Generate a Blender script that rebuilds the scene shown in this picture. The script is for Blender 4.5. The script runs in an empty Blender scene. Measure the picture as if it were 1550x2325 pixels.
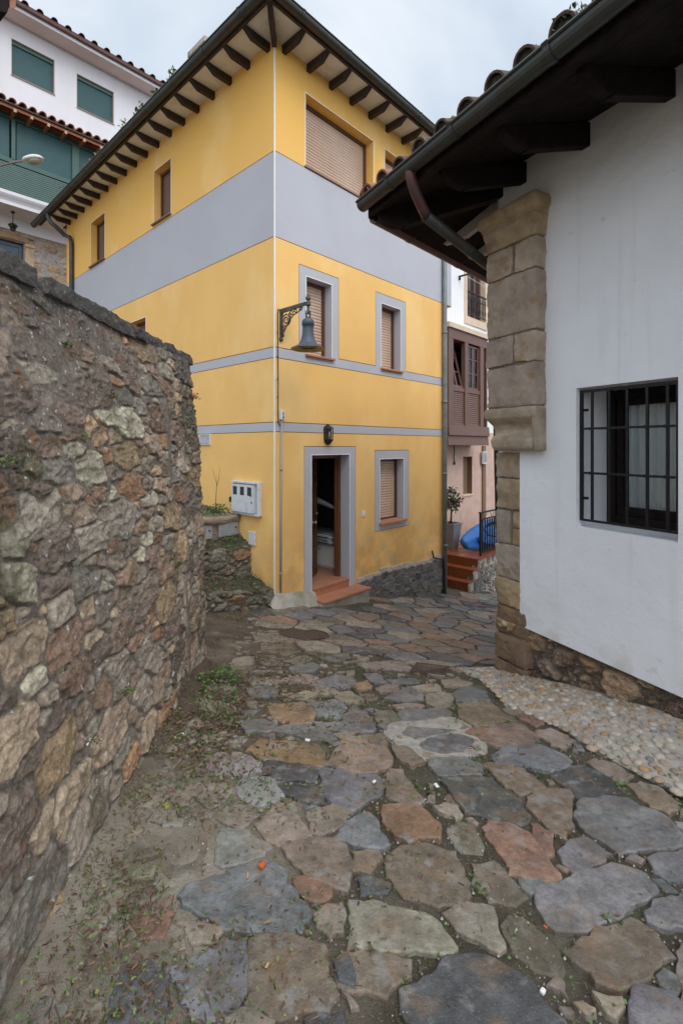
import bpy, bmesh, math, random
import numpy as np
from mathutils import Vector, Matrix, noise as mn
R = math.radians
V = Vector
SC = bpy.context.scene
COL = SC.collection
random.seed(7)

# ---------------------------------------------------------------- camera, sky, sun, exposure
F, U0, V0 = 1112.0, 777.0, 1013.0          # focal length / principal point / eye level of the photograph (1550 x 2325)
cd = bpy.data.cameras.new('camera')
cam = bpy.data.objects.new('camera', cd)
COL.objects.link(cam)
cam.rotation_euler = (R(90), 0, 0)
cd.sensor_fit = 'VERTICAL'
cd.sensor_height = 36.0
cd.sensor_width = 24.0
cd.lens = 36.0 * F / 2325
cd.shift_x = -(U0 - 775) / 2325
cd.shift_y = -(1162.5 - V0) / 2325
cd.clip_start = 0.05
cd.clip_end = 2000
SC.camera = cam

SUN_AZ, SUN_EL = R(151), R(50)             # a veiled sun behind the viewer's right shoulder
SUN_DIR = V((math.sin(SUN_AZ) * math.cos(SUN_EL), math.cos(SUN_AZ) * math.cos(SUN_EL), math.sin(SUN_EL)))
world = bpy.data.worlds.new('World')
SC.world = world
world.use_nodes = True
nt = world.node_tree
nt.nodes.clear()
def wn(t, **k):
    n = nt.nodes.new(t)
    for a, b in k.items(): setattr(n, a, b)
    return n
w_out = wn('ShaderNodeOutputWorld'); w_bg = wn('ShaderNodeBackground')
sky = wn('ShaderNodeTexSky', sky_type='NISHITA', sun_disc=False)
sky.sun_elevation = SUN_EL; sky.sun_rotation = SUN_AZ; sky.dust_density = 3.0; sky.air_density = 1.0
tc = wn('ShaderNodeTexCoord')
sep = wn('ShaderNodeSeparateXYZ'); nt.links.new(tc.outputs['Generated'], sep.inputs[0])
add = wn('ShaderNodeMath', operation='ADD'); add.inputs[1].default_value = 0.25
nt.links.new(sep.outputs['Z'], add.inputs[0])
mx = wn('ShaderNodeMath', operation='MAXIMUM'); mx.inputs[1].default_value = 0.12; nt.links.new(add.outputs[0], mx.inputs[0])
dx = wn('ShaderNodeMath', operation='DIVIDE'); dy = wn('ShaderNodeMath', operation='DIVIDE')
nt.links.new(sep.outputs['X'], dx.inputs[0]); nt.links.new(mx.outputs[0], dx.inputs[1])
nt.links.new(sep.outputs['Y'], dy.inputs[0]); nt.links.new(mx.outputs[0], dy.inputs[1])
cmb = wn('ShaderNodeCombineXYZ'); nt.links.new(dx.outputs[0], cmb.inputs[0]); nt.links.new(dy.outputs[0], cmb.inputs[1])
n1 = wn('ShaderNodeTexNoise'); n1.inputs['Scale'].default_value = 1.5; n1.inputs['Detail'].default_value = 7
n1.inputs['Roughness'].default_value = 0.5; n1.inputs['Distortion'].default_value = 0.5
nt.links.new(cmb.outputs[0], n1.inputs['Vector'])
cr = wn('ShaderNodeValToRGB')
cr.color_ramp.elements[0].position = 0.38; cr.color_ramp.elements[0].color = (4.3, 5.3, 6.5, 1)
cr.color_ramp.elements[1].position = 0.62; cr.color_ramp.elements[1].color = (7.8, 8.3, 8.9, 1)
nt.links.new(n1.outputs['Fac'], cr.inputs[0])
dot = wn('ShaderNodeVectorMath', operation='DOT_PRODUCT'); dot.inputs[1].default_value = SUN_DIR
nt.links.new(tc.outputs['Generated'], dot.inputs[0])
mr = wn('ShaderNodeMapRange'); mr.inputs['From Min'].default_value = 0.15; mr.inputs['From Max'].default_value = 1.0
mr.inputs['To Min'].default_value = 0.83; mr.inputs['To Max'].default_value = 1.9
nt.links.new(dot.outputs['Value'], mr.inputs['Value'])
sc_ = wn('ShaderNodeVectorMath', operation='SCALE'); nt.links.new(cr.outputs[0], sc_.inputs[0]); nt.links.new(mr.outputs[0], sc_.inputs['Scale'])
mixw = wn('ShaderNodeMixRGB'); mixw.inputs['Fac'].default_value = 0.94
nt.links.new(sky.outputs[0], mixw.inputs[1]); nt.links.new(sc_.outputs[0], mixw.inputs[2])
nt.links.new(mixw.outputs[0], w_bg.inputs['Color'])
w_bg.inputs['Strength'].default_value = 0.1
nt.links.new(w_bg.outputs[0], w_out.inputs[0])

sl = bpy.data.lights.new('sun', 'SUN')
sl.energy = 1.0; sl.angle = R(45); sl.color = (1.0, 0.95, 0.88)
sun = bpy.data.objects.new('sun', sl); COL.objects.link(sun)
sun.rotation_euler = SUN_DIR.to_track_quat('Z', 'Y').to_euler()
SC.view_settings.view_transform = 'Standard'
SC.view_settings.look = 'None'
SC.view_settings.exposure = 0.55
SC.view_settings.gamma = 1.0

# ---------------------------------------------------------------- frames and measuring helpers
def ray(u, v): return V(((u - U0) / F, 1.0, (V0 - v) / F))
def hit(u, v, p, n):
    r = ray(u, v)
    return r * (p.dot(n) / r.dot(n))
class Fr:                                  # a wall's own frame: t along it, o out of it, z up
    def __init__(s, O, ux, un): s.O, s.ux, s.un = V(O), V(ux).normalized(), V(un).normalized()
    def P(s, t, o, z): return s.O + s.ux * t + s.un * o + V((0, 0, z))
    def at(s, u, v, o=0.0):
        q = hit(u, v, s.O + s.un * o, s.un) - s.O
        return q.dot(s.ux), q.z
    def t(s, u, o=0.0): return s.at(u, V0, o)[0]
A_, B_ = 0.75, -0.5147
dR = V((math.sin(A_), math.cos(A_), 0)); nR = V((math.cos(A_), -math.sin(A_), 0)); dL = -nR; nL = -dR
wD = V((math.sin(B_), math.cos(B_), 0)); wN = V((-math.cos(B_), math.sin(B_), 0))
CO = V(((623 - U0) / F * 7, 7, 0))
HR = Fr(CO, dR, nR)                        # yellow house, front with the door
HL = Fr(CO, dL, nL)                        # yellow house, long side
RW = Fr(hit(1307, V0, V((0, 3.96, 0)), V((0, 1, 0))), wD, wN)   # white cottage front
QC = RW.P(0.848, 0, 0)
RE = Fr(QC, dR, dL)                        # white cottage end wall
WX = Fr(V((0, 0, 0)), V((1, 0, 0)), V((0, -1, 0)))
def zat(u, v, fr, o=0.0): return fr.at(u, v, o)[1]

# ---------------------------------------------------------------- object helpers
def link(o): COL.objects.link(o); return o
def tag(o, label=None, cat=None, group=None, kind=None):
    if label: o['label'] = label
    if cat: o['category'] = cat
    if group: o['group'] = group
    if kind: o['kind'] = kind
    return o
def thing(name, label, cat, loc=(0, 0, 0), group=None):
    o = bpy.data.objects.new(name, None); link(o)
    o.location = loc; o.empty_display_size = 0.2
    return tag(o, label, cat, group)
def setparent(o, p):
    o.parent = p
    if p.type == 'EMPTY': o.matrix_parent_inverse = Matrix.Translation(p.location).inverted()
def dup(root, loc, rz=0.0, label=None, scale=1.0):
    def cp(o, par):
        c = o.copy(); link(c)
        if par is not None: c.parent = par
        for ch in [x for x in bpy.data.objects if x.parent == o]: cp(ch, c)
        return c
    r = cp(root, None)
    r.location = loc; r.rotation_euler = (0, 0, rz); r.scale = (scale,) * 3
    if label: r['label'] = label
    return r
class MB:
    def __init__(s): s.v, s.f, s.m = [], [], []
    def add(s, vs, fs, mi=0):
        b = len(s.v); s.v += [tuple(p) for p in vs]
        for f in fs: s.f.append(tuple(b + i for i in f)); s.m.append(mi)
    def hexa(s, p, mi=0):                  # p: 4 bottom then 4 top
        s.add(p, [(0, 1, 2, 3), (4, 5, 6, 7), (0, 1, 5, 4), (1, 2, 6, 5), (2, 3, 7, 6), (3, 0, 4, 7)], mi)
    def box(s, fr, t0, t1, o0, o1, z0, z1, mi=0):
        s.hexa([fr.P(t, o, z) for z in (z0, z1) for t, o in ((t0, o0), (t1, o0), (t1, o1), (t0, o1))], mi)
        return s
    def prism(s, fr, pts, o0, o1, mi=0):   # (t, z) outline pushed along o
        n = len(pts)
        s.add([fr.P(t, o0, z) for t, z in pts] + [fr.P(t, o1, z) for t, z in pts],
              [tuple(range(n)), tuple(range(n, 2 * n))] + [(i, (i + 1) % n, n + (i + 1) % n, n + i) for i in range(n)], mi)
        return s
    def prism_t(s, fr, pts, t0, t1, mi=0): # (o, z) outline pushed along t
        n = len(pts)
        s.add([fr.P(t0, o, z) for o, z in pts] + [fr.P(t1, o, z) for o, z in pts],
              [tuple(range(n)), tuple(range(n, 2 * n))] + [(i, (i + 1) % n, n + (i + 1) % n, n + i) for i in range(n)], mi)
        return s
    def tube(s, pts, r, n=10, mi=0, cap=True):
        pts = [V(p) for p in pts]
        rs = r if isinstance(r, (list, tuple)) else [r] * len(pts)
        vs, fs, up = [], [], None
        for i, p in enumerate(pts):
            d = (pts[min(i + 1, len(pts) - 1)] - pts[max(i - 1, 0)]).normalized()
            if up is None: up = d.orthogonal().normalized()
            up = (up - d * up.dot(d)).normalized(); sd = d.cross(up)
            vs += [p + (up * math.cos(a) + sd * math.sin(a)) * rs[i] for a in [2 * math.pi * k / n for k in range(n)]]
        for i in range(len(pts) - 1):
            fs += [(i * n + k, i * n + (k + 1) % n, (i + 1) * n + (k + 1) % n, (i + 1) * n + k) for k in range(n)]
        if cap: fs += [tuple(range(n)), tuple((len(pts) - 1) * n + k for k in range(n))]
        s.add(vs, fs, mi); return s
    def lathe(s, c, prof, n=24, mi=0):
        c = V(c); vs, fs = [], []
        for r, z in prof: vs += [c + V((r * math.cos(2 * math.pi * k / n), r * math.sin(2 * math.pi * k / n), z)) for k in range(n)]
        for i in range(len(prof) - 1):
            fs += [(i * n + k, i * n + (k + 1) % n, (i + 1) * n + (k + 1) % n, (i + 1) * n + k) for k in range(n)]
        s.add(vs, fs, mi); return s
    def quad(s, a, b, c, d, mi=0): s.add([a, b, c, d], [(0, 1, 2, 3)], mi); return s
    def loft(s, rings, mi=0, cap=True):
        n = len(rings[0]); vs = [p for r_ in rings for p in r_]; fs = []
        for i in range(len(rings) - 1):
            fs += [(i * n + k, i * n + (k + 1) % n, (i + 1) * n + (k + 1) % n, (i + 1) * n + k) for k in range(n)]
        if cap: fs += [tuple(range(n)), tuple((len(rings) - 1) * n + k for k in range(n))]
        s.add(vs, fs, mi); return s
    def build(s, name, mats, parent=None, bevel=0, seg=2, smooth=False, col=None, recalc=True):
        me = bpy.data.meshes.new(name)
        me.from_pydata(s.v, [], s.f)
        if not isinstance(mats, (list, tuple)): mats = [mats]
        for m in mats: me.materials.append(m)
        me.polygons.foreach_set('material_index', s.m)
        if col is not None:
            a = me.color_attributes.new('Col', 'FLOAT_COLOR', 'POINT')
            a.data.foreach_set('color', np.asarray(col, dtype=np.float32).ravel())
        if recalc or bevel:
            bm = bmesh.new(); bm.from_mesh(me)
            if recalc: bmesh.ops.recalc_face_normals(bm, faces=bm.faces)
            bm.to_mesh(me); bm.free()
        if smooth: me.polygons.foreach_set('use_smooth', [True] * len(me.polygons))
        me.update()
        o = bpy.data.objects.new(name, me); link(o)
        if bevel:
            b = o.modifiers.new('bevel', 'BEVEL'); b.width = bevel; b.segments = seg; b.limit_method = 'ANGLE'; b.angle_limit = R(40)
        if parent is not None: setparent(o, parent)
        return o
def grid_mesh(name, P, col, mats, parent=None, wrap=False, smooth=True):
    nu, nv = P.shape[:2]                   # P: (nu, nv, 3)
    me = bpy.data.meshes.new(name)
    idx = np.arange(nu * nv).reshape(nu, nv)
    q = np.stack([idx[:-1, :-1], idx[1:, :-1], idx[1:, 1:], idx[:-1, 1:]], -1).reshape(-1, 4)
    me.vertices.add(nu * nv); me.vertices.foreach_set('co', P.astype(np.float32).ravel())
    me.loops.add(q.size); me.loops.foreach_set('vertex_index', q.ravel().astype(np.int32))
    me.polygons.add(len(q)); me.polygons.foreach_set('loop_start', np.arange(0, q.size, 4, dtype=np.int32))
    if smooth: me.polygons.foreach_set('use_smooth', np.ones(len(q), dtype=bool))
    me.materials.append(mats)
    if col is not None:
        a = me.color_attributes.new('Col', 'FLOAT_COLOR', 'POINT'); a.data.foreach_set('color', col.astype(np.float32).ravel())
    me.update(calc_edges=True); me.validate()
    o = bpy.data.objects.new(name, me); link(o)
    if parent is not None: setparent(o, parent)
    return o
# numpy value noise
_rs = np.random.RandomState(3); _tab = _rs.rand(512, 512).astype(np.float32)
def vn(x, y, seed=0):
    x = np.asarray(x, np.float64) + seed * 37.7; y = np.asarray(y, np.float64) + seed * 17.3
    xi = np.floor(x).astype(int); yi = np.floor(y).astype(int); fx = x - xi; fy = y - yi
    fx = fx * fx * (3 - 2 * fx); fy = fy * fy * (3 - 2 * fy)
    a = _tab[xi % 512, yi % 512]; b = _tab[(xi + 1) % 512, yi % 512]; c = _tab[xi % 512, (yi + 1) % 512]; d = _tab[(xi + 1) % 512, (yi + 1) % 512]
    return (a * (1 - fx) + b * fx) * (1 - fy) + (c * (1 - fx) + d * fx) * fy
def fbm(x, y, oct=4, seed=0, gain=.5):
    s = 0; a = 1; tot = 0
    for k in range(oct):
        s = s + a * vn(x * 2 ** k, y * 2 ** k, seed + k * 3); tot += a; a *= gain
    return s / tot
def sst(x, a, b):
    t = np.clip((x - a) / (b - a), 0, 1); return t * t * (3 - 2 * t)

# ---------------------------------------------------------------- materials
def mat(name, base, rough=.8, layers=(), bumps=(), attr=False, metal=0.0, spec=.5, obj=False, trans=0.0, sheen=0):
    m = bpy.data.materials.new(name); m.use_nodes = True
    t = m.node_tree; N = t.nodes; L = t.links; N.clear()
    out = N.new('ShaderNodeOutputMaterial'); bs = N.new('ShaderNodeBsdfPrincipled'); L.new(bs.outputs[0], out.inputs[0])
    bs.inputs['Roughness'].default_value = rough; bs.inputs['Metallic'].default_value = metal
    bs.inputs['Specular IOR Level'].default_value = spec
    bs.inputs['Transmission Weight'].default_value = trans
    if obj: co = N.new('ShaderNodeTexCoord').outputs['Object']
    else: co = N.new('ShaderNodeNewGeometry').outputs['Position']
    szr = N.new('ShaderNodeSeparateXYZ'); L.new(co, szr.inputs[0])
    def mapped(st):
        if st is None: return co
        mp = N.new('ShaderNodeMapping'); mp.inputs['Scale'].default_value = st
        if len(st) > 3: pass
        L.new(co, mp.inputs[0]); return mp.outputs[0]
    def tex(kind, scale, detail, st, dist=0.0, rgh=.55):
        if kind == 'voronoi':
            n = N.new('ShaderNodeTexVoronoi'); n.inputs['Scale'].default_value = scale; L.new(mapped(st), n.inputs['Vector']); return n.outputs['Distance']
        if kind == 'wave':
            n = N.new('ShaderNodeTexWave'); n.bands_direction = 'Z'; n.inputs['Scale'].default_value = scale; n.inputs['Distortion'].default_value = dist
            L.new(mapped(st), n.inputs['Vector']); return n.outputs['Fac']
        n = N.new('ShaderNodeTexNoise'); n.inputs['Scale'].default_value = scale; n.inputs['Detail'].default_value = detail
        n.inputs['Roughness'].default_value = rgh; n.inputs['Distortion'].default_value = dist
        L.new(mapped(st), n.inputs['Vector']); return n.outputs['Fac']
    if attr:
        a = N.new('ShaderNodeVertexColor'); a.layer_name = 'Col'; cur = a.outputs['Color']
    else:
        rgb = N.new('ShaderNodeRGB'); rgb.outputs[0].default_value = (*base, 1); cur = rgb.outputs[0]
    for l in layers:
        f = tex(l.get('kind', 'noise'), l['s'], l.get('d', 4), l.get('st'), l.get('dist', 0), l.get('r', .55))
        mr_ = N.new('ShaderNodeMapRange'); mr_.inputs['From Min'].default_value = l.get('lo', .4); mr_.inputs['From Max'].default_value = l.get('hi', .65)
        mr_.inputs['To Max'].default_value = l.get('f', .5); L.new(f, mr_.inputs['Value']); fac = mr_.outputs[0]
        if 'z' in l:
            mz = N.new('ShaderNodeMapRange'); mz.inputs['From Min'].default_value = l['z'][0]; mz.inputs['From Max'].default_value = l['z'][1]
            L.new(szr.outputs['Z'], mz.inputs['Value'])
            mu = N.new('ShaderNodeMath'); mu.operation = 'MULTIPLY'; L.new(fac, mu.inputs[0]); L.new(mz.outputs[0], mu.inputs[1]); fac = mu.outputs[0]
        mi = N.new('ShaderNodeMixRGB'); mi.blend_type = l.get('mode', 'MIX'); L.new(fac, mi.inputs[0]); L.new(cur, mi.inputs[1]); mi.inputs[2].default_value = (*l['c'], 1); cur = mi.outputs[0]
    L.new(cur, bs.inputs['Base Color'])
    nrm = None
    for b in bumps:
        h = tex(b.get('kind', 'noise'), b['s'], b.get('d', 5), b.get('st'), b.get('dist', 0), b.get('r', .6))
        bp = N.new('ShaderNodeBump'); bp.inputs['Strength'].default_value = b.get('k', .5); bp.inputs['Distance'].default_value = b.get('h', .01)
        if b.get('inv'): bp.invert = True
        L.new(h, bp.inputs['Height'])
        if nrm: L.new(nrm, bp.inputs['Normal'])
        nrm = bp.outputs[0]
    if nrm: L.new(nrm, bs.inputs['Normal'])
    return m
STUC = [dict(s=420, d=3, k=.35, h=.003), dict(s=60, d=3, k=.25, h=.006)]
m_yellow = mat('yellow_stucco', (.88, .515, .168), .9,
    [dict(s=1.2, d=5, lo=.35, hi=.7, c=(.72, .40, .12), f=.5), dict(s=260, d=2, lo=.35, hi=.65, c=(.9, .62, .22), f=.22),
     dict(s=2.2, d=6, lo=.42, hi=.6, c=(.52, .25, .07), f=.45, z=(-.6, -1.9)), dict(s=3.5, d=6, lo=.5, hi=.62, c=(.40, .33, .20), f=.5, z=(-1.2, -2.2)), dict(s=3.5, d=6, lo=.5, hi=.75, c=(.62, .33, .09), f=.06, st=(1.6, 1.6, .16)), dict(s=1, lo=0, hi=.01, c=(.84, .47, .105), f=.85, z=(3.2, 4.8)),  # upper ochre deeper: less faded paint plus some eaves shade put into the colour
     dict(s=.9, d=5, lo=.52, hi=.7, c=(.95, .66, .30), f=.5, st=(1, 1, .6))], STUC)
m_grey = mat('grey_stucco', (.46, .455, .485), .9,
    [dict(s=1.5, d=5, lo=.35, hi=.7, c=(.38, .37, .40), f=.45), dict(s=260, d=2, lo=.35, hi=.65, c=(.58, .575, .60), f=.25)], STUC)
m_groove = mat('groove_ochre', (.36, .17, .03), .95)
m_bead = mat('white_bead', (.82, .80, .76), .5, [dict(s=8, lo=.5, hi=.7, c=(.6, .56, .5), f=.4)])
m_soffit = mat('cream_soffit', (.84, .80, .72), .9, [dict(s=2.5, d=6, lo=.5, hi=.7, c=(.50, .43, .33), f=.5)], [dict(s=200, k=.15, h=.003)])
m_rafter = mat('dark_stained_wood', (.020, .010, .008), .6, [dict(s=30, st=(1, 1, .15), c=(.055, .03, .02), f=.7)], [dict(s=60, st=(.2, .2, 1), k=.3, h=.003)])
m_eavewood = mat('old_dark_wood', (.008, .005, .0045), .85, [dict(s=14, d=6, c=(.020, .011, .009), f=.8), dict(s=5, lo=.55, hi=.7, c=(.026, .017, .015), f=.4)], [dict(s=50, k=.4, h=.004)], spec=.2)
m_litwood = mat('lit_joist_wood', (.46, .42, .40), .8, [dict(s=30, d=6, c=(.30, .27, .25), f=.6)], [dict(s=60, k=.3, h=.003)])  # eave wood made pale: the light on these joists is put in its colour
m_gutter = mat('patinated_gutter', (.060, .050, .042), .45, [dict(s=7, d=6, lo=.4, hi=.65, c=(.055, .075, .068), f=.8), dict(s=3, d=5, lo=.56, hi=.7, c=(.12, .05, .045), f=.7)], [dict(s=40, k=.2, h=.003)], metal=.4)
m_gutter_red = mat('red_patinated_gutter', (.115, .040, .038), .45, [dict(s=7, d=6, lo=.45, hi=.62, c=(.06, .06, .052), f=.85)], [dict(s=40, k=.2, h=.003)], metal=.3)
m_pipe = mat('grey_green_pipe', (.20, .225, .225), .5, [dict(s=6, d=6, lo=.45, hi=.65, c=(.13, .145, .14), f=.8), dict(s=3, lo=.6, hi=.7, c=(.14, .06, .05), f=.5)], metal=.1)
m_shutter = mat('tan_roller_shutter', (.58, .40, .29), .45, [dict(s=1.1, d=4, lo=.4, hi=.62, c=(.70, .56, .45), f=.55), dict(s=40, st=(1, 1, .1), c=(.46, .30, .21), f=.3)])
m_shutdark = mat('brown_roller_shutter', (.20, .115, .08), .5, [dict(s=30, c=(.26, .16, .11), f=.4)])
m_frame = mat('brown_window_frame', (.095, .042, .024), .4, [dict(s=20, c=(.14, .065, .035), f=.5)])
m_door = mat('dark_varnished_door', (.085, .036, .019), .32, [dict(s=25, st=(1, 1, .12), d=6, c=(.15, .07, .035), f=.7)], [dict(s=60, st=(1, 1, .1), k=.15, h=.002)])
m_doorfr = mat('varnished_door_frame', (.16, .065, .026), .35, [dict(s=25, st=(1, 1, .12), d=6, c=(.09, .035, .015), f=.7)])
m_brass = mat('dull_brass', (.42, .36, .26), .3, metal=.9)
m_terra = mat('terracotta_tile', (.46, .185, .095), .75, [dict(s=5, d=5, lo=.35, hi=.65, c=(.36, .15, .085), f=.7), dict(s=60, d=3, lo=.55, hi=.75, c=(.55, .30, .20), f=.5)], [dict(s=80, k=.2, h=.002)])
m_terra2 = mat('glazed_red_tile', (.30, .085, .035), .3, [dict(s=4, d=4, lo=.35, hi=.65, c=(.20, .06, .03), f=.8)])
m_grout = mat('grout', (.42, .34, .28), .9)
m_concrete = mat('rough_concrete', (.42, .38, .32), .95, [dict(s=5, d=8, lo=.4, hi=.65, c=(.28, .24, .18), f=.8), dict(s=3, d=6, lo=.52, hi=.66, c=(.17, .17, .08), f=.7), dict(s=90, lo=.55, hi=.7, c=(.6, .56, .5), f=.5)], [dict(s=60, d=8, k=.7, h=.012)])
m_white = mat('white_plaster', (.82, .81, .815), .9, [dict(s=1.1, d=8, lo=.4, hi=.66, c=(.70, .695, .69), f=.5), dict(s=4, d=9, lo=.50, hi=.66, c=(.50, .43, .34), f=.5, z=(-1.15, -1.75)), dict(s=5, d=6, lo=.56, hi=.78, c=(.62, .60, .57), f=.35, st=(2.2, 2.2, .12)), dict(s=6, d=8, lo=.68, hi=.72, c=(.5, .46, .42), f=.35)], [dict(s=4, d=6, k=.45, h=.03), dict(s=38, d=5, k=.25, h=.005), dict(s=200, d=2, k=.2, h=.002)])
m_bgwhite = mat('white_render', (.68, .655, .67), .9, [dict(s=.8, d=6, lo=.4, hi=.7, c=(.60, .57, .575), f=.5), dict(s=3, d=6, lo=.5, hi=.75, c=(.55, .51, .49), f=.35, st=(1.5, 1.5, .15))], [dict(s=100, k=.1, h=.003)])
m_bgsoff = mat('pinkish_soffit', (.60, .50, .46), .9, [dict(s=1.0, lo=.4, hi=.7, c=(.52, .42, .38), f=.5)])
m_green = mat('green_shutter', (.022, .075, .078), .45, [dict(s=3, lo=.4, hi=.7, c=(.03, .09, .085), f=.5)])
m_greenp = mat('green_panel', (.040, .088, .072), .45, [dict(s=3, lo=.4, hi=.7, c=(.05, .105, .085), f=.5)])
m_orange = mat('orange_wood', (.32, .105, .035), .6, [dict(s=20, c=(.22, .07, .03), f=.6)])
m_paleend = mat('pale_wood', (.45, .32, .22), .7, [dict(s=30, c=(.35, .22, .14), f=.5)])
m_rooft = mat('weathered_roof_tile', (.115, .062, .046), .9, [dict(s=9, d=7, lo=.38, hi=.6, c=(.075, .055, .042), f=.85), dict(s=22, d=5, lo=.56, hi=.7, c=(.30, .27, .22), f=.6), dict(s=4, d=5, lo=.56, hi=.66, c=(.07, .085, .03), f=.6)], [dict(s=60, d=8, k=.6, h=.008)])
m_rooft2 = mat('fresh_roof_tile', (.34, .135, .085), .85, [dict(s=9, d=7, lo=.4, hi=.65, c=(.25, .10, .06), f=.7)], [dict(s=60, d=8, k=.3, h=.004)])
m_rooft3 = mat('dark_red_roof_tile', (.12, .055, .045), .85, [dict(s=6, d=7, lo=.4, hi=.65, c=(.07, .04, .035), f=.8)], [dict(s=60, k=.3, h=.004)])
m_iron = mat('black_iron', (.012, .012, .014), .45, [dict(s=30, c=(.03, .028, .026), f=.4)], metal=.3)
m_lamp = mat('slate_blue_paint', (.050, .068, .090), .5, [dict(s=12, d=6, lo=.45, hi=.7, c=(.08, .095, .105), f=.4)], [dict(s=80, k=.08, h=.002)])
m_bracket = mat('dark_green_grey_iron', (.050, .056, .046), .55, [dict(s=14, d=6, lo=.45, hi=.65, c=(.10, .105, .075), f=.7)], [dict(s=60, k=.2, h=.002)], metal=.2)
m_lampin = mat('yellowed_reflector', (.34, .25, .10), .5, [dict(s=30, c=(.22, .16, .07), f=.6)])
m_plasticw = mat('white_plastic', (.72, .72, .72), .4)
m_meter = mat('grey_meter_plastic', (.60, .61, .62), .5, [dict(s=9, d=7, lo=.52, hi=.66, c=(.42, .41, .38), f=.6)])
m_smoke = mat('dark_meter_window', (.045, .042, .036), .2)
m_conduit = mat('grey_conduit', (.30, .29, .27), .5)
m_black = mat('black_rubber', (.012, .012, .014), .5)
m_util = mat('grey_zinc_door', (.27, .285, .31), .55, [dict(s=10, d=7, lo=.45, hi=.62, c=(.36, .37, .38), f=.7), dict(s=5, lo=.55, hi=.7, c=(.18, .18, .17), f=.5)])
m_pink = mat('pinkish_rough_render', (.62, .43, .35), .95, [dict(s=4, d=7, lo=.4, hi=.65, c=(.50, .33, .26), f=.6)], [dict(s=45, d=4, k=.9, h=.02)])
m_beige = mat('beige_stone_band', (.66, .52, .38), .8, [dict(s=5, c=(.58, .44, .31), f=.5)])
m_gallery = mat('brown_painted_wood', (.135, .067, .046), .5, [dict(s=20, st=(1, 1, .2), c=(.17, .085, .07), f=.6)])
m_blue = mat('blue_plastic_hull', (.008, .13, .42), .4, [dict(s=3, lo=.5, hi=.7, c=(.008, .09, .32), f=.5)])
m_bluein = mat('black_hull_inside', (.01, .012, .016), .5)
m_pot = mat('grey_pot', (.19, .205, .225), .6, [dict(s=6, lo=.4, hi=.7, c=(.25, .265, .28), f=.5)])
m_curtain = mat('grey_white_curtain', (.82, .84, .84), .9)
m_dark = mat('dark_interior', (.010, .008, .007), .9)
m_cabinet = mat('white_cabinet', (.70, .66, .60), .5)
m_floor_in = mat('interior_clay_floor', (.36, .19, .12), .6, [dict(s=4, c=(.28, .14, .09), f=.6)])
m_skin = mat('skin', (.62, .33, .24), .55)
m_sleeve = mat('grey_knit', (.15, .155, .17), .95, [dict(s=120, c=(.11, .115, .125), f=.5)], [dict(s=300, k=.4, h=.002)])
m_trouser = mat('dark_cloth', (.02, .022, .03), .9)
m_hair = mat('dark_hair', (.025, .017, .012), .7)
m_stone = mat('rubble_stone', (.2, .15, .1), .92,
    [dict(s=20, d=10, lo=.36, hi=.64, c=(.46, .43, .40), f=.85, mode='MULTIPLY', r=.7), dict(s=75, d=6, lo=.42, hi=.60, c=(.60, .58, .55), f=.7, mode='MULTIPLY', r=.7), dict(s=60, d=6, lo=.45, hi=.7, c=(.36, .31, .255), f=.45),
     dict(s=34, d=6, lo=.635, hi=.69, c=(.62, .60, .56), f=.85), dict(s=5, d=8, lo=.58, hi=.68, c=(.11, .11, .045), f=.45), dict(s=7, d=7, lo=.63, hi=.69, c=(.26, .11, .03), f=.5)],
    [dict(s=55, d=9, k=.8, h=.010, r=.7), dict(s=220, d=4, k=.7, h=.004)], attr=True, spec=.3)
m_ashlar = mat('sandstone_block', (.3, .22, .14), .92,
    [dict(s=5, d=9, lo=.38, hi=.64, c=(.55, .53, .52), f=.85, mode='MULTIPLY', r=.62), dict(s=120, d=3, lo=.4, hi=.7, c=(.40, .32, .24), f=.4), dict(s=6, d=7, lo=.56, hi=.66, c=(.30, .165, .06), f=.55)],
    [dict(s=30, d=9, k=.8, h=.016, r=.68), dict(s=200, d=4, k=.8, h=.004), dict(s=75, d=2, lo=.6, k=.5, h=.006)], attr=True, spec=.3)
m_mortar = mat('brown_mortar', (.20, .15, .11), .95, [dict(s=30, c=(.14, .10, .07), f=.6)], [dict(s=120, k=.5, h=.005)])
m_flag = mat('flagstone', (.15, .13, .12), .58,
    [dict(s=7, d=10, lo=.34, hi=.64, c=(.42, .40, .39), f=.85, mode='MULTIPLY', r=.68), dict(s=34, d=8, lo=.40, hi=.62, c=(.62, .60, .58), f=.8, mode='MULTIPLY', r=.7), dict(s=8, d=8, lo=.52, hi=.64, c=(.27, .165, .09), f=.34), dict(s=13, d=9, lo=.54, hi=.66, c=(.30, .29, .275), f=.55),
     dict(s=240, d=2, lo=.66, hi=.72, c=(.48, .46, .43), f=.6), dict(s=3.4, d=9, lo=.55, hi=.66, c=(.12, .10, .066), f=.6)],
    [dict(s=10, d=10, k=.8, h=.022, r=.66), dict(s=90, d=7, k=.8, h=.005, r=.7)], attr=True, spec=.45)
m_grit = mat('gritty_earth_mortar', (.205, .172, .132), .95, attr=True, layers=
    [dict(s=4.5, d=9, lo=.38, hi=.62, c=(.55, .52, .48), f=.7, mode='MULTIPLY'), dict(s=3.4, d=9, lo=.54, hi=.64, c=(.085, .088, .036), f=.45), dict(s=150, d=3, lo=.60, hi=.70, c=(.40, .36, .31), f=.7), dict(s=80, d=3, lo=.35, hi=.28, c=(.03, .024, .018), f=.7),
     dict(s=1.7, d=9, lo=.56, hi=.68, c=(.30, .26, .205), f=.6)],
    bumps=[dict(s=60, d=9, k=.9, h=.02, r=.7), dict(s=220, d=4, k=.8, h=.006)], spec=.25)
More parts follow.
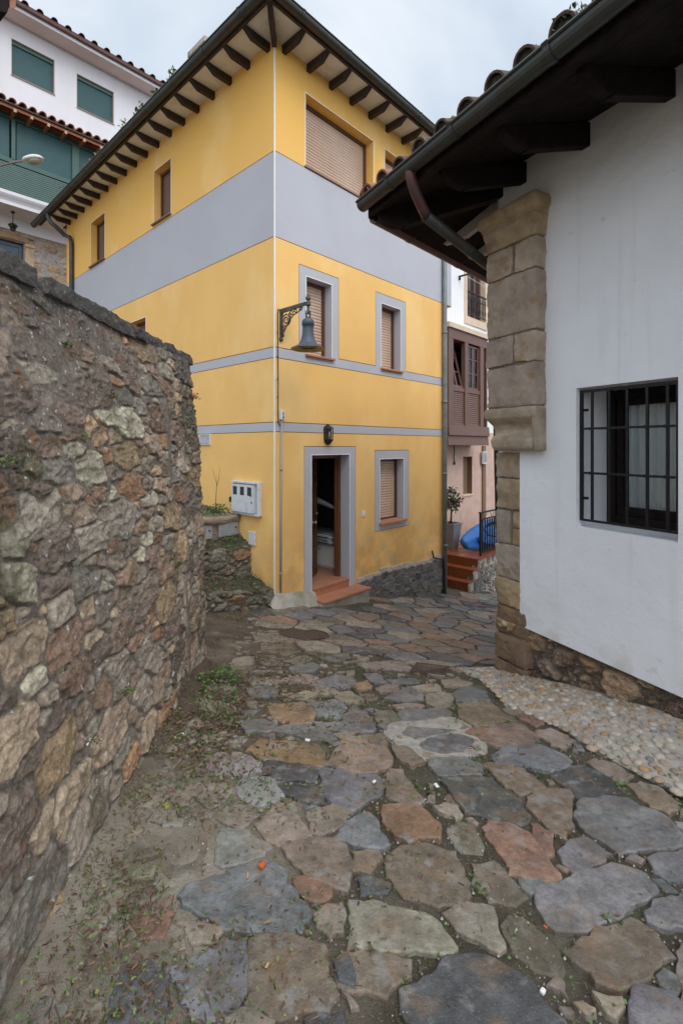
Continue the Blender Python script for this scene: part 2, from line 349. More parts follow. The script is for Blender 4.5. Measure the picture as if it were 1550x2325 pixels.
m_pebcon = mat('pale_pebble_concrete', (.43, .395, .35), .95, [dict(s=5, d=9, lo=.40, hi=.64, c=(.28, .25, .22), f=.8)], [dict(s=50, d=8, k=.6, h=.01)])
m_pebble = mat('pebble', (.4, .3, .2), .75, [dict(s=30, d=5, lo=.4, hi=.7, c=(.55, .5, .45), f=.6, mode='MULTIPLY')], [dict(s=120, k=.2, h=.002)], attr=True)
m_cover = mat('rusty_iron_cover', (.070, .045, .035), .7, [dict(s=20, d=7, lo=.4, hi=.65, c=(.10, .062, .042), f=.8)], [dict(s=70, kind='voronoi', k=.6, h=.006)], metal=.2)
m_leaf = mat('leaf_green', (.055, .115, .022), .6, attr=True)
m_glass = mat('window_glass', (.9, .95, .95), .02, trans=1.0)
m_weeds = m_leaf
# thin window glass: see-through with a mirror-like reflection
def thin_glass():
    m = bpy.data.materials.new('thin_glass'); m.use_nodes = True
    t = m.node_tree; N = t.nodes; L = t.links; N.clear()
    o = N.new('ShaderNodeOutputMaterial'); mx_ = N.new('ShaderNodeMixShader'); fr = N.new('ShaderNodeFresnel'); fr.inputs[0].default_value = 1.6
    a = N.new('ShaderNodeBsdfTransparent'); a.inputs[0].default_value = (.93, .95, .95, 1); g = N.new('ShaderNodeBsdfGlossy'); g.inputs['Roughness'].default_value = .02
    L.new(fr.outputs[0], mx_.inputs[0]); L.new(a.outputs[0], mx_.inputs[1]); L.new(g.outputs[0], mx_.inputs[2]); L.new(mx_.outputs[0], o.inputs[0])
    return m
m_glass = thin_glass()

# ---------------------------------------------------------------- the sloping lane
_gp = [(-.92, 1.375, -1.60), (-1.03, 2.08, -1.63), (-1.07, 2.55, -1.69), (-1.195, 3.59, -1.78), (-1.27, 4.53, -1.93), (-1.35, 5.6, -2.12)]
def _w(fr, t, o, z): p = fr.P(t, o, z); return (p.x, p.y, z)
_gp += [_w(HR, 0, 0, -2.27), _w(HR, .8, .4, -2.44), _w(HR, 1.7, .4, -2.56)]
_gp += [_w(HR, HR.t(900), 0, HR.at(900, 1354)[1]), _w(HR, 4.5, 0, -3.09), _w(HR, 6.0, 0, -3.38), _w(HR, 9, .5, -4.0)]
_gp += [_w(RW, 0, 0, -1.95), _w(RW, -.789, 0, -1.84), _w(RW, .8, 0, -2.15), _w(RW, -2.0, 0, -1.68), _w(RE, 1.5, 0, -2.55), _w(RE, 4, 0, -3.1)]
_gp += [(0, 1.3, -1.61), (.7, 1.35, -1.66), (1.3, 1.7, -1.76), (0, 3, -1.78), (.3, 4.6, -2.03), (0, -2.5, -1.2), (1.5, -1.5, -1.4), (-1.5, -1.5, -1.3), (-2.6, 7.2, -2.2), (-1.5, 6.2, -2.22)]
_GX = np.array(_gp)
def _tps(r2): return np.where(r2 > 1e-9, .5 * r2 * np.log(np.maximum(r2, 1e-9)), 0)
_n = len(_GX); _K = _tps(((_GX[:, None, :2] - _GX[None, :, :2]) ** 2).sum(-1)) + np.eye(_n) * .6
_Pm = np.c_[np.ones(_n), _GX[:, :2]]
_sol = np.linalg.solve(np.block([[_K, _Pm], [_Pm.T, np.zeros((3, 3))]]), np.r_[_GX[:, 2], np.zeros(3)])
def gz(x, y):
    x = np.asarray(x, float); y = np.asarray(y, float); sh = x.shape
    q = np.c_[np.clip(x.ravel(), -4, 7), np.clip(y.ravel(), -3, 15)]
    z = np.zeros(len(q))
    for i in range(0, len(q), 20000):
        s = slice(i, i + 20000)
        k = _tps(((q[s, None, :] - _GX[None, :, :2]) ** 2).sum(-1))
        z[s] = k @ _sol[:_n] + np.c_[np.ones(len(q[s])), q[s]] @ _sol[_n:]
    return z.reshape(sh)
def g1(x, y): return float(gz(np.array([x]), np.array([y]))[0])
def gray_hit(us, vs):                       # points of the lane seen along rays of the photograph
    us = np.asarray(us, float); vs = np.asarray(vs, float)
    dx_ = (us - U0) / F; dz_ = (V0 - vs) / F
    lo = np.full(us.shape, .8); hi = np.full(us.shape, 16.0)
    for _ in range(34):
        mid = (lo + hi) / 2
        below = mid * dz_ < gz(mid * dx_, mid)
        hi = np.where(below, mid, hi); lo = np.where(below, lo, mid)
    return hi * dx_, hi
def gpt(u, v, dz=0.0):
    x, y = gray_hit([u], [v]); return V((x[0], y[0], g1(x[0], y[0]) + dz))

def axis(a, b, near0, near1, st, far):
    l = list(np.arange(near0, near1 + 1e-6, st)); k = st
    x = near0
    while x > a: k *= 1.35; x -= k; l.insert(0, max(x, a))
    k = st; x = l[-1]
    while x < b: k *= 1.35; x += k; l.append(min(x, b))
    return np.array(l)
gx = axis(-90, 90, -3.2, 6, .045, 90); gy = axis(-60, 160, .2, 13, .045, 160)
GXX, GYY = np.meshgrid(gx, gy, indexing='ij')
GZZ = gz(GXX, GYY) + (fbm(GXX * 6, GYY * 6, 4, 5) - .5) * .022 - .004
# loose earth banked against the foot of the old wall
_bank = np.exp(-np.maximum(GXX - (-.79 - .107 * GYY), 0) / .22) * (GYY > .5) * (GYY < 6.6) * (GXX < .3)
GZZ += _bank * .055 * (0.6 + .8 * fbm(GXX * 3, GYY * 3, 3, 9))
_d = GXX - (-.79 - .107 * GYY); _nz = fbm(GXX * 1.7, GYY * 1.7, 5, 17) - .5
_sand = (1 - sst(_d + _nz * .7, .35, 1.15)) * (1 - sst(GYY + _nz, 2.2, 3.4)); _deb = (1 - sst(_d + _nz * .9, .45, 1.5)) * sst(GYY + _nz, 2.0, 3.2) * (1 - sst(GYY, 6.6, 7.4))
_gc = np.ones(GXX.shape + (3,)) * np.array([.125, .108, .077])
_gc = _gc * (1 - _sand[..., None]) + np.array([.40, .35, .28]) * _sand[..., None]
_gc = _gc * (1 - _deb[..., None]) + np.array([.15, .112, .082]) * _deb[..., None]
tag(grid_mesh('ground', np.stack([GXX, GYY, GZZ], -1), np.concatenate([_gc, np.ones(GXX.shape + (1,))], -1), m_grit), kind='structure')

# ---- flagstones: outlines measured on the photograph and laid on the lane at their real size
PAL = dict(D=(.108, .109, .114), S=(.235, .237, .240), B=(.295, .235, .175), R=(.33, .20, .145), T=(.38, .32, .255), G=(.23, .20, .145), O=(.45, .31, .155), L=(.36, .35, .335), U=(.35, .22, .135), N=(.33, .285, .22), M=(.27, .225, .17), Q=(.28, .265, .24))
Z7 = """D415,560 480,548 650,552 760,660 830,730 820,770 780,778 600,735 540,715 480,650
B610,495 660,490 740,505 800,520 905,605 780,635 700,580
S650,450 700,415 880,402 985,450 1020,480 1010,505 930,535 810,505 690,490
D925,545 1075,502 1180,555 1265,625 1215,640 1065,657
T1100,480 1140,470 1230,490 1310,545 1290,575 1240,582
B1290,590 1350,578 1430,600 1530,680 1525,710 1480,728 1400,690
S1060,690 1085,660 1200,648 1290,660 1475,745 1545,830 1500,880 1250,920 1130,830 1060,780
B818,650 850,630 1010,622 1027,700 1025,780 1000,855 900,780 830,700
R607,795 640,757 790,800 870,860 975,1010 970,1035 900,1040 830,1030 740,1010 690,900
R835,770 870,775 940,815 940,915 900,920 850,830
S962,905 1000,860 1100,840 1215,920 1130,975 1040,1012 990,960
S860,1110 880,1070 1000,1050 1050,1020 1210,958 1330,985 1420,1060 1425,1105 1250,1210 1180,1240 1130,1270 1060,1282 960,1275 900,1200
S790,1050 895,1045 890,1080 825,1110
S1395,945 1430,910 1560,890 1570,1060 1480,1035 1410,1000
S1370,1190 1420,1150 1560,1095 1580,1255 1450,1265 1400,1235
S1415,1045 1460,1040 1510,1085 1465,1090
S1285,935 1320,920 1365,945 1340,960
B1000,1385 1060,1330 1130,1290 1300,1225 1380,1260 1500,1405 1430,1450 1350,1510 1250,1565 1150,1510
T442,1205 470,1170 570,1152 650,1175 670,1230 718,1330 715,1360 680,1370 590,1325 540,1290
G715,1260 740,1210 800,1210 920,1330 975,1440 970,1475 850,1450 760,1370
T-10,1140 100,1145 260,1185 400,1250 485,1360 460,1385 250,1375 -15,1365
D225,1590 240,1560 450,1405 620,1420 760,1490 830,1530 870,1620 990,1720 900,1790 270,1760
B-70,1400 130,1385 260,1420 258,1490 155,1580 60,1565 -60,1530
T1135,1565 1260,1600 1265,1640 1230,1680 1190,1660
S1320,1560 1400,1552 1480,1570 1560,1640 1600,1760 1290,1760
S1425,1490 1460,1465 1530,1500 1510,1565 1440,1530
B1530,1340 1580,1320 1620,1640 1550,1600
B165,930 230,880 350,868 480,905 500,960 550,1050 545,1100 530,1160 400,1165 250,1120 165,1020
G560,960 660,945 760,1040 810,1100 760,1145 640,1125 570,1050
G455,785 500,765 560,770 620,880 600,905 520,900 465,850
T385,695 430,680 490,695 510,735 480,755 410,715
U145,690 240,678 310,685 350,730 410,775 405,840 260,860 165,790
B160,560 180,518 230,520 280,590 330,660 320,680 250,682 165,640
B0,905 120,905 140,960 80,1010 0,1000
D20,1030 50,1020 165,1060 160,1110 40,1120
S360,480 400,465 520,460 595,490 598,540 430,552 370,510
S310,400 370,370 480,350 570,375 550,410 520,440 430,445 330,430
S232,345 260,315 380,280 460,285 520,320 430,350 300,378
S218,255 260,240 430,235 465,260 340,285 230,290
B605,375 640,325 720,300 790,305 875,360 850,405 700,410 610,385
R532,345 580,320 632,325 600,368
B490,215 640,203 690,240 745,290 690,300 590,315 500,270
R775,270 800,245 850,265 895,300 850,315
T860,340 930,325 1010,360 1030,380 1000,420 930,400
T190,220 250,205 330,215 310,232 210,234
T340,190 360,165 465,165 465,215 420,230 350,210
S150,185 260,122 325,165 332,188 220,203
S470,165 540,130 620,150 640,190 580,205 490,195
T115,140 160,120 215,125 200,158 130,160
T280,130 400,118 410,150 310,155
U10,115 60,105 90,125 85,140 20,140
S160,95 290,90 310,113 200,117
S55,70 120,68 158,108 100,116
T415,98 480,92 560,110 520,125 430,122
G100,230 200,250 215,290 130,300 110,270
B185,410 250,415 330,480 270,500 215,460
T710,235 770,222 795,245 760,262"""
Z5 = """B655,755 740,640 905,622 930,690 948,750 880,785 850,795 740,770
S637,780 740,765 870,795 918,840 900,880 840,920 770,960 715,950 640,860
O305,690 370,640 500,655 620,670 660,700 640,765 550,750 400,735
S430,610 480,585 600,590 690,620 718,660 690,670 570,640
L105,735 180,705 300,715 382,765 370,790 300,803 180,800
D375,790 400,748 625,770 600,838 450,820
D440,830 600,845 655,870 645,930 540,905 480,885
L263,855 300,815 420,815 465,890 400,935 330,930
T580,965 690,930 765,975 740,1020 650,1060 600,1050
S700,1080 780,1000 850,970 890,1050 930,1110 900,1125 780,1120
U400,495 560,480 610,530 590,575 500,580 430,545
S575,490 700,470 745,505 722,550 625,540
S735,540 775,492 830,520 878,600 850,610 742,565
S604,568 735,570 865,612 780,615 620,595
S270,570 380,555 432,580 415,608 310,612
T690,622 785,615 730,642
G885,530 930,490 1000,555 960,592 890,560
T585,400 640,395 690,420 720,440 640,445 600,430
S600,395 700,362 770,375 785,400 740,425 650,408
T690,445 760,432 820,470 810,492 740,480 700,462
T500,455 570,430 620,445 560,468
S310,420 400,405 450,430 440,455 340,460
T300,385 400,372 470,390 420,402 330,400
T445,380 560,355 620,372 600,390 500,396
S500,325 600,305 640,325 580,350 510,345
S640,285 740,262 770,285 700,300"""
Z6 = """S785,560 830,515 1000,460 1150,400 1255,450 1260,500 1380,635 1320,725 1230,720 1000,710 870,630
T780,690 830,660 985,710 920,770 850,765
R580,680 640,620 760,570 750,680 720,740 640,750 600,710
T1380,640 1505,600 1505,720 1445,760
R1295,480 1370,490 1455,530 1420,575 1340,570
S740,890 1000,770 1085,770 1075,980 1040,1110 850,1110 780,950
B1105,770 1220,735 1420,790 1480,1000 1440,1080 1190,1105 1090,1040
S490,1060 530,880 660,840 730,970 740,1110 640,1150 500,1150
L945,380 970,260 1090,275 1195,350 1150,385 1030,420 950,415
T945,215 1000,165 1110,155 1140,205 1070,260 980,245
T1130,250 1200,165 1290,150 1310,220 1370,300 1240,335 1160,290
T815,90 900,60 1010,70 1020,110 940,170 850,120
D1480,870 1530,830 1555,960 1500,930
D1350,1110 1400,1085 1500,1080 1510,1140 1360,1160
B1240,345 1330,315 1480,310 1560,430 1520,540 1465,520 1370,485
G690,300 800,285 900,300 890,450 740,480
G280,840 420,810 500,880 470,1010 300,1000
T1000,1120 1060,1085 1200,1120 1180,1170 1010,1180"""
stones = []
for txt, ox, oy, k in ((Z7, 800, 1500, 2.067), (Z5, 400, 1350, 1.9375), (Z6, 0, 1750, 1.9375)):
    for ln in txt.strip().split('\n'):
        pts = np.array([[float(a) for a in p.split(',')] for p in ln[1:].split()])
        X, Y = gray_hit(ox + pts[:, 0] / k, oy + pts[:, 1] / k)
        stones.append((np.c_[X, Y], ln[0]))
def inpoly(p, poly):
    x, y = p[..., 0], p[..., 1]; c = np.zeros(x.shape, bool); j = len(poly) - 1
    for i in range(len(poly)):
        xi, yi = poly[i]; xj, yj = poly[j]
        c ^= ((yi > y) != (yj > y)) & (x < (xj - xi) * (y - yi) / (yj - yi + 1e-12) + xi); j = i
    return c
NTR = len(stones)
# beyond and beside them: random polygons (cells of scattered points)
rs = np.random.RandomState(11)
def scatter(x0, x1, y0, y1, n, mind, an):
    P = np.zeros((n, 2)); k = 0
    for _ in range(n * 12):
        p = np.array([rs.uniform(x0, x1), rs.uniform(y0, y1)]); md = mind * rs.uniform(.65, 1.25)
        q = P[:k] - p
        if k == 0 or ((q[:, 0] / an) ** 2 + q[:, 1] ** 2).min() > md * md:
            P[k] = p; k += 1
            if k >= n: break
    return P[:k]
def clipcell(i, P, rad=.8):
    poly = [P[i] + rad * np.array([math.cos(a), math.sin(a)]) for a in np.linspace(0, 2 * math.pi, 17)[:-1]]
    d = np.hypot(*(P - P[i]).T)
    for j in np.argsort(d)[1:18]:
        m = (P[i] + P[j]) / 2; nn = P[j] - P[i]; out = []
        for a, b in zip(poly, poly[1:] + poly[:1]):
            da, db = (a - m) @ nn, (b - m) @ nn
            if da <= 0: out.append(a)
            if da * db < 0: out.append(a + (b - a) * da / (da - db))
        poly = out
        if len(poly) < 3: break
    return np.array(poly)
PEB = [gray_hit([u], [v]) for u, v in ((1076, 1539), (1139, 1606), (1284, 1669), (1337, 1713), (1443, 1771), (1550, 1819), (1700, 1900))]
PEB = np.array([[a[0], b[0]] for a, b in PEB])
peb_in = np.array([[RW.P(t, -.04, 0).x, RW.P(t, -.04, 0).y] for t in (-2.2, -1.5, -.8, 0, .55, .9)])
peb_poly = np.concatenate([PEB, peb_in])
pts = scatter(-1.6, 7.0, .3, 14.5, 900, .29, 1.25)
traced = [s[0] for s in stones]
allv = np.concatenate(traced)
steps_poly = np.array([[HR.P(t, o, 0).x, HR.P(t, o, 0).y] for t, o in ((.55, -.1), (1.95, -.1), (1.95, .36), (.55, .36))])
for i in range(len(pts)):
    p = clipcell(i, pts)
    if len(p) < 4: continue
    c = p.mean(0)
    q = c + (p - c) * (1 - .022 / max(.05, np.hypot(*(p - c).T).mean()))
    if any(inpoly(q, s).any() for s in traced) or inpoly(allv, q).any(): continue
    if any(inpoly(c[None] + (q - c) * .8, s).any() for s in (peb_poly, steps_poly)): continue
    th = (V((c[0], c[1], 0)) - CO)
    if th.dot(nR) < .12 and th.dot(dR) > -.3: continue
    if th.dot(nL) < .9 and th.dot(dL) > -.1: continue
    rw = V((c[0], c[1], 0)) - RW.O
    if rw.dot(wN) < .1 and rw.dot(wD) < .95: continue
    if (V((c[0], c[1], 0)) - QC).dot(dL) < .05 and rw.dot(wD) > .7: continue
    wallx = -.79 - .107 * c[1]
    if c[0] < wallx + .18 + .35 * sst(c[1], 2.2, 4.2) * (c[1] < 6.4): continue
    if c[1] < 2.4: k = rs.choice(list('GGTS'))
    elif c[0] < .1 and c[1] < 6: k = rs.choice(list('TTBGS'))
    else: k = rs.choice(list('SSSSDDTTTBBBGRU'))
    stones.append((q, k))
cen = [s_[0].mean(0) for s_ in stones]; rad_ = [np.hypot(*(s_[0] - c_).T).max() for s_, c_ in zip(stones, cen)]
def blocked(q):
    qc = q.mean(0); qr = np.hypot(*(q - qc).T).max(); qq = np.concatenate([q, (q + np.roll(q, -1, 0)) / 2, qc[None]])
    for (pl, _k), c_, r_ in zip(stones, cen, rad_):
        if np.hypot(*(c_ - qc)) < r_ + qr:
            if inpoly(qq, pl).any() or inpoly(np.concatenate([pl, (pl + np.roll(pl, -1, 0)) / 2]), q).any(): return True
    return False
for it_ in range(10500):
    y = math.exp(rs.uniform(math.log(1.05), math.log(6.5))); x = rs.uniform(-1.2, 2.4)
    if it_ < 2500: y = math.exp(rs.uniform(math.log(1.05), math.log(4.6))); x = -.79 - .107 * y + rs.uniform(.1, 1.0)
    qc = np.array([x, y])
    r = rs.choice([.19, .13, .09, .05, .03], p=[.2, .25, .25, .2, .1]); an_ = rs.uniform(.55, .9); th_ = rs.uniform(0, 3.14); m_ = rs.randint(5, 8)
    aa = np.sort(rs.uniform(0, 6.283, m_) * .35 + np.linspace(0, 6.283, m_ + 1)[:-1]); L_ = r * rs.uniform(.8, 1.1, m_)
    q = np.c_[L_ * np.cos(aa), L_ * np.sin(aa) * an_]; q = q @ np.array([[math.cos(th_), math.sin(th_)], [-math.sin(th_), math.cos(th_)]]) + qc
    if any(inpoly(q, s_).any() for s_ in (peb_poly, steps_poly)): continue
    w3 = V((x, y, 0)); rw = w3 - RW.O
    if rw.dot(wN) < .12 + r or ((w3 - CO).dot(nR) < .12 + r and (w3 - CO).dot(dR) > -.3) or ((w3 - CO).dot(nL) < .9 and (w3 - CO).dot(dL) > -.1): continue
    near = x < -.79 - .107 * y + .60 + .45 * sst(y, 2.2, 4.2) * (y < 6.4)
    if x < -.79 - .107 * y + .10 + .20 * sst(y, 2.2, 4.2) * (y < 6.4): continue
    if blocked(np.concatenate([q, qc + (q - qc) * 1.12])): continue
    stones.append((q, rs.choice(list('NNNMQ')) if near else rs.choice(list('TBGGSTLB')))); cen.append(q.mean(0)); rad_.append(np.hypot(*(q - q.mean(0)).T).max())
print('after fill', len(stones))
vs, fs, cols = [], [], []
for si, (poly, k) in enumerate(stones):
    c = poly.mean(0); n = len(poly)
    # fine, slightly ragged outline
    out = []
    for a, b in zip(poly, np.roll(poly, -1, 0)):
        L = np.hypot(*(b - a)); m = max(1, int(L / .026))
        nx = np.array([-(b - a)[1], (b - a)[0]]) / max(L, 1e-6)
        for j in range(m):
            f = j / m; w_ = math.sin(math.pi * f) if m > 1 else 0
            pp = a + (b - a) * f
            out.append(pp + nx * ((vn(pp[0] * 42, pp[1] * 42, si) - .5) * .024 + (vn(pp[0] * 9, pp[1] * 9, si + 5) - .5) * .03 * w_))
    out = np.array(out)
    out = out + (out - c) / np.maximum(np.hypot(*(out - c).T), .02)[:, None] * (.010 if si < NTR else .002)
    m = len(out)
    gx_ = (g1(c[0] + .05, c[1]) - g1(c[0] - .05, c[1])) / .1; gy_ = (g1(c[0], c[1] + .05) - g1(c[0], c[1] - .05)) / .1
    rise = .012 + .007 * rs.rand(); 
    if k == 'G': rise = .006
    if k in 'NMQ': rise = .007 + .055 * math.exp(-max(0, c[0] + .79 + .107 * c[1]) / .22)
    tx, ty = rs.normal(0, .012, 2)
    z0 = g1(c[0], c[1])
    def zz(p, h): return z0 + (gx_ + tx) * (p[0] - c[0]) + (gy_ + ty) * (p[1] - c[1]) + h
    base = len(vs)
    R_ = np.hypot(*(out - c).T).mean()
    for ring, (sh, h) in enumerate(((0.004 / R_, -.05), (0, rise - .006), (-.003 / R_, rise - .002), (-.009 / R_, rise))):
        for p in out:
            q = c + (p - c) * (1 + sh)
            vs.append((q[0], q[1], zz(q, h)))
    for r_ in range(3):
        for j in range(m):
            fs.append((base + r_ * m + j, base + r_ * m + (j + 1) % m, base + (r_ + 1) * m + (j + 1) % m, base + (r_ + 1) * m + j))
    fs.append(tuple(base + 3 * m + j for j in range(m)))
    col = 1.1 * np.array(PAL[k]) * rs.uniform(.82, 1.15) * (1 + rs.normal(0, .03, 3))
    cols += [(*col, 1)] * (4 * m)
mb = MB(); mb.v = vs; mb.f = fs; mb.m = [0] * len(fs)
tag(mb.build('flagstone_paving', m_flag, col=cols, recalc=True), kind='structure')

# patched mortar round two of the stones
mb = MB()
ring = [gpt(800 + a / 2.067, 1500 + b / 2.067, .0) for a, b in ((155, 330), (200, 300), (300, 285), (400, 265), (480, 272), (560, 315), (530, 345), (620, 390), (628, 430), (560, 450), (420, 456), (330, 460), (240, 420), (175, 380))]
cc = sum(ring, V()) / len(ring)
ring2 = []
for a, b in zip(ring, ring[1:] + ring[:1]):
    for f in (0, .25, .5, .75):
        p = a.lerp(b, f); ring2.append(p + (p - cc) * (vn(p.x * 25, p.y * 25, 4) - .5) * .16)
mb.add([p + V((0, 0, .0115)) for p in ring2] + [cc + (p - cc) * 1.05 - V((0, 0, .02)) for p in ring2],
       [tuple(range(len(ring2)))] + [(i, (i + 1) % len(ring2), len(ring2) + (i + 1) % len(ring2), len(ring2) + i) for i in range(len(ring2))])
m_patch = mat('pale_patch_mortar', (.40, .37, .325), .95, [dict(s=14, d=8, lo=.4, hi=.62, c=(.26, .22, .18), f=.8)], [dict(s=60, d=8, k=.9, h=.015)])
tag(mb.build('mortar_patch', m_patch), kind='structure')

# ---- strip of pebbles set in concrete along the white cottage
ts = np.linspace(-2.2, .95, 60); PG = []
outer_t = [(V((p[0], p[1], 0)) - RW.O).dot(wD) for p in PEB]; outer_o = [(V((p[0], p[1], 0)) - RW.O).dot(wN) for p in PEB]
od = np.argsort(outer_t)
def peb_edge(t): return float(np.interp(t, np.array(outer_t)[od], np.array(outer_o)[od]))
P_ = np.zeros((60, 14, 3))
for i, t in enumerate(ts):
    oe = peb_edge(t)
    for j in range(14):
        p = RW.P(t, -.06 + (oe + .06) * j / 13, 0)
        P_[i, j] = (p.x, p.y, 0)
P_[..., 2] = gz(P_[..., 0], P_[..., 1]) + .012 + .01 * (fbm(P_[..., 0] * 9, P_[..., 1] * 9, 3, 2) - .5)
P_[:, 13, 2] -= .05
tag(grid_mesh('pebble_strip', P_, None, m_pebcon), kind='structure')
ico = bmesh.new(); bmesh.ops.create_icosphere(ico, subdivisions=2, radius=1)
IV = np.array([v.co[:] for v in ico.verts]); IFc = [tuple(v.index for v in f.verts) for f in ico.faces]; ico.free()
vs, fs, cols, acc = [], [], [], []
PC = [(.40, .315, .23), (.36, .26, .165), (.45, .405, .345), (.36, .315, .265), (.43, .365, .285), (.24, .235, .23), (.32, .26, .21), (.38, .24, .12)]
for _ in range(9000):
    t = rs.uniform(-2.1, .9); oe = peb_edge(t); o = rs.uniform(.0, oe - .03)
    if oe < .05: continue
    r = rs.uniform(.021, .037) * (1 if t < .3 else .8)
    p = RW.P(t, o, 0)
    if any((p.x - a) ** 2 + (p.y - b) ** 2 < (.84 * (r + c)) ** 2 for a, b, c in acc[-700:]): continue
    acc.append((p.x, p.y, r))
    if len(acc) > 620: break
    an = rs.uniform(0, 6.28); e = rs.uniform(.65, .95); z = g1(p.x, p.y) + .0125
    M = IV * np.array([r, r * e, r * .42])
    X = M[:, 0] * math.cos(an) - M[:, 1] * math.sin(an) + p.x; Y = M[:, 0] * math.sin(an) + M[:, 1] * math.cos(an) + p.y
    b = len(vs); vs += list(zip(X, Y, M[:, 2] + z)); fs += [tuple(b + i for i in f) for f in IFc]
    col = np.array(PC[rs.choice(len(PC), p=[.2, .16, .2, .16, .14, .04, .05, .05])]) * rs.uniform(.85, 1.15); cols += [(*col, 1)] * len(IV)
mb = MB(); mb.v = vs; mb.f = fs; mb.m = [0] * len(fs)
tag(mb.build('pebbles', m_pebble, col=cols, smooth=True, recalc=False), kind='structure')
print('stones', len(stones), 'pebbles', len(acc))
# ---------------------------------------------------------------- rubble masonry as real relief
STP0 = np.array([(.235, .165, .110), (.265, .195, .140), (.205, .155, .120), (.245, .130, .068), (.215, .190, .155), (.285, .235, .175), (.160, .140, .125), (.300, .245, .195), (.175, .110, .080), (.29, .205, .12)])
WAL = np.array([(.37, .27, .18), (.42, .32, .225), (.30, .25, .20), (.36, .20, .11), (.22, .155, .115), (.34, .295, .24), (.40, .28, .165), (.22, .195, .165), (.48, .40, .30), (.26, .165, .115), (.35, .26, .19), (.38, .32, .255), (.17, .13, .105)])
WAL = np.minimum(WAL * 1.5, .66)
STP = STP0 * 1.25
def seeds(Wd, Hd, sizes, an, rs_, fill=.86):
    P, Rr = [], []
    for r, n in sizes:
        for _ in range(n):
            c = np.array([rs_.uniform(-.1, Wd + .1), rs_.uniform(-.1, Hd + .1)])
            if P:
                A = np.array(P); d = np.hypot((A[:, 0] - c[0]) / an, A[:, 1] - c[1])
                if (d < (np.array(Rr) + r) * fill).any(): continue
            P.append(c); Rr.append(r)
    return np.array(P), np.array(Rr)
def stone_field(U, Vv, P, Rr, an, rs_, edge=.022, joint=.007, relief=.035, pal=STP, mortar=(.20, .175, .15), rough=.012, wob=.03, tone=.18, facet=.0, tilt=1.0, mh=0.0, ex=2.6):
    sh = U.shape; u = U.ravel() + (fbm(U.ravel() * 9, Vv.ravel() * 9, 3, 1) - .5) * wob * 2; v = Vv.ravel() + (fbm(U.ravel() * 9, Vv.ravel() * 9, 3, 2) - .5) * wob * 2
    d1 = np.full(u.size, 9e9); d2 = np.full(u.size, 9e9); i1 = np.zeros(u.size, int)
    ang = rs_.normal(0, .12, len(P))
    for k in range(len(P)):
        m = np.abs(u - P[k, 0]) < Rr[k] * an * 3.2 + .25
        du = u[m] - P[k, 0]; dv = v[m] - P[k, 1]
        x = (du * math.cos(ang[k]) + dv * math.sin(ang[k])) / an; y = -du * math.sin(ang[k]) + dv * math.cos(ang[k])
        d = (np.abs(x) ** ex + np.abs(y) ** ex) ** (1 / ex) - Rr[k]
        a = d1[m]; b = d2[m]; ii = i1[m]
        n1_ = d < a; b = np.where(n1_, a, np.minimum(b, d)); ii = np.where(n1_, k, ii); a = np.where(n1_, d, a)
        d1[m] = a; d2[m] = b; i1[m] = ii
    e = (d2 - d1) / 2 - joint * (.4 + 1.2 * fbm(u * 7, v * 7, 3, 8))
    e = np.minimum(e, -d1 + .03)
    mask = sst(e, -.003, .006)
    h = sst(e, 0, edge) ** .7
    per = rs_.uniform(.45, 1.25, len(P)); tu = rs_.normal(0, .10, len(P)); tv = rs_.normal(0, .13, len(P))
    rdg = 1 - np.abs(2 * fbm(u * 8 + v * 3, v * 15 - u * 2, 4, 13) - 1)
    hh = h * (facet * (rdg - .8)) + h * (relief * per[i1] + tilt * tu[i1] * (u - P[i1, 0]) + tilt * tv[i1] * (v - P[i1, 1])) + (fbm(u * 22, v * 30, 5, 3, .6) - .5) * rough * (1 + 1.2 * h) * 1.6
    if mh: hh = np.where(mask < .5, np.maximum(hh, mh * sst(fbm(u * 4, v * 4, 4, 19), .34, .52) + (fbm(u * 40, v * 40, 3, 23) - .5) * .006), hh)
    pc = pal[rs_.randint(0, len(pal), len(P))] * rs_.uniform(1 - tone, 1 + tone, len(P))[:, None]
    col = pc[i1] * (.78 + .44 * fbm(u * 11, v * 14, 5, 6))[:, None]
    mc = np.array(mortar)[None] * (.7 + .6 * fbm(u * 25, v * 25, 4, 7))[:, None]
    col = col * mask[:, None] + mc * (1 - mask[:, None])
    return hh.reshape(sh), col.reshape(*sh, 3), mask.reshape(sh)
def rgba(c): return np.concatenate([c, np.ones(c.shape[:-1] + (1,))], -1)
def field_panel(name, fr, t0, t1, z0f, z1f, o, res, sizes, an, seed, parent, material=None, fold=.12, **k):
    # a wall panel in a frame between heights z0f(t) and z1f(t); its edges fold back so that it has thickness
    rs_ = np.random.RandomState(seed)
    nu = max(4, int((t1 - t0) / res)); T = np.linspace(t0, t1, nu)
    za = np.array([z0f(t) for t in T]); zb = np.array([z1f(t) for t in T]); nv = max(4, int((zb - za).max() / res))
    TT = np.repeat(T[:, None], nv, 1); f = np.linspace(0, 1, nv)[None]; ZZ = za[:, None] * (1 - f) + zb[:, None] * f
    zm = za.min()
    P, Rr = seeds(t1 - t0, zb.max() - zm, sizes, an, rs_)
    h, c, m = stone_field(TT - t0, ZZ - zm, P, Rr, an, rs_, **k)
    oo = o + h
    oo[0] = o - fold; oo[-1] = o - fold; oo[:, -1] = o - fold
    X = fr.O[:] ; ux = np.array(fr.ux[:]); un = np.array(fr.un[:])
    Pn = np.array(X)[None, None] + TT[..., None] * ux + oo[..., None] * un; Pn[..., 2] = fr.O.z + ZZ
    return grid_mesh(name, Pn, rgba(c), material or m_stone, parent)
